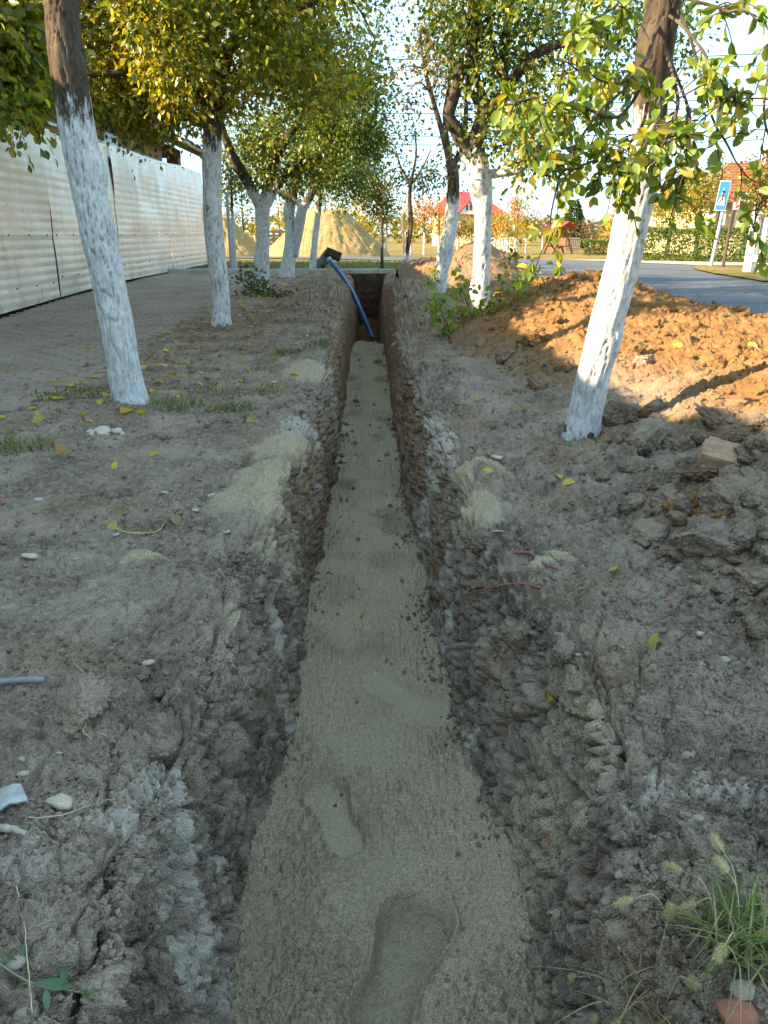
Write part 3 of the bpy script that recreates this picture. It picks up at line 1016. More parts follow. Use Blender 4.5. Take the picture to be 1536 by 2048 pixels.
def build_house():
    e0 = fence_pt(-11, -0.45)
    L = 11 + 12.3
    root = empty('house', e0, FANG)
    tag(root, 'salmon rendered house with dark tiled roof behind the sheet fence', 'house')
    m = MB()
    m.box((-4.0, (L - 2.0) / 2, 1.5), (8.0, L - 2.0, 3.0))
    m.build('wall', M_SALMON, root)
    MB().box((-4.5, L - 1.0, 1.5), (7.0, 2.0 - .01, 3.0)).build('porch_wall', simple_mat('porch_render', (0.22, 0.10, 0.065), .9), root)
    MB().box((-0.16, L - 0.16, 1.5), (0.30, 0.30, 3.0), bev=.01).build('pillar', M_SALMON, root)
    MB().box((-0.35, L - 1.0, 2.9), (0.7, 1.95, 0.18)).build('soffit', M_DKTRIM, root)
    for y in (12.6, 17.4):
        w_ = MB().box((0.012, y, 2.55), (0.03, 0.9, 0.7)).build('window', M_DKTRIM, root)
        MB().box((0.03, y, 2.55), (0.012, 0.78, 0.58)).build('pane', M_GLASSDK, w_)
    # gabled roof, eave over the path side
    pt = math.radians(19)
    rw = 4.65
    ez = 3.04
    def rp(a, y, lift=0.0):        # a metres up the slope from the eave
        return (0.48 - a * math.cos(pt) - lift * math.sin(pt) * -1, y, ez + a * math.sin(pt) + lift * math.cos(pt))
    al = rw / math.cos(pt)
    V = [rp(0, -0.3), rp(al, -0.3), rp(al, L + 0.45), rp(0, L + 0.45)]
    V += [(2 * (0.48 - rw) - v[0], v[1], v[2]) for v in V]
    V = np.array(V); Vb = V - np.array([0, 0, 0.12])
    VV = np.concatenate([V, Vb])
    Q = [[0, 3, 2, 1], [4, 5, 6, 7], [8, 9, 10, 11], [12, 15, 14, 13], [0, 8, 11, 3], [4, 7, 15, 12], [0, 1, 9, 8], [3, 11, 10, 2], [4, 12, 13, 5], [7, 6, 14, 15]]
    roof = obj('roof', new_mesh('roof', VV, np.array(Q), False), M_DKTRIM, root)
    # gable walls
    T = []
    for y in (0.02, L - 2.05):
        m = MB()
        m.add([(0, y, 2.95), (-8, y, 2.95), (-4.17, y, 4.45)], None, [[0, 1, 2]])
        m.build('gable', M_SALMON, root)
    # tiles: lower courses one by one, the rest of the slope as one field
    tm = MB()
    n = 7
    xs = np.linspace(-0.5, 0.5, n)
    prof = 0.022 * np.cos(xs * 2 * math.pi)
    A = np.array([(0.0, 0.23 * a, p) for a, p in zip(xs, prof)] + [(-0.36, 0.23 * a, p + 0.012) for a, p in zip(xs, prof)])
    A = np.concatenate([A, A[:n] - np.array([0, 0, 0.014])])
    q = [[k, k + 1, n + k + 1, n + k] for k in range(n - 1)] + [[2 * n + k, 2 * n + k + 1, k + 1, k] for k in range(n - 1)]
    tm.add(A, q)
    tile = tm.mesh('roof_tile', True)
    tile.materials.append(M_TILE)
    fld = MB()
    rot = Matrix.Rotation(pt, 3, 'Y')
    cnt = 0
    for c in range(15):
        for k in range(int(L / 0.225)):
            y = k * 0.225
            b = rp(c * 0.32 - 0.04, y, 0.03)
            if c < 4 and y > 11.3 and cnt < 220:
                o = obj('roof_tile', tile, None, roof, b, (random.uniform(-.01, .01), pt, random.uniform(-.02, .02)))
                cnt += 1
            else:
                Vt = A @ np.array(rot).T + np.array(b)
                fld.add(Vt, q)
    tag(fld.build('tile_field', M_TILE, roof, True), kind='stuff')
    # gutter: open half round
    a = np.linspace(math.pi, 2 * math.pi, 9)
    G = np.array([[(0.53 + 0.065 * math.cos(t), y, 3.01 + 0.065 * math.sin(t)) for t in a] for y in np.linspace(-0.3, L + 0.5, 30)])
    obj('gutter', new_mesh('gutter', G.reshape(-1, 3), grid_faces(30, 9)), M_GUTTER, root)
    MB().box((0.43, L / 2, 2.95), (0.025, L + 0.7, 0.16)).build('fascia', M_DKTRIM, root)
    return root
build_house()

def taller_wing():
    # the nearer, taller house of the same street front; out of the frame, it shades the banks
    q = fence_pt(0, -0.75)
    y1 = 1.25
    sN = (y1 - FA.y) / FDIR.y
    e0 = fence_pt(sN - 9, -0.75)
    root = empty('house', e0, FANG)
    tag(root, 'taller neighbouring house standing before the fence, beyond the left edge', 'house')
    MB().box((-4, 4.5, 1.7), (8, 9, 3.4)).build('wall', M_SALMON, root)
    V = [(.5, -.3, 3.42), (.5, 9.2, 3.42), (-4, 9.2, 4.75), (-4, -.3, 4.75), (-8.5, -.3, 3.42), (-8.5, 9.2, 3.42)]
    V = np.array(V + [(a, b, c - .12) for a, b, c in V])
    Q = [[0, 1, 2, 3], [3, 2, 5, 4], [6, 9, 8, 7], [9, 10, 11, 8], [0, 6, 7, 1], [4, 5, 11, 10], [1, 7, 8, 2], [2, 8, 11, 5], [0, 3, 9, 6], [3, 4, 10, 9]]
    obj('roof', new_mesh('roof', V, np.array(Q), False), M_TILE, root)
taller_wing()
# ------------------------------------------------------------------ trees
def leaf_mat():
    t = NT('leaf')
    c = t.attr('col')
    d = t.n('BsdfDiffuse', Color=c)
    tr = t.n('BsdfTranslucent', Color=t.mix(1.0, c, (1.35, 1.2, 0.45), 'MULTIPLY'))
    g = t.n('BsdfGlossy', Roughness=0.38)
    g.inputs['Color'].default_value = (0.6, 0.6, 0.6, 1)
    m1 = t.n('MixShader', Fac=0.42)
    t.t.links.new(d.outputs[0], m1.inputs[1]); t.t.links.new(tr.outputs[0], m1.inputs[2])
    m2 = t.n('MixShader', Fac=0.055)
    t.t.links.new(m1.outputs[0], m2.inputs[1]); t.t.links.new(g.outputs[0], m2.inputs[2])
    t.t.links.new(m2.outputs[0], t.out.inputs[0])
    return t.m
M_LEAF = leaf_mat()

def bark_mat():
    t = NT('bark')
    p = t.pos()
    m = t.sep(t.attr('mask'))          # whitewash, crevice
    n1 = t.noise(t.map(p, (14, 14, 4)), 1.0, 6, 0.65)
    c = t.mix(t.ramp(n1, [(0.35, 0), (0.65, 1)]), (0.038, 0.028, 0.020), (0.135, 0.097, 0.066))
    c = t.mix(t.math('MULTIPLY', t.ramp(t.noise(p, 11.0, 4), [(0.55, 0), (0.75, 1)]), 0.4), c, (0.14, 0.14, 0.10))
    ww = t.mix(t.ramp(t.noise(p, 16, 5, 0.6), [(0.3, 0), (0.7, 1)]), (0.50, 0.50, 0.48), (0.74, 0.73, 0.70))
    spk = t.ramp(t.noise(t.map(p, (1, 1, 0.3)), 80.0, 4, 0.75), [(0.36, 0), (0.56, 1)])
    edge = t.ramp(t.math('ADD', m[0], t.math('MULTIPLY', t.math('SUBTRACT', t.noise(t.map(p, (1, 1, 0.35)), 26.0, 5, 0.7), 0.5), 1.3)), [(0.42, 0), (0.58, 1)])
    keep = t.math('SUBTRACT', 1.0, t.math('MULTIPLY', m[1], 0.95), True)
    cov = t.math('MULTIPLY', t.math('MULTIPLY', edge, keep), t.math('ADD', 0.60, t.math('MULTIPLY', spk, 0.40)))
    c = t.mix(cov, c, ww)
    return t.principled(c, 0.92, t.bump(t.math('ADD', n1, t.math('MULTIPLY', t.noise(t.map(p, (1, 1, 0.4)), 120.0, 3, 0.7), 0.35)), 0.012, 0.8), 0, 0.12)
M_BARK = bark_mat()

def bark_tube(path, nseg, rows, paint_h, seed=0, relief=0.010, paint_soft=0.42, flare=False):
    """path (k,4): x,y,z,r -> displaced tube"""
    s = spline(path, rows)
    pts, r = s[:, :3], s[:, 3]
    V, Q, T = tube_np(pts, r, nseg, True)
    n = rows * nseg
    c = np.repeat(pts, nseg, 0)
    d = V[:n] - c
    L = np.linalg.norm(d, axis=1)[:, None] + 1e-9
    d = d / L
    q = V[:n] + seed * 3.7
    rr = np.repeat(r, nseg)
    k = np.clip(rr / 0.1, 0.15, 1.2)
    f = 30.0 / np.maximum(k, 0.5)
    arc = np.repeat(np.concatenate([[0], np.cumsum(np.linalg.norm(np.diff(pts, axis=0), axis=1))]), nseg)
    ang = np.tile(np.arange(nseg) * 2 * np.pi / nseg, rows)
    tw = ang + 0.25 * noise3(st(arc * 2.2, arc * 0 + seed, arc * 0)) + 0.10 * noise3(st(arc * 7, np.cos(ang) * 1.5, np.sin(ang) * 1.5 + seed))
    cyl = st(np.cos(tw) * rr * f, np.sin(tw) * rr * f, arc * f * 0.11) + seed * 3.7
    a = np.abs(noise3(cyl))
    b = np.abs(noise3(cyl * np.array([2.1, 2.1, 3.2]) + 9))
    lump = noise3(q * np.array([5, 5, 2.4]))
    crev = ss(0.085, 0.0, a)
    h = (-crev * 0.8 + 0.9 * np.minimum(a, .5) + 0.30 * b) * relief * k + lump * 0.10 * rr
    zb = pts[0, 2]
    th = np.tile(np.arange(nseg) * 2 * np.pi / nseg, rows)
    hb = V[:n, 2] - zb
    if flare:
        h = h + rr * 0.20 * np.exp(-np.maximum(0, hb - 0.10) / 0.09) * (0.45 + 0.55 * np.cos(th * 3 + seed) * np.cos(th * 2 + 2 * seed))
        kn = np.maximum(0, noise3(q * np.array([4.5, 4.5, 2.5]) + 40) - 0.42)
        h = h + kn * 0.09 * k
    V[:n] += d * h[:, None]
    wz = V[:n, 2]
    paint = ss(paint_h + paint_soft, paint_h - paint_soft, wz)
    if flare:                                  # mud splashed up the foot, worn bare patches
        paint = paint * (1 - 0.75 * np.exp(-np.maximum(0, hb - 0.12) / 0.06) * ss(-.5, .3, noise3(q * 14)))
        paint = paint - 0.22 * ss(.30, .6, noise3(q * np.array([5, 5, 2]) + 21))
    col = np.zeros((len(V), 3), np.float32)
    col[:n, 0] = paint
    col[:n, 1] = crev * (0.8 + 0.2 * noise3(q * 3)) * ss(-0.35, 0.25, noise3(q * np.array([3, 3, 1.2]) + 5))
    return V, Q, T, col

def leaf_set(pos, axis, normal, size, detailed, wid=1.0):
    """pos (N,3) base of leaf, axis/normal (N,3), size (N,)"""
    axis = axis / (np.linalg.norm(axis, axis=1)[:, None] + 1e-9)
    side = np.cross(axis, normal)
    side /= np.linalg.norm(side, axis=1)[:, None] + 1e-9
    nor = np.cross(side, axis)
    if detailed:
        #      along, side, up
        sh = np.array([[0, 0, 0], [.14, -.13, .03], [.14, .13, .03], [.36, -.27, .05], [.36, .27, .05], [.36, 0, -.03], [.60, -.31, .04], [.60, .31, .04], [.60, 0, -.05],
                       [.80, -.24, .0], [.80, .24, .0], [.93, -.12, -.06], [.93, .12, -.06], [1.02, 0, -.13]])
        Q = np.array([[3, 5, 8, 6], [5, 4, 7, 8], [1, 0, 5, 3], [0, 2, 4, 5]])
        T = np.array([[6, 8, 9], [8, 7, 10], [9, 8, 11], [8, 10, 12], [11, 8, 13], [8, 12, 13]])
    else:
        sh = np.array([[0, 0, 0], [.45, -.30, .07], [.45, .30, .07], [1.0, 0, -.06]])
        Q = np.zeros((0, 4), int)
        T = np.array([[0, 3, 1], [0, 2, 3]])
    sh = sh * np.array([1, wid, 1])
    k = len(sh)
    V = pos[:, None] + size[:, None, None] * (sh[None, :, 0:1] * axis[:, None] + sh[None, :, 1:2] * side[:, None] + sh[None, :, 2:3] * nor[:, None])
    o = (np.arange(len(pos)) * k)[:, None, None]
    return V.reshape(-1, 3), (Q[None] + o).reshape(-1, 4), (T[None] + o).reshape(-1, 3), k

PAL = {
    'green': [((.070, .112, .014), .34), ((.125, .175, .02), .34), ((.25, .275, .03), .20), ((.46, .37, .035), .10), ((.32, .17, .03), .02)],
    'mixed': [((.095, .135, .016), .25), ((.18, .21, .022), .28), ((.36, .34, .032), .26), ((.58, .44, .04), .18), ((.46, .22, .03), .03)],
    'fresh': [((.24, .33, .035), .45), ((.30, .38, .045), .33), ((.16, .24, .025), .15), ((.52, .44, .05), .07)],
    'sparse': [((.36, .24, .04), .34), ((.26, .20, .04), .26), ((.15, .15, .03), .24), ((.38, .17, .05), .16)],
    'yellow': [((.55, .36, .03), .40), ((.62, .44, .05), .24), ((.33, .27, .03), .2), ((.52, .21, .03), .16)],
    'orange': [((.55, .24, .03), .36), ((.60, .34, .03), .30), ((.45, .15, .03), .18), ((.34, .26, .03), .16)],
    'gold': [((.36, .32, .03), .36), ((.50, .40, .04), .28), ((.20, .22, .025), .24), ((.48, .26, .03), .12)],
    'hedge': [((.075, .115, .015), .45), ((.12, .17, .02), .35), ((.22, .23, .025), .16), ((.34, .28, .03), .04)],
    'far': [((.09, .12, .02), .3), ((.17, .18, .025), .35), ((.30, .26, .03), .25), ((.06, .09, .02), .1)],
    'dark': [((.05, .075, .016), .5), ((.085, .11, .02), .35), ((.19, .17, .03), .15)],
    'berry': [((.30, .30, .03), .34), ((.19, .22, .025), .26), ((.48, .36, .04), .18), ((.45, .10, .03), .16), ((.55, .02, .02), .06)],
    'conifer': [((.07, .10, .035), .5), ((.11, .14, .045), .5)],
    'purple': [((.16, .08, .06), .5), ((.22, .12, .07), .3), ((.20, .15, .05), .2)],
}
def palette(name, n, rng, bias=None):
    cs = np.array([c for c, _ in PAL[name]]); w_ = np.array([k for _, k in PAL[name]])
    w_ = w_ / w_.sum()
    if bias is None:
        idx = rng.choice(len(cs), n, p=w_)
    else:                                   # clumps lean towards one end of the palette
        u = np.clip(rng.random(n) * 0.7 + 0.3 * bias, 0, 0.999)
        idx = np.searchsorted(np.cumsum(w_), u)
        idx = np.minimum(idx, len(cs) - 1)
    c = cs[idx] * rng.uniform(0.75, 1.25, (n, 1)) * (0.8 if name in ('yellow', 'orange', 'gold', 'far', 'sparse', 'berry', 'fresh') else 1.0)
    return c * rng.uniform(0.93, 1.07, (n, 3))

def crown_box(px, py, Y, wpx, hpx, depth):
    c = W(px, py, Y)
    zc = -(RI @ (c - CAM)).z
    return (np.array(c), np.array([wpx / FPX * zc, depth, hpx / FPX * zc]))

def make_tree(name, label, cat, trunk, limbs, crowns, leaf=0.06, per=60, pal='green', paint=1.6, group=None, seed=0, nseg=16, rows=60,
              detailed=False, spread=0.16, twig_r=0.007, reach=1.4, relief=0.010, limb_seg=8, hang=0.5, root_flare=1.45, limb_paint=None):
    """trunk, limbs: [(px,py,Y,r) or Vector4]; crowns: [(centre, radii, clusters)]"""
    rng = np.random.default_rng(seed + 100)
    def wp(q):
        if len(q) == 4:
            c = W(q[0], q[1], q[2]); return (c.x, c.y, c.z, q[3])
        return q[:4]
    tr = np.array([wp(q) for q in trunk])
    base = tr[0].copy()
    gz = tr[0, 2] - 0.12
    b0 = tr[0].copy(); b0[2] = gz; b0[3] *= root_flare * 1.1
    tr[0, 3] *= 1.08
    tr = np.concatenate([b0[None], tr])
    root = empty(name, (base[0], base[1], base[2]))
    tag(root, label, cat, group)
    off = np.array([base[0], base[1], base[2]])
    V, Q, T, col = bark_tube(tr, nseg, rows, base[2] + paint, seed, relief, flare=True)
    me = new_mesh('trunk', V - off, [Q, T]); color_attr(me, 'mask', col)
    obj('trunk', me, M_BARK, root)
    nodes = [spline(tr, 60)[25:, :4]]
    for lb in limbs:
        L = np.array([wp(q) for q in lb])
        V, Q, T, col = bark_tube(L, limb_seg, 26, base[2] + (limb_paint if limb_paint is not None else paint), seed + 3, relief)
        me = new_mesh('limb', V - off, [Q, T]); color_attr(me, 'mask', col)
        obj('limb', me, M_BARK, root)
        nodes.append(spline(L, 30)[3:])
    nodes = np.concatenate(nodes)
    np_, nr_ = nodes[:, :3], nodes[:, 3]
    # attractors
    att, bias = [], []
    for c, rad, n in crowns:
        got = 0
        while got < n:
            q = rng.normal(size=(n, 3)); q /= np.linalg.norm(q, axis=1)[:, None]
            q *= (rng.random(n) ** 0.42)[:, None]
            w_ = c + q * rad
            keep = noise3(w_ * 1.15 + seed * 5.1) > -0.14
            w_ = w_[keep][: n - got]
            att.append(w_); got += len(w_)
    att = np.concatenate(att)
    d0 = np.linalg.norm(att[:, None] - np_[None, ::3], axis=2).min(1)
    order = np.argsort(d0)
    tv, tq, tt, tn = [], [], [], 0
    pos, axs, cb = [], [], []
    allp = list(np_); allr = list(nr_)
    P_ = np.array(allp); R_ = np.array(allr)
    for i in order:
        a = att[i]
        d = np.linalg.norm(P_ - a, axis=1) + 0.6 * np.maximum(0, P_[:, 2] - a[2])
        k = int(np.argmin(d))
        s = P_[k]
        ln = np.linalg.norm(a - s)
        mid = (s + a) / 2 + rng.normal(size=3) * 0.10 * ln + np.array([0, 0, 0.16 * ln])
        path = spline([s, mid, a, a + (a - mid) * 0.25 + np.array([0, 0, -0.10 * min(ln, .8)])], 9)
        r0 = min(R_[k] * 0.7, twig_r * (1 + 2.2 * min(ln, 1.6)))
        r = np.linspace(r0, twig_r * 0.28, 9)
        v, q, t, = tube_np(path, r, 4 if not detailed else 6, False)
        tv.append(v); tq.append(q + tn); tn += len(v)
        P_ = np.concatenate([P_, path[2:8]]); R_ = np.concatenate([R_, r[2:8]])
        n = int(per * rng.uniform(0.6, 1.4))
        if noise3(a[None] * 0.9 + seed)[0] < -0.35: n = n // 2
        tt_ = rng.uniform(0.25, 1.0, n) ** 0.8 * 8
        i0 = np.minimum(tt_.astype(int), 7); f = (tt_ - i0)[:, None]
        bp = path[i0] * (1 - f) + path[i0 + 1] * f
        o_ = rng.normal(size=(n, 3)) * spread * rng.random((n, 1)) ** 0.5
        pos.append(bp + o_)
        axs.append(o_ / (np.linalg.norm(o_, axis=1)[:, None] + 1e-9) + rng.normal(size=(n, 3)) * 0.6 + np.array([0, 0, -hang]) + (a - s) / (ln + 1e-6) * 0.3)
        cb.append(np.full(n, noise3(a[None] * 0.8 + 3 * seed)[0] * 0.8 + 0.45 + rng.normal() * 0.15))
    me = new_mesh('twigs', np.concatenate(tv) - off, np.concatenate(tq)); color_attr(me, 'mask', np.zeros((tn, 3)))
    pos = np.concatenate(pos); axs = np.concatenate(axs); cb = np.clip(np.concatenate(cb), 0, 1)
    nrm = rng.normal(size=pos.shape) + np.array([0, 0, 0.7])
    size = leaf * rng.uniform(0.65, 1.25, len(pos))
    V, Q, T, k = leaf_set(pos, axs, nrm, size, detailed)
    col = palette(pal, len(pos), rng, cb)
    cm = new_mesh('crown', V - off, [Q, T] if len(Q) else T); color_attr(cm, 'col', np.repeat(col, k, 0))
    cr = obj('crown', cm, M_LEAF, root)
    tag(obj('twigs', me, M_BARK, cr), kind='stuff')
    return root, P_, R_

LG = 'whitewashed trees left of the trench'
RG = 'whitewashed trees right of the trench'
# first on the left
make_tree('plum_tree', 'leaning whitewashed tree nearest the camera left of the trench', 'tree',
    [(262, 806, 4.72, .096), (236, 670, 4.70, .093), (212, 540, 4.70, .093), (182, 400, 4.70, .093), (150, 230, 4.72, .090), (133, 110, 4.75, .089), (122, 0, 4.8, .087), (112, -140, 4.85, .084), (108, -260, 4.9, .08)],
    [[(120, -60, 4.8, .06), (60, -130, 4.9, .05), (-40, -160, 5.1, .04), (-160, -120, 5.3, .03)],
     [(112, -200, 4.85, .06), (160, -330, 5.0, .045), (230, -420, 5.3, .03)]],
    [(*crown_box(-60, 0, 5.9, 140, 180, .6), 95), (*crown_box(40, 120, 5.9, 70, 90, .35), 34), (*crown_box(25, 205, 5.6, 45, 40, .25), 9), (*crown_box(170, -260, 5.2, 260, 130, .9), 30)],
    leaf=.066, per=60, pal='mixed', paint=1.64, group=LG, seed=1, nseg=84, rows=300, detailed=True, spread=.15, relief=.016)
make_tree('plum_tree', 'second whitewashed tree on the left bank with limb over the fence', 'tree',
    [(443, 652, 8.3, .098), (438, 560, 8.3, .092), (428, 470, 8.3, .09), (424, 370, 8.3, .09), (424, 290, 8.3, .088), (430, 200, 8.3, .088), (436, 150, 8.3, .085)],
    [[(426, 225, 8.3, .06), (395, 185, 8.2, .055), (340, 152, 8.1, .045), (260, 146, 8.0, .035), (180, 150, 7.9, .02)],
     [(437, 170, 8.3, .065), (470, 80, 8.2, .05), (545, 35, 8.0, .04), (640, 0, 7.9, .025)],
     [(434, 160, 8.3, .07), (424, 60, 8.4, .06), (430, -60, 8.5, .05), (440, -220, 8.6, .03)],
     [(428, 260, 8.3, .05), (380, 235, 8.8, .04), (310, 240, 9.3, .03), (240, 260, 9.6, .018)]],
    [(*crown_box(330, 60, 8.2, 290, 170, 1.2), 260), (*crown_box(290, 195, 9.2, 160, 68, .8), 100), (*crown_box(620, 60, 8.3, 150, 140, 1.2), 95), (*crown_box(390, -170, 8.4, 400, 100, 1.4), 40), (*crown_box(140, 50, 8.0, 150, 140, 1.0), 110), (*crown_box(330, -40, 9.5, 380, 110, .8), 120)],
    leaf=.066, per=72, pal='mixed', paint=1.80, group=LG, seed=2, nseg=48, rows=150)
make_tree('plum_tree', 'third whitewashed tree on the left bank with forked black limbs', 'tree',
    [(523, 584, 12.4, .115), (525, 520, 12.4, .098), (526, 450, 12.4, .096), (526, 408, 12.4, .11)],
    [[(522, 415, 12.4, .085), (490, 355, 12.2, .075), (460, 300, 12.0, .065), (440, 240, 11.9, .05), (420, 150, 11.8, .03)],
     [(530, 412, 12.4, .085), (540, 350, 12.4, .075), (566, 290, 12.3, .06), (620, 220, 12.2, .045), (690, 180, 12.1, .03)],
     [(533, 414, 12.5, .06), (565, 360, 12.7, .05), (610, 325, 12.9, .04), (690, 300, 13.0, .02)]],
    [(*crown_box(590, 200, 12.2, 190, 150, 1.5), 190), (*crown_box(690, 230, 12.6, 95, 140, 1.1), 95), (*crown_box(560, 330, 12.8, 130, 55, .8), 45), (*crown_box(600, -20, 12.3, 240, 120, 1.5), 70)],
    leaf=.064, per=62, pal='green', paint=1.50, group=LG, seed=3, nseg=36, rows=90)
make_tree('plum_tree', 'double stemmed whitewashed tree fourth along the left bank', 'tree',
    [(573, 556, 15.2, .14), (580, 500, 15.2, .12), (582, 455, 15.2, .105), (578, 425, 15.2, .10), (584, 390, 15.2, .10)],
    [[(588, 512, 15.2, .085), (598, 455, 15.1, .09), (605, 418, 15.0, .09), (622, 390, 15.0, .07), (640, 350, 14.9, .05)],
     [(580, 400, 15.2, .06), (560, 385, 15.3, .05), (540, 370, 15.4, .04)],
     [(584, 392, 15.2, .09), (600, 340, 15.2, .06), (620, 280, 15.2, .04)],
     [(605, 420, 15.0, .05), (594, 405, 15.0, .04), (586, 395, 15., .03)]],
    [(*crown_box(640, 300, 15.2, 150, 90, 1.4), 110), (*crown_box(690, 350, 15.4, 80, 50, .8), 45)],
    leaf=.066, per=56, pal='green', paint=1.35, group=LG, seed=4, nseg=30, rows=70, limb_paint=1.35)
make_tree('plum_tree', 'slim whitewashed tree standing just past the kerb', 'tree',
    [(624, 541, 17.6, .075), (630, 480, 17.6, .065), (636, 430, 17.6, .062), (640, 380, 17.6, .055)],
    [[(640, 385, 17.6, .05), (660, 340, 17.6, .035), (690, 300, 17.6, .02)], [(639, 390, 17.6, .045), (625, 340, 17.7, .03), (610, 300, 17.8, .02)]],
    [(*crown_box(670, 330, 17.6, 100, 75, 1.2), 60)], leaf=.07, per=46, pal='green', paint=1.25, group=LG, seed=5, nseg=20, rows=40)
make_tree('young_tree', 'thin unpainted sapling with yellow green crown past the kerb', 'tree',
    [(764, 552, 17.4, .035), (764, 480, 17.4, .030), (763, 420, 17.4, .026), (762, 370, 17.4, .018)], [],
    [(*crown_box(762, 385, 17.5, 44, 55, .55), 46)], leaf=.075, per=40, pal='far', paint=-1, seed=6, nseg=10, rows=24)
r7, _, _ = make_tree('young_tree', 'young staked tree with dark wispy crown right of the trench end', 'tree',
    [(812, 566, 14.4, .05), (815, 500, 14.4, .042), (822, 450, 14.4, .036), (819, 400, 14.4, .034), (822, 360, 14.4, .028)],
    [[(822, 365, 14.4, .025), (832, 310, 14.4, .018), (830, 260, 14.4, .01)], [(821, 370, 14.4, .022), (800, 330, 14.4, .016), (792, 300, 14.4, .008)], [(821, 372, 14.4, .02), (845, 335, 14.4, .014), (862, 300, 14.4, .008)]],
    [(*crown_box(826, 345, 14.4, 42, 42, .4), 34), (*crown_box(832, 275, 14.4, 30, 40, .3), 9)], leaf=.062, per=24, pal='dark', paint=.55, group=RG, seed=7, nseg=14, rows=40)
s0, s1 = W(808, 566, 14.35), W(806, 430, 14.35)
MB().tube([tuple(s0 - r7.location), tuple(s1 - r7.location)], .018, 6).build('stake', M_STEEL, r7)
# right row
make_tree('plum_tree', 'slanting whitewashed tree with thin brown leaves right of trench', 'tree',
    [(876, 592, 11.0, .105), (884, 530, 11.0, .095), (898, 470, 11.0, .09), (906, 400, 11.0, .085), (906, 350, 11.0, .075), (900, 320, 11.0, .06)],
    [[(904, 345, 11.0, .05), (886, 270, 11.0, .038), (866, 200, 11.0, .03), (850, 140, 11.0, .022), (838, 60, 11., .012)],
     [(904, 335, 11.0, .045), (925, 290, 11.1, .035), (932, 220, 11.1, .03), (935, 120, 11.1, .02)],
     [(900, 320, 11.0, .04), (890, 240, 11.0, .03), (900, 150, 11.0, .022), (905, 60, 11.0, .012)]],
    [(*crown_box(870, 90, 11.0, 85, 115, .9), 60), (*crown_box(845, 180, 10.9, 40, 60, .4), 9), (*crown_box(880, -120, 11.0, 140, 80, 1.1), 25), (*crown_box(905, 330, 11.0, 25, 50, .3), 6)],
    leaf=.058, per=40, pal='sparse', paint=1.25, group=RG, seed=8, nseg=36, rows=90, spread=.17)
make_tree('plum_tree', 'upright sunlit whitewashed tree with black limbs beside the clay mound', 'tree',
    [(961, 628, 7.75, .088), (963, 540, 7.75, .082), (966, 450, 7.75, .080), (966, 385, 7.75, .085), (955, 335, 7.75, .098), (938, 298, 7.75, .10)],
    [[(934, 305, 7.75, .07), (914, 262, 7.72, .062), (897, 232, 7.7, .056), (908, 190, 7.68, .05), (926, 128, 7.66, .042)],
     [(944, 300, 7.75, .082), (962, 250, 7.75, .075), (970, 222, 7.75, .072), (950, 176, 7.75, .066), (943, 123, 7.75, .06), (950, 50, 7.75, .054), (946, -20, 7.75, .045), (950, -160, 7.8, .03)],
     [(966, 235, 7.75, .062), (1006, 188, 7.7, .056), (1041, 138, 7.6, .05), (1090, 98, 7.5, .042), (1154, 83, 7.4, .034), (1235, 96, 7.3, .022)],
     [(1006, 186, 7.7, .045), (1011, 98, 7.75, .038), (1016, 30, 7.8, .03), (1040, -40, 7.9, .02)],
     [(963, 350, 7.75, .045), (1005, 345, 7.7, .04), (1046, 335, 7.6, .035), (1066, 302, 7.5, .028), (1100, 294, 7.4, .018)],
     [(1000, 150, 7.72, .03), (985, 90, 7.72, .026), (978, 20, 7.74, .02)]],
    [(*crown_box(1080, 60, 7.5, 190, 115, 1.0), 84), (*crown_box(1010, 270, 7.6, 95, 60, .6), 34), (*crown_box(1080, 300, 7.3, 80, 45, .5), 26), (*crown_box(1090, 220, 7.5, 110, 70, .6), 22), (*crown_box(960, 0, 7.7, 130, 60, .8), 45), (*crown_box(1060, -140, 7.6, 320, 90, 1.2), 34), (*crown_box(1310, 60, 7.2, 130, 110, .7), 20)],
    leaf=.058, per=46, pal='green', paint=1.42, group=RG, seed=9, nseg=44, rows=120)
# ------------------------------------------------------------------ nearest tree on the right, leaf by leaf
def single_leaf_meshes():
    out = []
    rng = np.random.default_rng(5)
    for k in range(14):
        V, Q, T, n = leaf_set(np.zeros((1, 3)), np.array([[1.0, 0, 0]]), np.array([[0, 0, 1.0]]), np.ones(1), True, .86)
        V[:, 2] += rng.uniform(-.45, .10) * V[:, 0] ** 2 + rng.uniform(.2, .9) * V[:, 1] ** 2 + rng.uniform(-.15, .15) * V[:, 1] * V[:, 0]
        V[:, 1] *= rng.uniform(.85, 1.2)
        me = new_mesh('leaf', V, [Q, T])
        c = palette('fresh', 1, rng)[0]
        color_attr(me, 'col', np.tile(c, (len(V), 1)))
        me.materials.append(M_LEAF)
        out.append(me)
    return out
LEAFS = single_leaf_meshes()

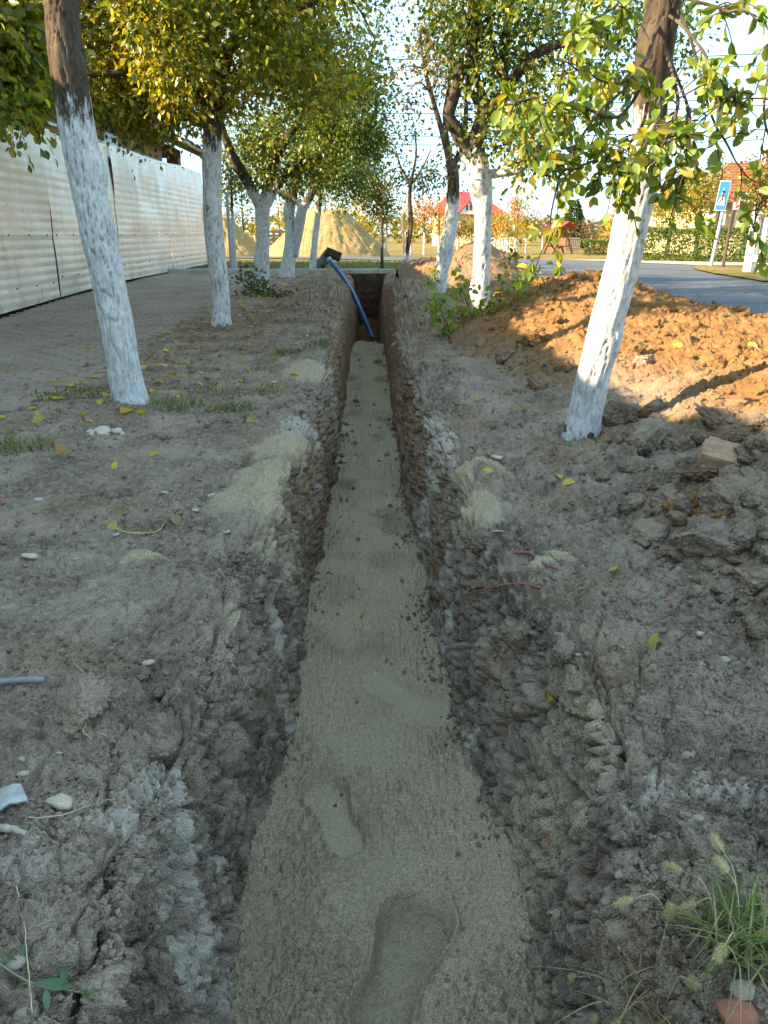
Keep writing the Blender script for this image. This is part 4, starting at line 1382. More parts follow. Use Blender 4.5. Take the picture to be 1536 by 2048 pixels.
def build_near_right():
    rng = np.random.default_rng(77)
    trunk = [(1166, 852, 3.68, .098), (1190, 740, 3.66, .094), (1216, 640, 3.62, .092), (1244, 540, 3.6, .09), (1262, 450, 3.58, .088), (1278, 370, 3.56, .09),
             (1296, 270, 3.54, .086), (1304, 180, 3.52, .082), (1312, 90, 3.5, .086), (1326, 10, 3.5, .082), (1345, -90, 3.5, .07), (1352, -220, 3.5, .06)]
    root, _, _ = None, 0, 0
    tr = np.array([(*W(a, b, c), r * .80) for a, b, c, r in trunk])
    base = tr[0].copy()
    b0 = base.copy(); b0[2] -= 0.14; b0[3] *= 1.12
    tr = np.concatenate([b0[None], tr])
    root = empty('plum_tree', base[:3])
    tag(root, 'leaning sunlit whitewashed tree nearest the camera on the right, leafy branches in front', 'tree', RG)
    off = base[:3]
    V, Q, T, col = bark_tube(tr, 84, 300, base[2] + 1.36, 21, .015, flare=True)
    me = new_mesh('trunk', V - off, [Q, T]); color_attr(me, 'mask', col)
    obj('trunk', me, M_BARK, root)
    br = [
        ([(1318, 55, 3.45), (1292, 130, 3.2), (1235, 160, 3.1), (1170, 138, 3.05), (1122, 118, 3.0)], .014, 1.0),
        ([(1308, 120, 3.42), (1252, 225, 3.1), (1175, 208, 3.0), (1100, 190, 2.95), (1045, 205, 2.9), (1008, 216, 2.9)], .013, 1.0),
        ([(1302, 180, 3.4), (1262, 285, 3.1), (1190, 328, 3.0), (1112, 345, 2.95), (1070, 350, 2.95)], .012, .8),
        ([(1250, 180, 3.15), (1188, 232, 3.0), (1166, 290, 3.0), (1124, 350, 3.0), (1102, 420, 3.0), (1092, 480, 3.0), (1072, 545, 3.0)], .010, .42),
        ([(1326, 95, 3.4), (1348, 215, 3.05), (1322, 300, 2.95), (1275, 360, 2.9), (1235, 400, 2.9)], .013, 1.0),
        ([(1330, 90, 3.4), (1386, 205, 3.1), (1388, 290, 3.0), (1378, 360, 3.0), (1362, 410, 3.0)], .012, 1.0),
        ([(1340, 30, 3.42), (1400, 85, 3.2), (1424, 150, 3.1), (1470, 195, 3.1), (1505, 180, 3.1)], .012, 1.0),
        ([(1356, 20, 3.4), (1380, 95, 3.3), (1425, 240, 3.2), (1470, 310, 3.2), (1512, 352, 3.2)], .013, .22),
        ([(1345, -20, 3.45), (1430, 20, 3.3), (1500, 40, 3.25), (1545, 90, 3.2)], .012, .9),
        ([(1420, 150, 3.1), (1440, 230, 3.05), (1430, 300, 3.0)], .008, .8),
        ([(1352, 225, 3.05), (1320, 250, 2.9), (1290, 310, 2.85), (1262, 330, 2.85)], .009, 1.0),
        ([(1262, 285, 3.1), (1230, 320, 2.95), (1222, 350, 2.9)], .008, .9),
        ([(1545, 90, 3.2), (1530, 220, 3.1), (1545, 330, 3.0), (1520, 415, 3.0), (1500, 450, 3.0)], .010, .45),
        ([(1340, -40, 3.45), (1280, -20, 3.3), (1200, 30, 3.2), (1150, 60, 3.1)], .012, .8),
    ]
    pos, ax, tip = [], [], []
    for path, r0, dens in br:
        pts = spline([W(*q) for q in path], 40)
        pts += np.cumsum(rng.normal(size=pts.shape) * 0.003, 0)
        V, Q, T, col = bark_tube(np.concatenate([pts[::3], np.linspace(r0 * .55, .0020, len(pts[::3]))[:, None]], 1), 7, 36, -5, 3, .006)
        me = new_mesh('branch', V - off, [Q, T]); color_attr(me, 'mask', col)
        bo = obj('branch', me, M_BARK, root)
        ln = np.linalg.norm(np.diff(pts, axis=0), axis=1).sum()
        m = MB()
        nt_ = max(2, int(ln * 27 * dens))
        for k in range(nt_):
            i = int(rng.uniform(8, 39))
            d = rng.normal(size=3); d[2] -= 0.25; d /= np.linalg.norm(d)
            L = rng.uniform(.05, .20)
            e = pts[i] + d * L + np.array([0, 0, -.25 * L])
            tw = spline([pts[i], pts[i] + d * L * .55, e], 6)
            m.tube(tw - off, np.linspace(.0032, .0014, 6), 4, False)
            for j in range(int(rng.integers(4, 8))):
                b = tw[int(rng.integers(2, 6))]
                a = d * .6 + rng.normal(size=3) * .7 + np.array([0, 0, -.55])
                pos.append(b); ax.append(a)
        for k in range(int(ln * 16 * dens)):
            i = int(rng.uniform(6, 40))
            pos.append(pts[i]); ax.append(rng.normal(size=3) * .8 + np.array([0, 0, -.5]))
        if m.n:
            o = m.build('twigs', M_BARK, bo)
            color_attr(o.data, 'mask', np.zeros((len(o.data.vertices), 3)))
            tag(o, kind='stuff')
    pos = np.array(pos); ax = np.array(ax)
    ax /= np.linalg.norm(ax, axis=1)[:, None]
    size = rng.uniform(.034, .066, len(pos))
    nrm = rng.normal(size=pos.shape) + np.array([-.5, -.9, .5])
    px = np.array([pix(p) for p in pos])
    vis = (px[:, 0] > 0) & (px[:, 0] < 1536) & (px[:, 1] > 0)
    show = size / np.linalg.norm(pos - np.array(CAM), axis=1) * vis
    order = np.argsort(-show)
    crown_idx = order[300:]
    V, Q, T, k = leaf_set(pos[crown_idx], ax[crown_idx], nrm[crown_idx], size[crown_idx], True, .86)
    cm = new_mesh('crown', V - off, [Q, T]); color_attr(cm, 'col', np.repeat(palette('fresh', len(crown_idx), rng), k, 0))
    cr = obj('crown', cm, M_LEAF, root)
    tag(cr, kind='stuff')
    for i in order[:300]:
        x = Vector(ax[i]); n = Vector(nrm[i])
        y = n.cross(x).normalized(); z = x.cross(y)
        M = Matrix((x, y, z)).transposed()
        o = obj('leaf', LEAFS[int(rng.integers(len(LEAFS)))], None, cr, pos[i] - off, M.to_euler(), float(size[i]))
    # the crown above the frame
    return root
build_near_right()

# ------------------------------------------------------------------ things beyond the trench
M_WHITE = simple_mat('white_paint', (0.72, 0.71, 0.68), 0.7, 0.1, 6)
M_REDROOF = simple_mat('red_sheet_roof', (0.52, 0.055, 0.05), 0.55, 0.12, 1.0)
M_CREAM = simple_mat('cream_render', (0.66, 0.52, 0.30), 0.9, 0.08, 1.0)
M_REDWOOD = simple_mat('red_stained_timber', (0.42, 0.10, 0.035), 0.7, 0.25, 8)
M_BROWNTILE = simple_mat('brown_roof_tile', (0.33, 0.14, 0.07), 0.85, 0.35, 2.0)
M_YELLOWR = simple_mat('yellow_render', (0.68, 0.56, 0.30), 0.9, 0.1, 1.5)
M_BLUE = simple_mat('sign_blue', (0.02, 0.16, 0.55), 0.4, 0.08, 5)
M_BLACK = simple_mat('black_paint', (0.02, 0.02, 0.02), 0.5, 0.2, 5)
M_GREYPOST = simple_mat('grey_post', (0.36, 0.36, 0.37), 0.5, 0.15, 6, metallic=0.3)
M_DARKPOST = simple_mat('brown_post', (0.09, 0.055, 0.045), 0.6, 0.3, 6)
M_GLOBE = simple_mat('opal_globe', (0.82, 0.81, 0.77), 0.3, 0.03, 3)
M_PIPE = simple_mat('blue_pipe', (0.02, 0.085, 0.24), 0.38, 0.25, 7, spec=0.5)
M_RED = simple_mat('sign_red', (0.5, 0.04, 0.05), 0.5, 0.1, 5)
M_OLDWOOD = simple_mat('old_timber', (0.10, 0.07, 0.05), 0.85, 0.35, 6)

def heap_sand_mat():
    t = NT('heap_sand')
    p = t.pos()
    n1 = t.noise(p, 1.6, 6, 0.65)
    n2 = t.noise(p, 13, 5, 0.7)
    c = t.mix(t.ramp(n1, [(0.3, 0), (0.7, 1)]), (0.34, 0.23, 0.09), (0.48, 0.36, 0.16))
    c = t.mix(t.math('MULTIPLY', t.ramp(n2, [(0.35, 1), (0.5, 0)]), 0.45), c, (0.24, 0.15, 0.06))
    return t.principled(c, 0.95, t.bump(n2, 0.10, 1.0), 0, 0.1)
M_HEAPSAND = heap_sand_mat()

def sand_heap(cx, cy, rx, ry, h, label, seed, flat=0.25, skew=0.0):
    n = 110
    g = np.linspace(-1.15, 1.15, n)
    X, Y = np.meshgrid(g, g)
    x, y = X.ravel(), Y.ravel()
    r = np.hypot(x, y)
    r = r * (1 + 0.10 * noise3(st(x * 1.4 + seed, y * 1.4, x * 0)))
    q = np.clip((1 - r) / (1 - flat), -0.1, 1)
    z = h * np.where(q > 0, np.minimum(q, 1) ** 0.95, q)
    p = st(x * rx, y * ry, z)
    z = z + (0.10 * fbm(p * 0.9 + seed, 4, billow=True) + 0.05 * noise3(p * 4)) * ss(-0.05, 0.2, q)
    gul = np.abs(noise3(st(np.arctan2(y, x) * 5, r * 1.5, x * 0 + seed)))
    z = z - 0.035 * h * ss(.18, 0, gul) * ss(0, .4, q) * ss(1, .6, q)
    V = st(x * rx + skew * z, y * ry, z)
    o = obj('sand_heap', new_mesh('sand_heap', V, grid_faces(n, n)), M_HEAPSAND, None, (cx, cy, float(far_z(cy)) - 0.03))
    tag(o, label, 'sand heap')
q = W(650, 505, 33.5)
sand_heap(q.x, 35.0, 2.75, 2.4, 1.95, 'large flat topped heap of yellow sand beyond the street', 3, .34)
q = W(425, 500, 34)
sand_heap(q.x, 35.5, 2.35, 2.2, 1.65, 'smaller yellow sand heap partly hidden by the sheet fence', 8, .18)

# --- trees of the park
def park_tree(px, base_y, Y, crown_y, cw, ch, pal, label, seed, leaf=.16, n=26, per=26, paint=1.3, r=.06, name='park_tree', group='autumn trees of the park', fork=True):
    bz = float(far_z(Y)) - 0.03
    b = W(px, base_y, Y); b.z = bz
    c, rad = crown_box(px, crown_y, Y, cw, ch, 1.0)
    rad[1] = rad[0] * 0.9
    top = c[2]
    lean = random.Random(seed).uniform(-.12, .12)
    tr = [(b.x, b.y, bz, r, 0), (b.x + lean * .4, b.y, bz + (top - bz) * .5, r * .8, 0), (b.x + lean, b.y, top + rad[2] * .3, r * .35, 0)]
    make_tree(name, label, 'tree', tr, [], [(c, rad, n)], leaf=leaf, per=per, pal=pal, paint=paint, group=group, seed=seed, nseg=8, rows=14, spread=leaf * 2.4, twig_r=.012)

PT = [  # px, base y, Y, crown y, half w, half h, palette, label
    (700, 497, 52, 430, 34, 34, 'yellow', 'yellow park tree showing right above the big sand heap'),
    (722, 500, 46, 462, 26, 26, 'gold', 'low golden tree at the right foot of the big sand heap'),
    (772, 503, 47, 400, 40, 62, 'far', 'tall yellow green park tree behind the thin sapling'),
    (655, 490, 66, 405, 60, 40, 'orange', 'wide orange tree rising behind the big sand heap'),
    (560, 490, 60, 420, 36, 42, 'yellow', 'bright yellow tree seen between the third and fourth left trees'),
    (735, 492, 70, 415, 30, 36, 'orange', 'orange tree behind the golden ones right of the sand heap'),
    (822, 497, 52, 440, 26, 28, 'gold', 'golden tree behind the staked young tree'),
    (848, 500, 50, 425, 28, 34, 'orange', 'orange leaved tree left of the red roofed house'),
    (878, 498, 55, 428, 27, 38, 'yellow', 'bright yellow tree just left of the slanting right tree'),
    (915, 496, 58, 455, 22, 17, 'sparse', 'pale pinkish brown low tree in front of the house gable'),
    (942, 495, 60, 455, 18, 17, 'gold', 'small golden tree against the upright sunlit trunk'),
    (990, 497, 56, 448, 24, 24, 'orange', 'orange tree right of the upright sunlit trunk'),
    (1014, 498, 54, 450, 24, 26, 'yellow', 'yellow tree with white trunk near the white rails'),
    (1034, 497, 57, 430, 17, 38, 'orange', 'narrow pointed orange tree near the white rails'),
    (1052, 497, 58, 448, 26, 26, 'yellow', 'yellow tree nearest the timber swing'),
    (1085, 492, 75, 452, 24, 20, 'purple', 'dull purple shrubby tree behind the timber swing'),
    (1180, 490, 75, 455, 34, 20, 'purple', 'dull purple tree right of the conifer'),
    (1228, 488, 60, 448, 22, 26, 'orange', 'orange tree left edge touching the near right trunk'),
    (440, 500, 44, 380, 34, 70, 'gold', 'golden green tree seen past the fence end'),
    (488, 498, 48, 390, 36, 60, 'far', 'yellow green tree between the second and third left trees'),
    (470, 545, 18.2, 350, 44, 70, 'green', 'slim whitewashed tree behind the steel lamp post'),
    (600, 490, 64, 440, 34, 34, 'gold', 'golden tree in the gap left of the big sand heap'),
]
for i, (px, by, Y, cy, cw, ch, pal, lab) in enumerate(PT):
    park_tree(px, by, Y, cy, cw, ch, pal, lab, 200 + i, leaf=.17 if Y > 30 else .075, n=30 if Y > 30 else 34, per=24 if Y > 30 else 34, r=.07 if Y > 30 else .05)
# trees by the right house
park_tree(1388, 530, 27, 392, 52, 62, 'gold', 'yellow green tree in front of the right house', 301, leaf=.11, n=70, per=36, paint=-1, r=.09, group='trees by the right house')
park_tree(1330, 530, 29, 420, 40, 55, 'gold', 'yellow green tree behind the near right trunk', 302, leaf=.11, n=44, per=32, paint=-1, r=.08, group='trees by the right house')
park_tree(1424, 530, 26, 350, 26, 40, 'far', 'olive tree top against the sky left of the tiled roof', 303, leaf=.10, n=26, per=26, paint=-1, r=.08, group='trees by the right house')
park_tree(1548, 545, 13.4, 360, 62, 68, 'berry', 'small tree with red berries at the right edge above the pole', 304, leaf=.07, n=70, per=40, paint=.6, r=.05, group=None, name='rowan_tree')

def conifer():
    Y = 80
    c = W(1145, 480, Y); bz = float(far_z(Y))
    root = empty('conifer', (c.x, Y, bz)); tag(root, 'dense green conifer behind the timber swing', 'tree')
    h = W(1145, 398, Y).z - bz
    tm = MB().tube([(0, 0, -.1), (0, 0, h * .95)], [.16, .03], 7).build('trunk', M_OLDWOOD, root)
    rng = np.random.default_rng(3)
    n = 2600
    t = rng.random(n) ** .6
    z = h * (1 - t * .95) ; rr = 0.34 * h * t * (0.75 + .35 * rng.random(n)) + .05
    a = rng.random(n) * 2 * math.pi
    pos = np.stack([rr * np.cos(a), rr * np.sin(a), z], 1)
    ax = np.stack([np.cos(a), np.sin(a), -.25 + rng.normal(size=n) * .3], 1)
    V, Q, T, k = leaf_set(pos, ax, rng.normal(size=(n, 3)) + [0, 0, 1], rng.uniform(.25, .5, n), False)
    me = new_mesh('crown', V, T); color_attr(me, 'col', np.repeat(palette('conifer', n, rng), k, 0))
    obj('crown', me, M_LEAF, root)
conifer()

def far_wood():
    rng = np.random.default_rng(9)
    n = 5200
    x = rng.uniform(-75, 110, n); y = rng.uniform(150, 185, n)
    H = 4.2 + 2.2 * noise3(st(x * .09, y * 0, x * 0)) + 1.6 * noise3(st(x * .35, y * 0 + 4, x * 0))
    z = -0.8 + np.abs(H) * rng.random(n) ** .6
    pos = st(x, y, z)
    V, Q, T, k = leaf_set(pos, rng.normal(size=(n, 3)), rng.normal(size=(n, 3)), rng.uniform(.8, 1.7, n), False)
    me = new_mesh('distant_wood', V, T)
    c = np.where((noise3(pos * .12) > .1)[:, None], palette('far', n, rng), palette('gold', n, rng)) * .8
    color_attr(me, 'col', np.repeat(c, k, 0))
    tag(obj('distant_wood', me, M_LEAF), 'far line of trees along the horizon', kind='stuff')
far_wood()

def hedge(name, label, p0, p1, h, d, n, leaf, pal, seed):
    rng = np.random.default_rng(seed)
    p0, p1 = np.array(p0), np.array(p1)
    L = np.linalg.norm(p1 - p0)
    u = (p1 - p0) / L; v = np.array([-u[1], u[0]])
    root = empty(name, (p0[0], p0[1], float(far_z(p0[1])) - .05)); tag(root, label, 'hedge')
    # woody core
    m = MB()
    k = int(L / .25)
    for i in range(k):
        b = u * (i + .5) * L / k
        m.tube([(b[0], b[1], 0), (b[0] + rng.normal() * .05, b[1] + rng.normal() * .05, h * .8)], [.012, .006], 4)
    tag(m.build('stems', M_OLDWOOD, root), kind='stuff')
    s = rng.random(n) * L
    a = rng.random(n) * 3
    fx = np.where(a < 1.0, rng.random(n) * d - d / 2, np.where(a < 2.6, -d / 2 - 0.0, d / 2))
    fz = np.where(a < 1.0, h, rng.random(n) * h)
    jit = rng.normal(size=n) * .05
    wob = .06 * noise3(st(s * 1.3, fz * 1.5, s * 0))
    pos = np.stack([u[0] * s + v[0] * (fx + jit) , u[1] * s + v[1] * (fx + jit), fz + jit * .6 + wob * (a < 1)], 1)
    pos[:, :2] -= v[None] * wob[:, None]
    V, Q, T, kk = leaf_set(pos, rng.normal(size=(n, 3)) + [0, 0, .3], rng.normal(size=(n, 3)), rng.uniform(.6, 1.3, n) * leaf, False)
    me = new_mesh('foliage', V, T)
    w_ = noise3(np.stack([s * .55, fz, s * 0], 1)) * .5 + .5
    color_attr(me, 'col', np.repeat(palette(pal, n, rng, np.clip(w_, 0, 1)), kk, 0))
    tag(obj('foliage', me, M_LEAF, root), kind='stuff')
a = P(1285, 528, .12); b = P(1640, 540, .12)
hedge('clipped_hedge', 'long clipped yellow green hedge behind the road sign', (a.x, a.y + .5), (b.x + 2, b.y + .8), .95, .7, 19000, .075, 'hedge', 4)
a = W(1165, 500, 47); b = W(1240, 500, 47)
hedge('clipped_hedge', 'short clipped hedge on the dry lawn beside the near right trunk', (a.x, 47), (b.x + 2, 47), .85, .7, 4500, .11, 'hedge', 5)

def px_m(Y):           # photo pixels per metre at that distance near the horizon
    return FPX / (Y * math.cos(PITCH))

def red_house():
    Y = 120
    c = W(940, 480, Y); bz = float(far_z(Y))
    k = 1 / px_m(Y)
    root = empty('red_roof_house', (c.x, Y, bz)); tag(root, 'cream two storey house with bright red roof in the distance', 'house')
    ez = W(940, 427, Y).z - bz
    rz = W(940, 380, Y).z - bz
    hw = 74 * k; hd = 5.0
    MB().box((0, hd, ez / 2), (hw * 2 - 1.2, hd * 2 - 1.2, ez)).build('wall', M_CREAM, root)
    V = np.array([(-hw, 0, ez), (hw, 0, ez), (hw, 2 * hd, ez), (-hw, 2 * hd, ez), (-38 * k, hd, rz), (16 * k, hd, rz)])
    me = new_mesh('roof', V, [np.array([[0, 1, 5, 4], [2, 3, 4, 5]]), np.array([[1, 2, 5], [3, 0, 4]])], False)
    rf = obj('roof', me, M_REDROOF, root)
    m = MB(); gx = -6 * k
    g = 19 * k
    m.add([(gx - g, -.7, ez - .1), (gx + g, -.7, ez - .1), (gx, -.7, ez + 21 * k), (gx - g, 3, ez - .1), (gx + g, 3, ez - .1), (gx, 4, ez + 21 * k)], [[0, 2, 5, 3], [1, 4, 5, 2]], [[0, 1, 2]])
    m.build('gable', M_WHITE, root)
    m = MB()
    m.add([(gx - g - .3, -1, ez - .15), (gx, -1, ez + 21 * k + .15), (gx, 5, ez + 21 * k + .15), (gx - g - .3, 5, ez - .15), (gx + g + .3, -1, ez - .15), (gx + g + .3, 5, ez - .15)], [[0, 1, 2, 3], [1, 4, 5, 2]])
    m.build('gable_roof', M_REDROOF, rf)
    for dx in (-1.6, 1.6):
        MB().tube([(gx + dx * 1.3, -.6, 0), (gx + dx * 1.3, -.6, ez - .1)], .16, 8).build('column', M_WHITE, root)
    for dx, dz in ((-3.6, .62), (-1.0, .62), (1.2, .62), (3.4, .62), (-3.6, .2), (3.2, .2)):
        w_ = MB().box((dx, .57, ez * dz + .3), (1.1, .08, 1.3)).build('window', M_WHITE, root)
        MB().box((dx, .51, ez * dz + .3), (.9, .06, 1.1)).build('pane', M_GLASSDK, w_)
    for dx in (0, .55):
        MB().box((gx - .25 + dx, -.74, ez + .75), (.28, .06, .7)).build('window', M_GLASSDK, root)
red_house()

def pavilion():
    Y = 95
    c = W(985, 480, Y); bz = float(far_z(Y)); k = 1 / px_m(Y)
    root = empty('pavilion', (c.x, Y, bz)); tag(root, 'low pavilion with red roof beside the orange trees', 'pavilion')
    ez = W(985, 462, Y).z - bz; rz = W(985, 448, Y).z - bz; w_ = 20 * k
    for sx in (-1, 1):
        for sy in (-1, 1):
            MB().tube([(sx * w_ * .85, sy * w_ * .85, 0), (sx * w_ * .85, sy * w_ * .85, ez)], .1, 6).build('post', M_WHITE, root)
    V = np.array([(-w_, -w_, ez), (w_, -w_, ez), (w_, w_, ez), (-w_, w_, ez), (0, 0, rz)])
    obj('roof', new_mesh('roof', V, [np.array([[3, 2, 1, 0]]), np.array([[0, 1, 4], [1, 2, 4], [2, 3, 4], [3, 0, 4]])], False), M_REDROOF, root)
pavilion()

def rails(px0, px1, Y, label, mat, h=1.0, boards=3, n=7, name='rail_fence'):
    a, b = W(px0, 480, Y), W(px1, 480, Y); bz = float(far_z(Y))
    root = empty(name, (a.x, Y, bz)); tag(root, label, 'fence')
    L = b.x - a.x
    for i in range(n):
        MB().box((L * i / (n - 1), 0, h / 2), (.09, .09, h)).build('post', mat, root)
    for j in range(boards):
        MB().box((L / 2, -.06, h * (.3 + .65 * j / max(1, boards - 1))), (L, .025, .11)).build('board', mat, root)
rails(968, 1030, 64, 'low white rail fence under the orange trees', M_WHITE, 1.1)
rails(520, 575, 44, 'dark timber board fence between the two sand heaps', M_OLDWOOD, 1.3, 5, 5, 'board_fence')
rails(1132, 1160, 64, 'short weathered picket fence by the conifer', simple_mat('grey_pickets', (.24, .21, .17), .9), 1.1, 2, 9, 'picket_fence')

def swing():
    Y = 57
    c = W(1117, 495, Y); bz = float(far_z(Y)) - .03; k = 1 / px_m(Y)
    root = empty('timber_swing', (c.x, Y, bz), 0.35); tag(root, 'red stained timber swing with small roof on the dry lawn', 'swing')
    h = W(1117, 458, Y).z - bz
    for y in (-.55, .55):
        for s in (-1, 1):
            MB().bar((s * .85, y, 0), (s * .12, y, h), .11).build('leg', M_REDWOOD, root)
        MB().bar((-.62, y, .55), (.62, y, .55), .09).build('crossbar', M_REDWOOD, root)
    MB().bar((0, -1.0, h), (0, 1.0, h), .12).build('beam', M_REDWOOD, root)
    rf = MB()
    for s in (-1, 1):
        m = MB(); m.add([(0, -1.1, h + .5), (0, 1.1, h + .5), (s * .85, 1.1, h), (s * .85, -1.1, h), (0, -1.1, h + .45), (0, 1.1, h + .45), (s * .85, 1.1, h - .05), (s * .85, -1.1, h - .05)], [[0, 1, 2, 3], [4, 7, 6, 5], [0, 3, 7, 4], [1, 5, 6, 2], [2, 6, 7, 3]])
        m.build('roof_slope', M_REDROOF, root)
    MB().box((0, 0, .55), (.5, 1.0, .05)).build('seat', M_REDWOOD, root)
    MB().box((.26, 0, .85), (.04, 1.0, .5)).build('backrest', M_REDWOOD, root)
    for y in (-.45, .45):
        MB().tube([(0, y, .6), (0, y, h)], .015, 5).build('chain', M_STEEL, root)
swing()
def swing2():
    Y = 60
    c = W(1228, 495, Y); bz = float(far_z(Y)) - .03
    root = empty('timber_swing', (c.x, Y, bz), -.3); tag(root, 'second red timber frame partly behind the near right trunk', 'swing')
    for y in (-.5, .5):
        for s in (-1, 1):
            MB().bar((s * .8, y, 0), (s * .1, y, 1.9), .11).build('leg', M_REDWOOD, root)
    MB().bar((0, -.9, 1.9), (0, .9, 1.9), .12).build('beam', M_REDWOOD, root)
swing2()

def right_house():
    Y = 36
    c = W(1400, 480, Y); bz = float(far_z(Y))
    root = empty('house', (c.x, Y, bz)); tag(root, 'yellow house with brown tiled roof behind the hedge on the right', 'house')
    k = 1 / px_m(Y)
    ez = W(1450, 402, Y).z - bz
    L = 9.0
    MB().box((L / 2, 4, ez / 2), (L, 8, ez)).build('wall', M_YELLOWR, root)
    MB().box((1.55, -.12, ez / 2 - .1), (.45, .25, ez - .2)).build('pilaster', M_YELLOWR, root)
    rz = ez + 1.9
    V = np.array([(-.55, -.6, ez - .05), (L + .6, -.6, ez - .05), (L + .6, 8.6, ez - .05), (-.55, 8.6, ez - .05), (2.6, 4, rz), (L - 2, 4, rz)])
    rf = obj('roof', new_mesh('roof', V, [np.array([[0, 1, 5, 4], [2, 3, 4, 5]]), np.array([[3, 0, 4], [1, 2, 5]])], False), M_BROWNTILE, root)
    # tile courses as ridges along the front slope
    m = MB()
    for j in range(14):
        t = j / 14
        z = ez - .05 + (rz - ez + .05) * t; y = -.6 + 4.6 * t
        m.bar((-.5 + 3.1 * t, y, z + .03), (L + .55 - 2.5 * t, y, z + .03), .05, .09)
    tag(m.build('tile_courses', M_BROWNTILE, rf), kind='stuff')
    MB().box((L / 2, -.58, ez - .14), (L + 1.1, .08, .16)).build('fascia', M_DKTRIM, root)
    for x in (.35, 3.3, 6.2):
        w_ = MB().box((x + .2, -.03, 1.55), (.8, .1, 1.3)).build('window', M_WHITE, root)
        MB().box((x + .2, -.09, 1.55), (.62, .06, 1.1)).build('pane', M_GLASSDK, w_)
    ac = MB().box((.45, -.25, ez - .75), (.8, .35, .55), bev=.02).build('air_conditioner', M_WHITE, root)
    MB().tube([(.45, -.44, ez - .75), (.45, -.46, ez - .75)], .2, 14).build('fan_grille', M_GREYPOST, ac)
right_house()

# ------------------------------------------------------------------ street furniture
def road_sign():
    b = P(1418, 546, .06)
    t = W(1448, 400, b.y)
    root = empty('road_sign', b); tag(root, 'blue pedestrian crossing sign on a leaning grey post', 'sign')
    tt = W(1457, 370, b.y)
    MB().tube([(0, 0, -.1), tuple(tt - b)], .045, 10).build('post', M_GREYPOST, root)
    u = (tt - b).normalized()
    cen = W(1446, 392, b.y) - b
    hw, hh = .125, .34
    yaw = -0.55
    R = Matrix.Rotation(yaw, 3, 'Z')
    x = R @ Vector((1, 0, 0)); n = x.cross(u).normalized(); x = u.cross(n).normalized()*-1 if False else u.cross(n).normalized()
    if n.y > 0: n = -n
    x = u.cross(n).normalized()
    def quad(name, w_, h_, d, mat, par, dz=0):
        m = MB()
        c = cen + n * (.05 + d) + u * dz
        v = [c - x * w_ - u * h_, c + x * w_ - u * h_, c + x * w_ + u * h_, c - x * w_ + u * h_]
        bk = [q - n * .008 for q in v]
        m.add([tuple(q) for q in v + bk], [[0, 1, 2, 3], [7, 6, 5, 4], [0, 4, 5, 1], [1, 5, 6, 2], [2, 6, 7, 3], [3, 7, 4, 0]])
        return m.build(name, mat, par)
    pl = quad('plate', hw, hh, 0, M_WHITE, root)
    quad('blue_field', hw * .9, hh * .94, .010, M_BLUE, pl)
    c = cen + n * .072 - u * .03
    m = MB(); m.add([tuple(c - x * hw * .72 - u * hh * .55), tuple(c + x * hw * .72 - u * hh * .55), tuple(c + u * hh * .68)], None, [[0, 1, 2], [2, 1, 0]])
    m.build('triangle', M_WHITE, pl)
    m = MB()                                  # walking figure
    c = c + n * .006 - u * .09
    m.tube([tuple(c + u * .20), tuple(c + u * .235)], .026, 8)
    for a_, b_, r_ in (((0, .19), (0, .07), .016), ((0, .07), (-.055, -.05), .011), ((0, .07), (.05, -.05), .011), ((0, .17), (-.05, .09), .009), ((0, .17), (.05, .10), .009)):
        m.bar(c + x * a_[0] + u * a_[1], c + x * b_[0] + u * b_[1], r_ * 2, .004)
    m.build('walking_figure', M_BLACK, pl)
road_sign()

def name_post():
    b = P(1443, 549, .06)
    root = empty('sign_post', b); tag(root, 'dark rusty post carrying small white name boards', 'sign')
    t = W(1474, 375, b.y) - b
    MB().tube([(0, 0, -.1), tuple(t)], .04, 8).build('post', M_DARKPOST, root)
    u = t.normalized()
    c = W(1500, 394, b.y - .06) - b
    bd = MB().box(c, (.46, .02, .17), Matrix.Rotation(.06, 3, 'Y')).build('name_board', M_WHITE, root)
    MB().box(c + Vector((-.15, -.018, 0)), (.07, .01, .11)).build('emblem', M_RED, bd)
    MB().box(c + Vector((-.15, -.026, -.03)), (.07, .008, .05)).build('emblem_base', M_BLUE, bd)
    for k_, (dx, dz, w_) in enumerate(((.02, .03, .16), (.02, -.035, .13), (.15, .03, .06))):
        MB().box(c + Vector((dx, -.016, dz)), (w_, .006, .028)).build('lettering', M_BLACK, bd)
    fr = MB().box(c + Vector((0, .014, 0)), (.50, .012, .21), Matrix.Rotation(.06, 3, 'Y')).build('board_frame', M_BLACK, bd)
    MB().box(W(1473, 412, b.y - .05) - b, (.13, .05, .17), bev=.01).build('meter_box', M_WHITE, root)
name_post()

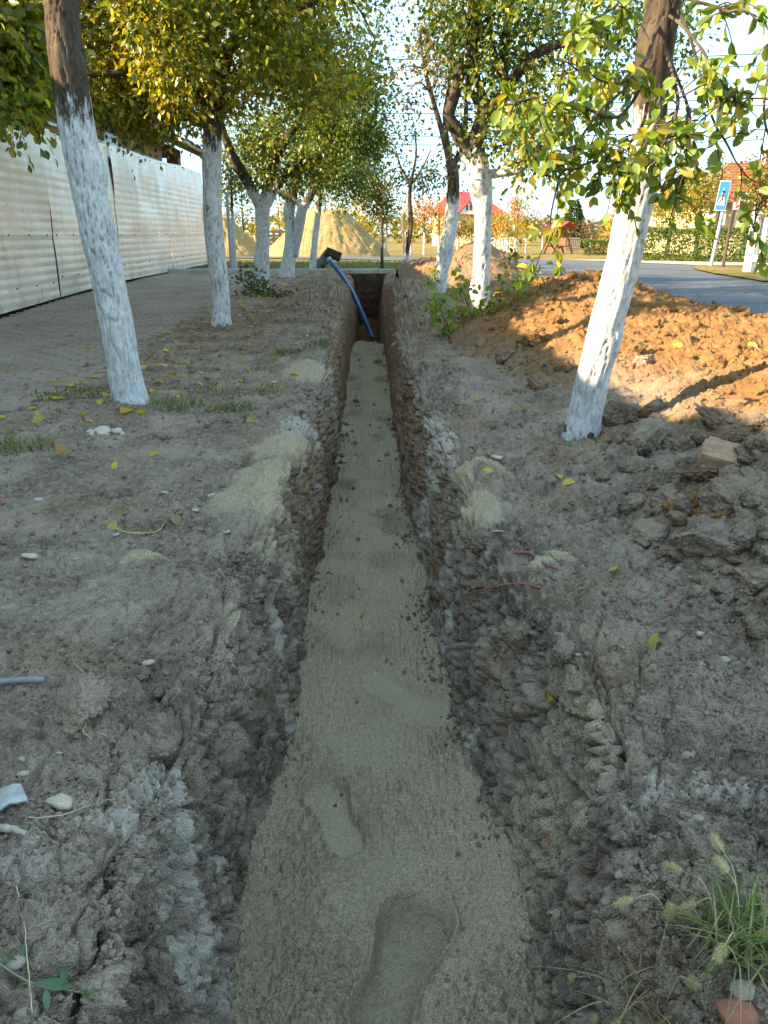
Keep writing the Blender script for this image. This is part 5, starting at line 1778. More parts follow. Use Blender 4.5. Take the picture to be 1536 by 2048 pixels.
def concrete_pole():
    b = P(1500, 561, .05)
    root = empty('utility_pole', b); tag(root, 'white concrete utility pole with recessed faces at the right edge', 'pole')
    H = 7.4
    wd, dp = .30, .22
    def sec(z):
        k = 1 - .45 * z / H
        return k
    MBp = MB()
    # H-section: two flanges and a web
    for s in (-1, 1):
        m = MB()
        V = []
        for z in (-.3, H):
            k = sec(max(z, 0))
            x0, x1 = s * wd / 2 * k, s * (wd / 2 - .075) * k
            for x in (x0, x1):
                for y in (-dp / 2 * k, dp / 2 * k):
                    V.append((x, y, z))
        m.add(V, [[0, 2, 3, 1], [4, 5, 7, 6], [0, 4, 6, 2], [1, 3, 7, 5], [0, 1, 5, 4], [2, 6, 7, 3]])
        m.build('flange', M_WHITE, root)
    m = MB()
    V = []
    for z in (-.3, H):
        k = sec(max(z, 0))
        for x in (-wd / 2 + .07, wd / 2 - .07):
            for y in (-.03, .05):
                V.append((x * k, y * k, z))
    m.add(V, [[0, 1, 3, 2], [4, 6, 7, 5], [0, 4, 5, 1], [2, 3, 7, 6], [0, 2, 6, 4], [1, 5, 7, 3]])
    m.build('web', M_WHITE, root)
    for z in (.45, 1.4, 2.3):
        MB().box((0, 0, z), (.16 * sec(z), dp * sec(z) - .012, .14)).build('stiffener', M_WHITE, root)
    MB().tube(spline([(.02, -.12, 1.5), (-.03, -.17, 1.1), (-.04, -.18, .85), (.03, -.16, .78), (.10, -.13, .80)], 16), .012, 6).build('cable', M_BLACK, root)
    MB().box((0, 0, H - .35), (1.8, .09, .09)).build('crossarm', M_GREYPOST, root)
    for x in (-.8, -.3, .3, .8):
        MB().tube([(x, 0, H - .3), (x, 0, H - .12)], .035, 8).build('insulator', M_WHITE, root)
concrete_pole()

for i, (py0, py1, Y) in enumerate(((96, 88, 25), (118, 112, 25.2), (182, 178, 25.4), (208, 190, 25.8), (252, 240, 26.0), (268, 262, 26.2))):
    a, b = W(420, py0 + 6, Y + 3), W(1850, py1, Y - 3)
    pts = [a.lerp(b, t) + Vector((0, 0, -.9 * (4 * t * (1 - t)) * .35)) for t in np.linspace(0, 1, 24)]
    o = obj('power_cable', MB().tube([tuple(p) for p in pts], .011, 5).mesh('power_cable', True), M_BLACK)
    tag(o, ['topmost', 'second', 'third', 'fourth', 'fifth', 'lowest'][i] + ' of the thin overhead cables crossing the sky', 'cable', 'overhead cables')

def globe_lamp(px, py, Y, n, label):
    b = W(px, 500, Y); b.z = float(far_z(Y))
    root = empty('street_lamp', b); tag(root, label, 'lamp', 'globe lamps of the park')
    h = W(px, py, Y).z - b.z
    MB().tube([(0, 0, -.1), (0, 0, h - .3)], .05, 8).build('post', M_GREYPOST, root)
    dx = 20 / px_m(Y)
    if n > 1:
        MB().bar((-dx * (n - 1) / 2, 0, h - .35), (dx * (n - 1) / 2, 0, h - .35), .05).build('arm', M_GREYPOST, root)
    s = MB()
    a = np.linspace(0, math.pi, 9); r = 9.0 / px_m(Y)
    pr = [(max(.001, r * math.sin(t)), -r * math.cos(t)) for t in a]
    V = [(q * math.cos(f), q * math.sin(f), z) for q, z in pr for f in np.arange(14) * 2 * math.pi / 14]
    kk = np.arange(8)[:, None] * 14; j = np.arange(14)[None]
    Q = np.stack([kk + j, kk + (j + 1) % 14, kk + 14 + (j + 1) % 14, kk + 14 + j], 2).reshape(-1, 4)
    s.add(V, Q)
    me = s.mesh('globe', True); me.materials.append(M_GLOBE)
    for i in range(n):
        obj('globe', me, None, root, ((i - (n - 1) / 2) * dx, 0, h))
globe_lamp(668, 429, 46, 3, 'white triple globe lamp showing over the big sand heap')
globe_lamp(464, 424, 42, 2, 'white twin globe lamp behind the left trees')
b = P(464, 545, .18)
root = empty('steel_post', b); tag(root, 'slim blue grey steel post between the left trees', 'post')
MB().tube([(0, 0, -.1), (0, 0, W(464, 390, b.y).z - b.z)], .035, 8).build('shaft', M_GREYPOST, root)
MB().tube([(0, 0, W(464, 390, b.y).z - b.z), (0, 0, W(464, 384, b.y).z - b.z)], .045, 8).build('cap', M_GREYPOST, root)

# ------------------------------------------------------------------ blue pipe and the brown trough
a = P(744, 675, -0.62)
pth = [W(745, 676, a.y), W(724, 626, a.y + .2), W(702, 580, a.y + .4), W(680, 546, a.y + .62), W(659, 520, a.y + .85)]
pts = spline(pth, 40)
o = obj('water_pipe', None) if False else None
root = empty('water_pipe', pth[0]); tag(root, 'blue plastic water pipe leaning out of the far trench', 'pipe')
off = np.array(pth[0])
V, Q, T = tube_np(pts - off, .042, 18, False)
V2, Q2, T2 = tube_np(pts - off, .036, 18, False)
n = len(V)
Q2 = Q2[:, ::-1] + n
e = np.arange(18)
last = (len(pts) - 1) * 18
ring = np.stack([last + e, last + (e + 1) % 18, n + last + (e + 1) % 18, n + last + e], 1)
obj('pipe_body', new_mesh('pipe_body', np.concatenate([V, V2]), np.concatenate([Q, Q2, ring])), M_PIPE, root)
# pale stripe along the pipe
Tn = np.gradient(pts, axis=0); Tn /= np.linalg.norm(Tn, axis=1)[:, None]
sd = np.cross(Tn, np.array([0, -1.0, .3])); sd /= np.linalg.norm(sd, axis=1)[:, None]
up = np.cross(sd, Tn)
l = pts + .0427 * (up * .85 + sd * .5) - off; r = pts + .043 * (up * .97 + sd * .25) - off
obj('stripe', new_mesh('stripe', np.stack([l, r], 1).reshape(-1, 3), grid_faces(len(pts), 2)), simple_mat('pipe_stripe', (.30, .42, .52), .4), root)
mC = MB().tube([tuple(pts[-2] - off), tuple(pts[-1] + Tn[-1] * .03 - off)], .047, 18, False)
mC.build('end_collar', simple_mat('pipe_collar', (.30, .42, .55), .4), root, True)

def trough():
    Y = 17.9
    b = W(648, 530, Y); b.z = float(far_z(Y))
    root = empty('tilted_trough', b); tag(root, 'tilted brown trough on a flared grey leg behind the blue pipe', 'trough')
    # leg: flares at the foot
    leg = spline([W(637, 531, Y), W(647, 522, Y), W(656, 510, Y), W(664, 505, Y)], 12) - np.array(b)
    leg[0, 2] = -.05
    V, Q, T = tube_np(leg, np.linspace(.11, .13, 12), 10)
    V[:10] *= [1.6, 1.2, 1]
    obj('leg', new_mesh('leg', V, [Q, T]), simple_mat('weathered_concrete', (.17, .16, .13), .9, .3, 8), root)
    # channel shaped trough
    a, c = W(652, 503, Y - .1) - b, W(681, 515, Y - .1) - b
    d = (c - a).normalized(); s = Vector((0, 1, 0)); u = d.cross(s).normalized()
    if u.z < 0: u = -u
    prof = [(-.14, .10), (-.12, -.04), (-.06, -.10), (.06, -.10), (.12, -.04), (.14, .10), (.11, .10), (.09, -.02), (.05, -.06), (-.05, -.06), (-.09, -.02), (-.11, .10)]
    m = MB(); k = len(prof)
    V = [tuple(e + s * p + u * q) for e in (a, c) for p, q in prof]
    Q = [[j, (j + 1) % k, k + (j + 1) % k, k + j] for j in range(k)]
    m.add(V, Q)
    m.build('channel', simple_mat('brown_iron', (.075, .045, .035), .6, .3, 9), root)
    for e in (a, c):
        mm = MB(); mm.add([tuple(e + s * p + u * q) for p, q in prof[:6]], [[0, 1, 4, 5], [1, 2, 3, 4]])
        mm.add([tuple(e + d * .01 + s * p + u * q) for p, q in prof[:6]], [[5, 4, 1, 0], [4, 3, 2, 1]])
        mm.build('end_plate', simple_mat('brown_iron_end', (.09, .05, .035), .6, .3, 9), root)
trough()
# ------------------------------------------------------------------ loose things on the ground
from mathutils.bvhtree import BVHTree
bpy.context.view_layer.update()
_dg = bpy.context.evaluated_depsgraph_get()
SURF = [BVHTree.FromObject(o, _dg) for o in (ground, sand_bed, soil_heap, far_heap)]

def cast(o, d):
    best = None
    d = Vector(d).normalized()
    for s in SURF:
        loc, nor, _, _ = s.ray_cast(o, d)
        if loc is not None:
            k = (loc - o).length
            if best is None or k < best[0]:
                best = (k, loc, nor)
    return best

def hit(px, py):
    b = cast(CAM, ray(px, py))
    if b is None:
        q = P(px, py, 0); return q, Vector((0, 0, 1))
    n = b[2] if b[2].z > 0 else -b[2]
    return b[1], n

def drop(x, y):
    b = cast(Vector((x, y, 3.0)), (0, 0, -1))
    if b is None: return None, None
    n = b[2] if b[2].z > 0 else -b[2]
    return b[1], n

def mpp(p):                       # metres per photo pixel at a point
    return -(RI @ (Vector(p) - CAM)).z / FPX

def ico(sub):
    import bmesh
    bm = bmesh.new()
    bmesh.ops.create_icosphere(bm, subdivisions=sub, radius=1.0)
    V = np.array([v.co[:] for v in bm.verts]); F = np.array([[v.index for v in f.verts] for f in bm.faces])
    bm.free()
    return V, F
ICO1, ICO2, ICO3, ICO4 = ico(1), ico(2), ico(3), ico(5)

def lump_mesh(name, seed, sub=ICO3, rough=0.22, flat=0.7, angular=0.0, mask=None):
    V, F = sub[0].copy(), sub[1]
    rng = np.random.default_rng(seed)
    s = seed * 7.3
    d = 1 + rough * fbm(V * 1.3 + s, 2) + rough * 0.9 * fbm(V * 2.6 + s, 3, billow=True) + rough * .55 * fbm(V * 6 + s, 3, .6, billow=True) + rough * .18 * fbm(V * 22 + s, 2, .6, billow=True)
    if angular:
        for k in range(9):
            n = rng.normal(size=3); n /= np.linalg.norm(n)
            c = rng.uniform(.55, .85)
            e = V @ n
            V = V - np.outer(np.maximum(0, e - c), n) * angular
    V = V * d[:, None] * np.array([1, rng.uniform(.7, .95), flat])
    me = new_mesh(name, V * 0.5, F)
    if mask is not None:
        color_attr(me, 'mask', np.tile(mask, (len(V), 1)))
    return me

GREYCLOD = [lump_mesh('clod', 10 + k, ICO4, .24, .82, .85, (0, .03, .05 + .05 * (k % 3))) for k in range(9)]
BROWNCLOD = [lump_mesh('clod', 40 + k, ICO4, .28, .82, .85, (0, .02, .95)) for k in range(6)]
TANCLOD = [lump_mesh('clod', 60 + k, ICO3, .34, .6, .6, (.1, .02, .40)) for k in range(4)]
for m in GREYCLOD + BROWNCLOD + TANCLOD: m.materials.append(M_SOIL)
def stone_mat(name, a, b, sc=30.0):
    t = NT(name)
    p = t.objco()
    c = t.mix(t.ramp(t.noise(p, sc * .1, 5, .65), [(.3, 0), (.7, 1)]), a, b)
    c = t.mix(t.math('MULTIPLY', t.ramp(t.noise(p, sc, 4, .7), [(.35, 1), (.5, 0)]), .5), c, tuple(k * .4 for k in a))
    return t.principled(c, .85, t.bump(t.noise(p, sc * .4, 5, .65), .004), 0, .2)
M_PALESTONE = stone_mat('pale_stone', (.46, .37, .27), (.66, .55, .40))
M_GREYSTONE = stone_mat('grey_stone', (.36, .29, .22), (.54, .45, .35))
M_WHITESTONE = stone_mat('white_mortar', (.46, .40, .31), (.64, .56, .45))
M_REDSTONE = stone_mat('brick_chip', (.34, .12, .07), (.48, .20, .12))
STONES = {k: [lump_mesh('stone', s + j, ICO2, .16, .62, .9) for j in range(4)] for k, s in (('pale', 100), ('grey', 120), ('white', 140), ('red', 160))}
for k, m in (('pale', M_PALESTONE), ('grey', M_GREYSTONE), ('white', M_WHITESTONE), ('red', M_REDSTONE)):
    for e in STONES[k]: e.materials.append(m)

rr = random.Random(99)
def put(name, me, px, py, wpx, label, cat, group=None, sink=.18, asp=1.0, rot=None, hz=1.0):
    p, n = hit(px, py)
    w_ = wpx * mpp(p)
    o = obj(name, me, None, None, p + Vector((0, 0, w_ * (.30 * hz - sink))), rot or (rr.uniform(-.3, .3), rr.uniform(-.3, .3), rr.uniform(0, 6.28) if asp == 1 else rr.uniform(-.2, .2)), (w_, w_ * asp, w_ * hz))
    tag(o, label, cat, group)
    return o

CL = [(1297, 892, 110, 'G', 'large grey clod just right of the near right tree foot', .8), (1318, 972, 62, 'G', 'round dark grey clod left of the broken brick', 1), (1457, 1019, 150, 'G', 'widest grey clod below the broken brick', .8),
      (1414, 1096, 118, 'G', 'big pitted grey clod in the middle of the right pile', .9), (1300, 1086, 84, 'G', 'olive grey round clod at the pile toe', 1), (1334, 1010, 92, 'G', 'grey clod under the round dark one', .8),
      (1461, 1116, 58, 'T', 'flat orange tinged stone like clod right of the pitted clod', .6), (1452, 1145, 32, 'T', 'small ochre clod under the flat orange tinged one', .8), (1503, 1166, 92, 'G', 'grey clod at the right edge below the ochre one', .8),
      (1456, 1198, 56, 'G', 'dark clod on the lower edge of the right pile', .8), (1403, 950, 95, 'B', 'flat brown slab clod directly under the broken brick', .5), (1358, 1046, 46, 'T', 'upright tan clod wedged between grey clods', 1.1),
      (1330, 1107, 34, 'B', 'small reddish brown clod at the pile toe', .8), (1236, 868, 76, 'T', 'tan slab clod leaning by the near right tree', .5), (1476, 884, 76, 'B', 'brown clod right above the broken brick', .8),
      (1440, 845, 96, 'B', 'large overhanging brown clod under the sunlit lump', .6), (1512, 1268, 52, 'G', 'grey clod near the right edge below the pile', .9), (1243, 842, 92, 'G', 'dark clod touching the near right trunk on its right', .9),
      (1200, 800, 44, 'B', 'brown clod at the near right trunk foot', .9), (1523, 985, 90, 'G', 'grey clod cut by the right edge beside the widest clod', .8), (1395, 885, 70, 'G', 'grey clod left above the broken brick', .7),
      (1530, 900, 80, 'B', 'brown clod at the right edge level with the brick', .8), (1270, 1010, 50, 'G', 'small grey clod on the left rim of the pile', .8), (1270, 940, 64, 'G', 'grey brown clod left of the round dark clod', .8),
      (1390, 1190, 40, 'G', 'small clod below the pitted clod', .8), (1180, 720, 44, 'B', 'brown clod on the shaded mound foot left of the tree', .8), (1075, 770, 60, 'B', 'brown clod in the shaded mound foot', .8), (1010, 720, 52, 'B', 'brown clod on the bank near the leafy shoots', .8),
      (165, 1408, 135, 'G', 'brown grey lump of soil right of the hose stub', .62), (320, 1388, 38, 'G', 'small round clod on the left bank slump', .9), (285, 1352, 42, 'G', 'grey clod next to the pale curved chip', .9), (325, 1500, 60, 'G', 'dark clod in the left bank hollow', .8),
      (250, 1500, 52, 'G', 'dull clod left of the left bank hollow', .8),
      (560, 1205, 84, 'G', 'rounded clod jutting from the left lip', .9), (960, 1090, 84, 'G', 'cracked clod on the right lip above the roots', .7), (1040, 1270, 90, 'G', 'clod overhanging the hollow in the right lip', .7), (1130, 1310, 70, 'G', 'clod right of the right lip hollow', .8)]
DULLCLOD = [lump_mesh('clod', 80 + k, ICO4, .26, .8, .85, (0, .02, .38)) for k in range(5)]
for m in DULLCLOD: m.materials.append(M_SOIL)
SETS = {'G': GREYCLOD, 'B': DULLCLOD, 'T': TANCLOD}
for i, (px, py, w_, k, lab, hz) in enumerate(CL):
    put('soil_clod', SETS[k][i % len(SETS[k])], px, py, w_, lab, 'clod', 'large soil clods', sink=.12, hz=hz)

# many middling clods over the mound, one by one
n = 0
cg = 0
tries = 0
while n < 150 and tries < 3000:
    tries += 1
    x, y = rr.uniform(.95, 3.2), 1.3 + rr.random() ** 1.3 * 7.6
    if heap_z(np.array([x]), np.array([y]), LUMPS)[0] < .05: continue
    p, nn = drop(x, y)
    if p is None: continue
    px, py = pix(p)
    if not (880 < px < 1560 and 540 < py < 1300): continue
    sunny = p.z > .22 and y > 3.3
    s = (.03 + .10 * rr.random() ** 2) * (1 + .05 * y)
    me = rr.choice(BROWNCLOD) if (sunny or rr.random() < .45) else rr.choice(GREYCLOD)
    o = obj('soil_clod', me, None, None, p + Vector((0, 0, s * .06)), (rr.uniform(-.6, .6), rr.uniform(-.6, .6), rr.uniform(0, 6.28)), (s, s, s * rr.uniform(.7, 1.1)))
    tp = 1166 + (852 - py) * .27
    big = 'large' if s > .14 else 'middling' if s > .085 else 'small'
    side = ('far left of' if px < tp - 110 else 'just left of' if px < tp else 'just right of' if px < tp + 130 else 'far right of') + ' the near right trunk'
    hgt = ' near the mound crest' if py < 640 else ' midway up the mound' if py < 720 else ' low on the mound' if py < 830 else ' at the mound foot'
    hue = 'orange clod' if me in BROWNCLOD else 'grey clod'
    tag(o, big + ' ' + hue + hgt + ' ' + side, 'clod', 'clods on the mound')
    n += 1

n = 0
while n < 75:
    px, py = rr.uniform(1185, 1550), rr.uniform(845, 1260)
    if py > 1010 + (px - 1185) * .75: continue
    p, nn = hit(px, py)
    s = (.035 + .085 * rr.random() ** 1.6)
    me = rr.choice(GREYCLOD) if rr.random() < .8 else rr.choice(TANCLOD)
    o = obj('soil_clod', me, None, None, p + Vector((0, 0, s * .10)), (rr.uniform(-.8, .8), rr.uniform(-.8, .8), rr.uniform(0, 6.28)), (s, s, s * rr.uniform(.65, 1.0)))
    big = 'large' if s > .085 else 'middling' if s > .055 else 'small'
    side = 'left of the broken brick' if px < 1390 else 'right of the broken brick' if px > 1490 else 'below the broken brick'
    hgt = 'level with it' if py < 925 else 'a little lower' if py < 1010 else 'well below it' if py < 1110 else 'at the lowest edge'
    tag(o, big + (' grey' if me in GREYCLOD else ' tan') + ' clod of the pile ' + side + ', ' + hgt, 'clod', 'clods of the grey pile')
    n += 1

ST = [(120, 1604, 76, 'pale', 'largest pale flat stone on the left bank', .5), (45, 2032, 52, 'grey', 'blue grey stone in the bottom left corner', .7), (28, 1930, 52, 'grey', 'pale grey stone under the creeping weed', .7),
      (1377, 1513, 36, 'grey', 'round blue grey stone on the right bank', .7), (1508, 1722, 62, 'grey', 'long grey stone above the grass tuft', .5), (1488, 1985, 72, 'grey', 'grey stone below the grass tuft', .8),
      (1470, 2028, 118, 'red', 'brownish red brick lump in the bottom right corner', .7), (1399, 1270, 28, 'white', 'pale lump left of the twisted yellow leaf', .8), (1384, 1158, 22, 'white', 'small white stone below the clod pile', .8),
      (76, 1000, 26, 'white', 'small white pebble on the far left soil', .6), (62, 1112, 42, 'pale', 'flat pale stone at the left edge of the bank', .5), (425, 990, 26, 'white', 'pale chip left of the sand spill', .5),
      (233, 1070, 20, 'white', 'white pebble beside the yellow string', .6), (390, 1022, 18, 'white', 'tiny white pebble on the left bank', .8), (330, 985, 16, 'white', 'white chip in mid left bank', .6), (348, 1036, 20, 'red', 'orange brick chip on the left bank', .7),
      (8, 1002, 22, 'red', 'pinkish brick chip at the left edge', .7), (295, 1326, 30, 'pale', 'pale curved chip on the left slump', .6), (220, 1300, 22, 'grey', 'small grey pebble on the left slump', .7), (118, 1506, 18, 'white', 'white flake on the left bank', .5),
      (45, 1520, 24, 'pale', 'yellowish pebble at the left edge', .8), (45, 1550, 28, 'pale', 'second yellowish pebble below the first', .8), (1100, 1680, 30, 'red', 'dark red brick splinter stuck in the right sand slope', .5), (1395, 1640, 30, 'grey', 'dull grey pebble on the right bank', .7),
      (1240, 1752, 30, 'grey', 'grey pebble below the right lip', .8), (1215, 1810, 30, 'grey', 'upright blue grey stone in the right lip', 1.1), (1440, 1730, 30, 'grey', 'half buried pebble left of the long grey stone', .7), (1450, 1320, 30, 'grey', 'grey flat pebble on the right bank', .5),
      (995, 915, 30, 'white', 'pale chip above the right lip sand', .5), (545, 765, 22, 'white', 'white scrap on soil near the dry grass', .5), (330, 732, 18, 'white', 'white chip right of the nearest left trunk', .6), (325, 680, 14, 'grey', 'grey pebble between the left trees', .6),
      (1155, 1310, 16, 'white', 'white crumb right of the right lip', .8), (1310, 1675, 18, 'pale', 'pale pebble in the right lime patch', .7), (455, 1065, 16, 'white', 'white crumb left of the sand spill', .8), (150, 1120, 20, 'grey', 'grey pebble beside the flat pale stone', .7)]
for i, (px, py, w_, k, lab, hz) in enumerate(ST):
    put('stone', STONES[k][i % 4], px, py, w_, lab, 'stone', 'loose stones on the banks', sink=.14, hz=hz, asp=.8)

# crumbs too many to count
def crumbs():
    rng = np.random.default_rng(55)
    V1, F1 = ICO1
    base = []
    for k in range(12):
        d = 1 + .35 * fbm(V1 * 1.7 + k * 9, 2)
        base.append(V1 * d[:, None] * np.array([1, .85, .7]))
    pts, sc = [], []
    me = ground.data
    nv = len(me.vertices)
    co = np.empty(nv * 3, np.float32); me.vertices.foreach_get('co', co); co = co.reshape(-1, 3)
    msk = np.empty(nv * 4, np.float32); me.color_attributes['mask'].data.foreach_get('color', msk); msk = msk.reshape(-1, 4)
    ok = (co[:, 1] > .3) & (co[:, 1] < 10) & (co[:, 2] > -.22) & (co[:, 0] > -2.3) & (msk[:, 0] < .3)
    dens = ss(-.25, .55, fbm(co * 1.9 + 3, 3)) * .9 + .1 + .8 * ss(.45, .9, co[:, 0]) * ss(5, 2, co[:, 1])
    dens = dens * ok
    idx = rng.choice(nv, 22000, p=dens / dens.sum())
    q = co[idx]
    dist = np.linalg.norm(q - np.array(CAM), axis=1)
    s = .0022 * dist * (.55 + 1.5 * rng.random(len(q)) ** 3.2) + .0016
    pts.append(q); sc.append(s)
    me = soil_heap.data; nv = len(me.vertices)
    c2 = np.empty(nv * 3, np.float32); me.vertices.foreach_get('co', c2); c2 = c2.reshape(-1, 3)
    idx = rng.choice(nv, 15000)
    hq = c2[idx]
    dist = np.linalg.norm(hq - np.array(CAM), axis=1)
    hs = .0024 * dist * (.4 + 1.6 * rng.random(len(hq)) ** 3.2)
    m2 = np.empty(nv * 4, np.float32); me.color_attributes['mask'].data.foreach_get('color', m2); m2 = m2.reshape(-1, 4)[idx]
    def make(q, s, name, label, mk):
        n = len(q)
        R = rng.normal(size=(n, 3, 3)); R, _ = np.linalg.qr(R)
        kind = rng.integers(0, 12, n)
        B = np.array(base)[kind]
        V = np.einsum('nij,nkj->nki', R, B) * s[:, None, None] + (q + np.array([0, 0, .25]) * s[:, None])[:, None]
        F = (F1[None] + (np.arange(n) * len(V1))[:, None, None]).reshape(-1, 3)
        me = new_mesh(name, V.reshape(-1, 3), F)
        color_attr(me, 'mask', np.repeat(mk, len(V1), 0))
        o = obj(name, me, M_SOIL)
        tag(o, label, kind='stuff')
    # soil fallen from the walls onto the sand
    me = sand_bed.data; nv = len(me.vertices)
    c3 = np.empty(nv * 3, np.float32); me.vertices.foreach_get('co', c3); c3 = c3.reshape(-1, 3)
    ll_, fl_, fr_, lr_ = walls(c3[:, 1])
    e = np.minimum(c3[:, 0] - fl_, fr_ - c3[:, 0])
    wgt = np.exp(-np.maximum(e, 0) / .045) * (e > -.01) * (c3[:, 1] > .8) * (c3[:, 1] < 11) * ss(-.2, .5, noise3(c3 * 2.2)) + .0022 * (e > 0) * (c3[:, 1] > .8) * (c3[:, 1] < 11)
    idx = rng.choice(nv, 1300, p=wgt / wgt.sum())
    q3 = c3[idx]; d3 = np.linalg.norm(q3 - np.array(CAM), axis=1)
    q = np.concatenate([q, q3]); s = np.concatenate([s, .0021 * d3 * (.4 + 1.9 * rng.random(len(q3)) ** 3)])
    make(q, s, 'soil_crumbs', 'fine crumbs of soil scattered over the banks', np.tile([0, .05, .08], (len(q), 1)))
    make(hq, hs, 'clay_crumbs', 'crumbs of clay scattered over the mound', np.clip(m2[:, :3] + rng.normal(size=(len(hq), 1)) * .08, 0, 1))
crumbs()

# ------------------------------------------------------------------ bricks, plaster, hose, shard
def chipped_box(name, size, seed, mat, sub=6):
    g = np.linspace(-.5, .5, sub)
    m = MB()
    for ax in range(3):
        for sg in (-1, 1):
            A, B = np.meshgrid(g, g)
            V = np.zeros((sub * sub, 3))
            o1, o2 = [k for k in range(3) if k != ax]
            V[:, ax] = .5 * sg; V[:, o1] = A.ravel(); V[:, o2] = B.ravel()
            F = grid_faces(sub, sub)
            if (sg > 0) == (ax == 1): F = F[:, ::-1]
            m.add(V, F)
    me = m.mesh(name, False)
    V = np.empty(len(me.vertices) * 3, np.float32); me.vertices.foreach_get('co', V); V = V.reshape(-1, 3)
    e = np.sort(np.abs(V), 1)
    c = ss(.40, .5, e[:, 1]) * ss(.4, .5, e[:, 2])
    V = V * (1 - .10 * (c * (.5 + .8 * noise3(V * 4 + seed)))[:, None]) + .02 * np.stack([noise3(V * 3 + seed), noise3(V * 3 + seed + 5), noise3(V * 3 + seed + 9)], 1)
    V *= np.array(size)
    me.vertices.foreach_set('co', V.astype(np.float32).ravel()); me.update()
    me.materials.append(mat)
    return me
M_BRICK = stone_mat('old_brick', (.34, .20, .12), (.50, .31, .19), 14)
p, n = hit(1442, 922)
k = mpp(p)
root = empty('broken_brick', p + Vector((0, 0, .01))); tag(root, 'broken piece of pale orange brick on the clod pile', 'brick')
M3 = (.35, .18, -.42)
obj('brick_half', chipped_box('brick_half', (92 * k, 58 * k, 32 * k), 3, M_BRICK), None, root, (-.004, -.03, .01), M3)
obj('brick_half', chipped_box('brick_half', (84 * k, 34 * k, 32 * k), 8, M_BRICK), None, root, (.035, .045, .012), (.30, .2, -.5))

p, n = hit(208, 868)
k = mpp(p)
V, F = ICO3
for j, (dx, w_, hz) in enumerate(((0, 62, .42), (24, 36, .4), (-22, 30, .35))):
    pass
root = empty('plaster_lump', p); tag(root, 'crumbled white plaster lump left of the nearest left tree', 'plaster')
for j, (dx, dy, w_, hz) in enumerate(((-4, 0, 58, .40), (22, .02, 38, .45), (-26, .01, 30, .4), (12, -.05, 26, .4), (40, -.03, 18, .4))):
    me = lump_mesh('chunk', 210 + j, ICO2, .30, .7, .8); me.materials.append(M_WHITESTONE)
    obj('chunk', me, None, root, (dx * k, dy, .012), (rr.uniform(-.3, .3), rr.uniform(-.3, .3), rr.uniform(0, 6)), (w_ * k, w_ * k * .8, w_ * k * hz))

a, _ = hit(-30, 1372); b, _ = hit(40, 1366); c, _ = hit(90, 1362)
pts = spline([a + Vector((0, 0, .008)), b + Vector((0, 0, .008)), c + Vector((0, 0, .004))], 12)
root = empty('hose_stub', pts[-1]); tag(root, 'grey stub of hose sticking out of the left bank', 'hose')
m = MB()
V, Q, T = tube_np(pts - pts[-1], .0075, 12, False)
obj('hose_wall', new_mesh('hose_wall', V, Q), simple_mat('grey_hose', (.26, .25, .26), .7, .2, 20), root)
V, Q, T = tube_np(np.stack([pts[-1] * 0, (pts[-2] - pts[-1]) * .8]), .0060, 12, False)
obj('hose_bore', new_mesh('hose_bore', V, Q[:, ::-1]), M_BLACK, root)

p, n = hit(22, 1606)
k = mpp(p)
u = np.linspace(-.9, .9, 9); v = np.linspace(0, 1, 6)
U, Vv = np.meshgrid(u, v)
r_ = 40 * k
sh = st((np.sin(U) * r_ * (1 - .25 * Vv)).ravel(), (Vv * 60 * k - 20 * k).ravel(), (np.cos(U) * r_ * (1 - .25 * Vv)).ravel() - r_ * .62)
sh[:, 2] += .004 * noise3(sh * 90)
o = obj('glazed_shard', new_mesh('glazed_shard', np.concatenate([sh, sh - [0, 0, .004]]), np.concatenate([grid_faces(6, 9), grid_faces(6, 9)[:, ::-1] + 54])), stone_mat('glaze', (.30, .32, .29), (.58, .56, .48), 8), None, p + Vector((0, 0, .004)), (.15, -.1, .5))
tag(o, 'curved greenish white glazed pottery shard at the left edge', 'shard')

# ------------------------------------------------------------------ roots, straws, string
def lay(name, pxs, r0, r1, mat, label, cat, lift=.003, n=26, seg=6, wob=.002):
    pts = [hit(*q)[0] + Vector((0, 0, lift)) for q in pxs]
    s = spline(pts, n)
    s += np.cumsum(np.random.default_rng(abs(int(pxs[0][0])) + 1).normal(size=s.shape) * wob * .4, 0)
    root = s[0].copy()
    V, Q, T = tube_np(s - root, np.linspace(r0, r1, n), seg)
    o = obj(name, new_mesh(name, V, [Q, T]), mat, None, root)
    tag(o, label, cat)
    return o
M_ROOT = simple_mat('reddish_root', (.26, .10, .065), .8, .3, 60)
M_STRAW = simple_mat('dry_straw', (.52, .42, .24), .8, .25, 40)
M_PALEROOT = simple_mat('pale_root', (.42, .36, .28), .8, .25, 40)
lay('tree_root', [(1032, 1108), (1060, 1110), (1085, 1128), (1115, 1142)], .006, .003, M_ROOT, 'thick reddish root on the right lip', 'root', .006)
lay('tree_root', [(930, 1192), (985, 1176), (1030, 1168), (1080, 1174)], .0025, .005, M_ROOT, 'long thin reddish root below the thick one', 'root', .005)
lay('tree_root', [(945, 1080), (985, 1064), (1025, 1066)], .004, .003, M_PALEROOT, 'pale brown root above the cracked right clod', 'root', .006)
lay('tree_root', [(852, 905), (830, 925), (812, 950), (800, 985)], .006, .0025, M_ROOT, 'reddish root hanging over the trench wall on the right', 'root', .01)
lay('rootlet', [(588, 1095), (604, 1118), (612, 1145), (618, 1160)], .0016, .001, M_PALEROOT, 'fine white rootlet on the left wall', 'root', .004)
lay('rootlet', [(486, 1355), (492, 1370), (488, 1388)], .0016, .001, M_PALEROOT, 'short white rootlet below the left sand trail', 'root', .004)
lay('rootlet', [(600, 1318), (625, 1316), (650, 1325)], .0012, .0008, M_PALEROOT, 'hair thin rootlet reaching over the trench sand', 'root', .004)
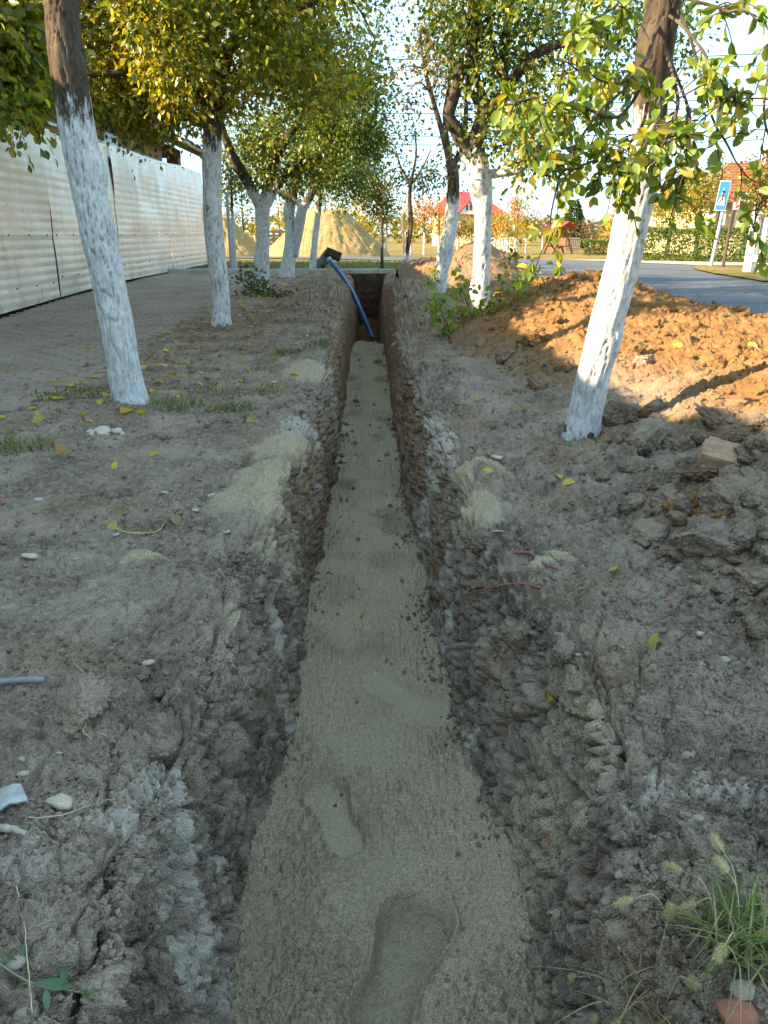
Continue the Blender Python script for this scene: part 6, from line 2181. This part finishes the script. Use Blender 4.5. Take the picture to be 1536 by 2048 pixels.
lay('rootlet', [(160, 1420), (168, 1455), (160, 1470), (180, 1487)], .0022, .0012, M_STRAW, 'curly straw coloured root on the left lump', 'root', .004)
lay('rootlet', [(200, 1468), (235, 1490), (262, 1520)], .0014, .001, M_STRAW, 'straw coloured root right of the curly one', 'root', .004)
lay('straw', [(60, 1642), (115, 1638), (170, 1622), (222, 1606)], .0013, .0008, M_STRAW, 'long dry straw below the pale flat stone', 'straw', .008)
lay('straw', [(150, 1330), (190, 1360), (245, 1325)], .0012, .0008, M_PALEROOT, 'bent grey straw above the clods', 'straw', .006)
lay('straw', [(35, 1780), (55, 1870), (72, 2044)], .0010, .0008, M_STRAW, 'tall dry straw leaning in the bottom left', 'straw', .012)
lay('bark_strip', [(-10, 1664), (30, 1662), (78, 1680)], .009, .003, M_PALEROOT, 'curved strip of pale bark at the left edge', 'bark', .004)
lay('string', [(228, 1058), (262, 1070), (310, 1066), (334, 1045)], .0022, .0016, simple_mat('yellow_string', (.55, .42, .12), .7), 'thin yellow string on the left bank', 'string', .004)
lay('tree_root', [(660, 655), (690, 640), (705, 648)], .006, .003, M_PALEROOT, 'torn root sticking out of the far left wall', 'root', .02)

# ------------------------------------------------------------------ fallen leaves
def fallen_mesh(name, seed, pal):
    rng = np.random.default_rng(seed)
    V, Q, T, k = leaf_set(np.array([[-.5, 0, 0]]), np.array([[1.0, 0, 0]]), np.array([[0, 0, 1.0]]), np.ones(1), True)
    V[:, 1] *= rng.uniform(.8, 1.15)
    V[:, 2] += rng.uniform(.1, .5) * V[:, 1] ** 2 * 2 + rng.uniform(-.3, .35) * V[:, 0] ** 2 + rng.uniform(-.2, .2) * V[:, 0] * V[:, 1] * 2
    # stalk
    s = MB().add(V, Q, T)
    s.tube([(-.5, 0, 0), (-.64, .03, .03), (-.78, .02, .02)], [.018, .014, .012], 4, False)
    me = s.mesh(name, True)
    color_attr(me, 'col', np.tile(pal, (len(me.vertices), 1)) * rng.uniform(.85, 1.1))
    me.materials.append(M_LEAF)
    return me
YEL = [fallen_mesh('fallen_leaf', k, c) for k, c in enumerate([(.62, .46, .05), (.68, .52, .09), (.55, .36, .04), (.60, .50, .12), (.42, .36, .06), (.50, .28, .05), (.66, .48, .04)])]
GRN = [fallen_mesh('fallen_leaf', 20 + k, c) for k, c in enumerate([(.16, .26, .05), (.24, .30, .05), (.34, .36, .06)])]
REDL = fallen_mesh('fallen_leaf', 31, (.50, .08, .05))
BRN = [fallen_mesh('fallen_leaf', 40 + k, c) for k, c in enumerate([(.24, .14, .06), (.32, .20, .09)])]

def place_leaf(me, p, n, s, label, group=None):
    q = n.to_track_quat('Z', 'Y').to_euler()
    M = n.to_track_quat('Z', 'Y').to_matrix() @ Matrix.Rotation(rr.uniform(0, 6.28), 3, 'Z') @ Matrix.Rotation(rr.uniform(-.35, .35), 3, 'X') @ Matrix.Rotation(rr.uniform(-.3, .3), 3, 'Y')
    o = obj('fallen_leaf', me, None, None, p + n * (.10 * s + .003), M.to_euler(), s)
    tag(o, label, 'leaf', group)
    return o
LV = [(1101, 1390, 42, YEL[0], 'round yellow leaf on the right bank lip'), (1228, 1145, 34, YEL[1], 'pale yellow leaf below the right tree'), (1310, 1292, 58, YEL[3], 'twisted yellow leaf on crumbs at the right'),
      (1120, 958, 30, YEL[6], 'upper of two yellow leaves before the right tree'), (1136, 968, 32, YEL[0], 'lower of two yellow leaves before the right tree'), (1180, 996, 16, YEL[5], 'tiny orange leaf below the pair of yellow leaves'),
      (976, 942, 26, YEL[1], 'yellow leaf on the right lip sand'), (1340, 1215, 26, REDL, 'single red leaf on the right bank'), (725, 1236, 26, YEL[1], 'yellow leaf on the near trench sand'), (737, 1015, 16, YEL[3], 'small pale leaf on the middle trench sand'),
      (310, 911, 30, YEL[2], 'orange yellow leaf on bare soil left of the sand spill'), (230, 933, 24, YEL[0], 'narrow yellow leaf on bare soil'), (118, 905, 46, YEL[5], 'long orange leaf by the left grass'), (225, 1056, 30, YEL[4], 'yellow leaf end of the string'),
      (250, 826, 48, YEL[2], 'orange leaf at the nearest left trunk foot'), (80, 843, 34, YEL[4], 'pale leaf left of the plaster lump'), (128, 770, 30, YEL[5], 'orange leaf on the path edge'), (68, 815, 26, BRN[0], 'brown leaf near the path edge'),
      (352, 1042, 34, BRN[1], 'tan leaf beside the brick chip'), (1020, 742, 20, GRN[0], 'green leaf on the shaded right bank'), (1092, 826, 22, GRN[1], 'green leaf left of the near right trunk'), (1138, 890, 24, GRN[0], 'green leaf below the near right trunk foot'),
      (1342, 838, 24, YEL[3], 'pale leaf on the dark clods'), (1272, 838, 26, GRN[0], 'green leaf between clods by the right tree'), (908, 805, 24, GRN[0], 'green leaf on the right lip'), (955, 802, 20, YEL[2], 'small orange leaf on the right bank'),
      (1355, 695, 34, GRN[2], 'green leaf on the sunlit mound crest'), (1505, 695, 34, GRN[2], 'yellow green leaf at the right end of the mound'), (1190, 690, 24, YEL[0], 'yellow leaf on the sunlit clay'), (590, 750, 26, YEL[0], 'yellow leaf by the dry grass tuft'),
      (490, 835, 28, BRN[0], 'brown leaf by the green grass tuft'), (500, 842, 34, GRN[2], 'olive leaf by the green grass tuft'), (1030, 820, 22, YEL[5], 'orange scrap leaf on the right bank'), (1215, 1067, 20, BRN[1], 'curled pale leaf left of the clod pile')]
for px, py, w_, me, lab in LV:
    p, n = hit(px, py)
    place_leaf(me, p, n, .88 * w_ * mpp(p), lab)
cnt = 0
tries = 0
while cnt < 262 and tries < 4000:
    tries += 1
    y = 4.2 + 9.0 * rr.random() ** 1.25
    x = rr.gauss(-1.75, .55) if rr.random() < .8 else rr.uniform(-3.9, -.6)
    if x > -.55: continue
    p, n = drop(x, y)
    if x < -2.2 or p is None:
        p, n = Vector((x, y, float(far_z(y)) + .006)), Vector((0, 0, 1))
    px, py = pix(p)
    if not (0 < px < 760 and py < 960): continue
    if x < -2.25 and rr.random() < .6: continue
    me = rr.choice(YEL + YEL[:3] + BRN)
    s = rr.uniform(.045, .08)
    hue = 'brown' if me in BRN else 'orange' if me in (YEL[2], YEL[5]) else 'yellow'
    where = 'before the nearest left trunk' if y < 4.9 else 'between first and second left trees' if y < 8.2 else 'between second and third left trees' if y < 12.2 else 'behind the third left tree'
    side = 'on the paved path' if x < -2.25 else 'close to the path' if x < -1.7 else 'in the middle of the strip' if x < -1.1 else 'towards the trench'
    place_leaf(me, p, n, s, ('small ' if s < .062 else 'larger ') + hue + ' fallen leaf ' + side + ' ' + where, 'leaf litter under the left trees' if x > -2.25 else 'leaves on the paved path')
    cnt += 1

# ------------------------------------------------------------------ grass and weeds
def grass_mat(name, a, b):
    t = NT(name)
    c = t.attr('col')
    d = t.n('BsdfDiffuse', Color=c); tr = t.n('BsdfTranslucent', Color=c)
    mx = t.n('MixShader', Fac=.35)
    t.t.links.new(d.outputs[0], mx.inputs[1]); t.t.links.new(tr.outputs[0], mx.inputs[2]); t.t.links.new(mx.outputs[0], t.out.inputs[0])
    return t.m
M_GRASS = grass_mat('grass_blade', 0, 0)

def blades(n, rad, h, lean, cols, rng, wd=.003, seg=5, org=None):
    V, F, Cc = [], [], []
    k = 0
    for i in range(n):
        a = rng.uniform(0, 2 * math.pi); r = rad * math.sqrt(rng.random())
        b = np.array([r * math.cos(a), r * math.sin(a) * .8, -.01]) if org is None else org(rng)
        d = rng.uniform(0, 2 * math.pi); L = h * rng.uniform(.45, 1.15); ln = lean * rng.uniform(.3, 1.3)
        c = np.array(cols[rng.integers(len(cols))]) * rng.uniform(.7, 1.25)
        t = np.linspace(0, 1, seg)
        dirx, diry = math.cos(d), math.sin(d)
        P_ = np.stack([b[0] + dirx * ln * L * t ** 1.8, b[1] + diry * ln * L * t ** 1.8, b[2] + L * (t - .45 * ln * t ** 2.2)], 1)
        w_ = wd * (1 - t ** 1.5) * rng.uniform(.6, 1.3)
        s = np.array([-diry, dirx, .25])
        V.append(np.concatenate([P_ - s * w_[:, None], P_ + s * w_[:, None]]))
        for j in range(seg - 1):
            F.append([k + j, k + j + 1, k + seg + j + 1, k + seg + j])
        Cc.append(np.tile(c, (2 * seg, 1)))
        k += 2 * seg
    return np.concatenate(V), np.array(F), np.concatenate(Cc)

GREENS = [(.10, .17, .035), (.15, .22, .045), (.20, .24, .06), (.08, .13, .03)]
STRAWS = [(.48, .38, .18), (.40, .32, .15), (.30, .26, .11)]
def tuft(px, py, wpx, h, n, lab, cols, lean=.9, wd=.0025, seed=0):
    p, nn = hit(px, py)
    rng = np.random.default_rng(seed)
    V, F, c = blades(n, wpx / 2 * mpp(p), h, lean, cols, rng, wd)
    me = new_mesh('grass_tuft', V, F); color_attr(me, 'col', c)
    o = obj('grass_tuft', me, M_GRASS, None, p); tag(o, lab, 'grass tuft', 'grass tufts on the banks')
    return o
tuft(350, 812, 120, .11, 150, 'green grass tuft right of the nearest left trunk', GREENS, 1.1, seed=1)
tuft(465, 818, 90, .10, 110, 'green grass tuft left of the lip sand', GREENS + STRAWS[:1], 1.1, seed=2)
tuft(555, 785, 70, .14, 60, 'orange dry grass tuft on the left bank', STRAWS + [(.5, .26, .06)], .8, seed=3)
tuft(480, 785, 110, .13, 70, 'thin olive grass tuft behind the green ones', GREENS + STRAWS, 1.0, seed=4)
tuft(50, 895, 120, .11, 170, 'pale grass tuft at the left edge', GREENS + STRAWS, 1.1, seed=5)
tuft(130, 790, 150, .08, 120, 'low leafy green tuft between path and nearest left tree', GREENS, 1.2, .004, seed=6)
tuft(640, 690, 60, .10, 50, 'small green tuft on the far left lip', GREENS, 1.0, .004, seed=7)
tuft(575, 705, 50, .10, 40, 'small green weed tuft on the left bank', GREENS, 1.0, .005, seed=8)
tuft(1140, 850, 60, .08, 40, 'sparse yellowish tuft at the near right trunk foot', GREENS + STRAWS, .9, seed=9)
tuft(945, 1090, 60, .06, 26, 'dry straw tuft on the right lip', STRAWS, 1.1, .0016, seed=10)
tuft(230, 1025, 46, .045, 22, 'withered tuft on bare soil of the left bank', STRAWS + GREENS[:1], 1.1, .002, seed=11)

def foxtails():
    rng = np.random.default_rng(31)
    p, nn = hit(1475, 1880)
    root = empty('foxtail_grass', p); tag(root, 'green grass tuft with straw coloured foxtail heads in the bottom right', 'grass tuft')
    V, F, c = blades(230, .058, .108, 1.25, GREENS + [(.22, .23, .10), (.26, .25, .12)] + STRAWS, rng, .0020, 6)
    me = new_mesh('blades', V, F); color_attr(me, 'col', c); tag(obj('blades', me, M_GRASS, root), kind='stuff')
    q, _ = hit(1300, 2010)
    off = q - p
    V, F, c = blades(70, .07, .12, 1.5, STRAWS + [(.22, .16, .08)], rng, .0014, 6, None)
    me = new_mesh('dead_blades', V + np.array(off), F); color_attr(me, 'col', c); tag(obj('dead_blades', me, M_GRASS, root), kind='stuff')
    heads = [(1362, 1742, .10, 1440, 1850), (1266, 1798, .07, 1340, 1840), (1392, 1806, .06, 1440, 1850), (1335, 1840, .05, 1310, 1960), (1150, 1954, .05, 1260, 2010), (1444, 1700, .12, 1480, 1850), (1196, 2036, .03, 1290, 2020), (1242, 2040, .04, 1300, 2020), (1372, 1958, .05, 1330, 2010), (1450, 1890, .07, 1470, 1900), (1455, 1745, .11, 1480, 1870)]
    for i, (hx, hy, hz, bx, by) in enumerate(heads):
        b, _ = hit(bx, by)
        d = ray(hx, hy)
        # head floats above the soil at height hz over the tuft
        h0, _ = hit(hx, hy)
        k = (h0 - CAM).length
        hp = CAM + d.normalized() * (k - hz * 1.1)
        mid = (b + hp) / 2 + Vector((0, 0, .03))
        s = spline([b - p, mid - p, hp - p], 16)
        cmat = M_STRAW
        V, Q, T = tube_np(s, np.linspace(.0011, .0007, 16), 5)
        obj('stem', new_mesh('stem', V, [Q, T]), cmat, root)
        t = Vector(s[-1] - s[-3]).normalized()
        L = rng.uniform(.022, .034)
        n = 260
        u = rng.random(n); a = rng.uniform(0, 2 * math.pi, n)
        x = np.array(t.orthogonal()); y = np.array(t.cross(Vector(x)))
        rad = .0036 * np.sin(np.pi * (.12 + .82 * u)) ** .7
        dirs = np.cos(a)[:, None] * x + np.sin(a)[:, None] * y
        base = s[-1] + u[:, None] * L * np.array(t) + dirs * rad[:, None]
        ax = dirs * .8 + np.array(t) * .9 + rng.normal(size=(n, 3)) * .2
        ax /= np.linalg.norm(ax, axis=1)[:, None]
        tip = base + ax * rng.uniform(.004, .009, n)[:, None]
        sd = np.cross(ax, rng.normal(size=(n, 3))); sd /= np.linalg.norm(sd, axis=1)[:, None]
        Vb = np.stack([base - sd * .0006, base + sd * .0006, tip], 1).reshape(-1, 3)
        core, Qc, Tc = tube_np(np.array([s[-1] + np.array(t) * L * k_ for k_ in np.linspace(0, 1, 8)]), .0034 * np.sin(np.pi * np.linspace(.1, .95, 8)) ** .7 + .0003, 8)
        Va = np.concatenate([core, Vb])
        me = new_mesh('seed_head', Va, [Qc, np.concatenate([Tc, np.arange(len(Vb)).reshape(-1, 3) + len(core)])])
        color_attr(me, 'col', np.tile(np.array([.62, .52, .28]) * rng.uniform(.85, 1.1), (len(Va), 1)))
        obj('seed_head', me, M_GRASS, root)
foxtails()

def weed():
    rng = np.random.default_rng(8)
    pts = [hit(*q)[0] + Vector((0, 0, .012)) for q in ((-5, 1935), (60, 1975), (130, 1990), (185, 2005), (240, 2040))]
    root = empty('creeping_weed', pts[0]); tag(root, 'creeping green weed with narrow leaves in the bottom left corner', 'weed')
    s = spline(pts, 30) - np.array(pts[0])
    V, Q, T = tube_np(s, .0014, 6)
    obj('stem', new_mesh('stem', V, [Q, T]), simple_mat('weed_stem', (.22, .24, .12), .7), root)
    for px, py, tx, ty in ((50, 1940, 52, 1900), (50, 1950, 10, 1930), (70, 1980, 148, 1988), (132, 1985, 132, 1945), (95, 1990, 98, 2032), (175, 2000, 200, 1995), (205, 1990, 212, 1972), (185, 2003, 165, 1998)):
        b, _ = hit(px, py); e, _ = hit(tx, ty)
        b = b + Vector((0, 0, .014)); e = e + Vector((0, 0, rng.uniform(.012, .025)))
        L = (e - b).length
        Vv, Q, T, k = leaf_set(np.array([b]) - np.array(pts[0]), np.array([e - b]), np.array([[rng.normal() * .3, -.5, 1.0]]), np.array([L]), True, .5)
        me = new_mesh('leaf', Vv, [Q, T]); color_attr(me, 'col', np.tile(np.array([.13, .22, .10]) * rng.uniform(.85, 1.2), (len(Vv), 1)))
        obj('leaf', me, M_LEAF, root)
weed()

# ------------------------------------------------------------------ broken leafy shoots by the right trees
def shoot(name, label, pts, n, leaf, pal, seed, r=.006, spread=.05, cat='branch'):
    rng = np.random.default_rng(seed)
    w_ = np.array([tuple(W(*q)) for q in pts])
    s = spline(w_, 24)
    root = empty(name, s[0]); tag(root, label, cat)
    V, Q, T = tube_np(s - s[0], np.linspace(r, r * .3, 24), 6)
    me = new_mesh('stem', V, [Q, T]); color_attr(me, 'mask', np.zeros((len(V), 3))); obj('stem', me, M_BARK, root)
    i = rng.integers(2, 24, n)
    pos = s[i] + rng.normal(size=(n, 3)) * spread * .6
    ax = rng.normal(size=(n, 3)) * .8 + np.array([0, -.2, -.35])
    V, Q, T, k = leaf_set(pos - s[0], ax, rng.normal(size=(n, 3)) + np.array([-.3, -.6, .6]), rng.uniform(.7, 1.25, n) * leaf, True)
    me = new_mesh('leaves', V, [Q, T]); color_attr(me, 'col', np.repeat(palette(pal, n, rng), k, 0))
    tag(obj('leaves', me, M_LEAF, root), kind='stuff')
shoot('leafy_shoot', 'leafy shoot climbing beside the slanting right tree', [(872, 640, 8.2), (872, 600, 8.2), (868, 560, 8.2), (872, 540, 8.2)], 60, .06, 'fresh', 1, spread=.07)
shoot('leafy_shoot', 'bushy leafy shoot on the lip left of the upright sunlit tree', [(905, 690, 7.2), (895, 650, 7.2), (880, 620, 7.2), (878, 600, 7.2)], 110, .06, 'fresh', 2, spread=.12)
shoot('leafy_shoot', 'leafy shoot hugging the upright sunlit trunk on its left', [(950, 650, 7.3), (935, 610, 7.3), (925, 580, 7.3), (918, 550, 7.3)], 90, .06, 'fresh', 3, spread=.09)
shoot('leafy_shoot', 'broken leafy branch slanting up right across the mound', [(965, 650, 7.2), (985, 610, 7.1), (1020, 585, 7.0), (1050, 560, 6.9), (1068, 540, 6.9)], 120, .062, 'fresh', 4, spread=.09)
shoot('leafy_shoot', 'dark leafy sprig before the pointed heap', [(1000, 580, 8.4), (1012, 540, 8.4), (1025, 510, 8.4), (1032, 500, 8.4)], 50, .06, 'green', 5, spread=.07)
shoot('leafy_shoot', 'small leafy sprig on the right trench lip', [(800, 700, 7.4), (830, 690, 7.3), (875, 680, 7.2)], 34, .055, 'fresh', 6, spread=.06)
shoot('leafy_shoot', 'leafy sprig at the upper right mound crest', [(1330, 690, 5.4), (1360, 695, 5.3), (1410, 690, 5.3)], 8, .06, 'fresh', 7, spread=.03)
for i, (a_, b_, lab) in enumerate((((540, 585, 11.6), (478, 545, 11.8), 'upper cut leafy bough piled by the third left tree'), ((560, 600, 11.2), (485, 580, 11.3), 'lower cut leafy bough piled by the third left tree'), ((600, 605, 11.0), (545, 590, 11.0), 'flat cut bough nearest the trench'))):
    mid = ((a_[0] + b_[0]) / 2, (a_[1] + b_[1]) / 2 - 8, (a_[2] + b_[2]) / 2)
    shoot('cut_bough', lab, [a_, mid, b_], 170 if i < 2 else 90, .056, 'dark', 20 + i, .012, .12 if i < 2 else .09)

# straw bits, leaf scraps and twigs too small to pick apart
def litter():
    rng = np.random.default_rng(14)
    B, C_, T_ = [], [], []
    k = 0
    def flake(p, n, L, w_, c):
        nonlocal k
        t = rng.normal(size=3); t -= n * (t @ n); t /= np.linalg.norm(t) + 1e-9
        s = np.cross(n, t)
        q = p + n * (.002 + .12 * w_)
        up = n * L * rng.uniform(-.05, .22)
        B.append(np.array([q - t * L / 2, q - s * w_ / 2 + up * .3, q + t * L / 2 + up, q + s * w_ / 2 + up * .5]))
        T_.append([k, k + 1, k + 2, k + 3]); k += 4
        C_.append(np.tile(c * rng.uniform(.7, 1.2), (4, 1)))
    made = 0
    while made < 2600:
        r = rng.random()
        if r < .62:
            x, y = rng.normal(-1.65, .6), 4.0 + 9 * rng.random() ** 1.2
        elif r < .84:
            y = .6 + 4 * rng.random() ** 1.3; x = -.4 - rng.random() * (.25 + .55 * y)
        else:
            y = .6 + 5 * rng.random() ** 1.3; x = .45 + rng.random() * (.2 + .3 * y)
        if -.45 < x < .45 or x < -2.3: continue
        p, n = drop(x, y)
        if p is None or n.z < .5 or p.z < -.15: continue
        made += 1
        p = np.array(p); n = np.array(n)
        d = float(np.linalg.norm(p - np.array(CAM)))
        u = rng.random()
        if r < .62 and u < .75:
            c = np.array([(.50, .36, .07), (.33, .21, .09), (.20, .12, .06), (.42, .30, .14), (.24, .22, .07)])[rng.integers(5)]
            flake(p, n, rng.uniform(.018, .045), rng.uniform(.010, .024), c)
        else:
            c = np.array([(.52, .42, .26), (.36, .28, .18), (.22, .16, .10)])[rng.integers(3)]
            flake(p, n, rng.uniform(.012, .05) * (.6 + .1 * d), rng.uniform(.0012, .0026) * (.7 + .2 * d), c)
    me = new_mesh('plant_litter', np.concatenate(B), np.array(T_), False)
    color_attr(me, 'col', np.concatenate(C_))
    tag(obj('plant_litter', me, M_GRASS), 'scraps of dead leaf and straw strewn over the banks', kind='stuff')
litter()

# short turf on the lawn beyond the kerb
def lawn():
    rng = np.random.default_rng(2)
    n = 9000
    x = rng.uniform(-5, 4.0, n); y = rng.uniform(17.1, 25, n)
    keep = y < 24.2 - .55 * (x - 1.5)
    x, y = x[keep], y[keep]; n = len(x)
    b = st(x, y, far_z(y) - .06)
    h = rng.uniform(.03, .09, n)
    a = rng.uniform(0, 6.28, n)
    d = np.stack([np.cos(a) * .02, np.sin(a) * .02, np.zeros(n)], 1)
    t = b + np.stack([rng.normal(size=n) * .03, rng.normal(size=n) * .03, h + .04], 1)
    V = np.stack([b - d, b + d, t], 1).reshape(-1, 3)
    me = new_mesh('lawn_grass', V, np.arange(3 * n).reshape(-1, 3))
    c = np.array([(.13, .15, .05), (.20, .19, .07), (.30, .25, .10)])[rng.integers(0, 3, n)]
    color_attr(me, 'col', np.repeat(c, 3, 0))
    tag(obj('lawn_grass', me, M_GRASS), 'short turf between kerb and street', kind='stuff')
lawn()
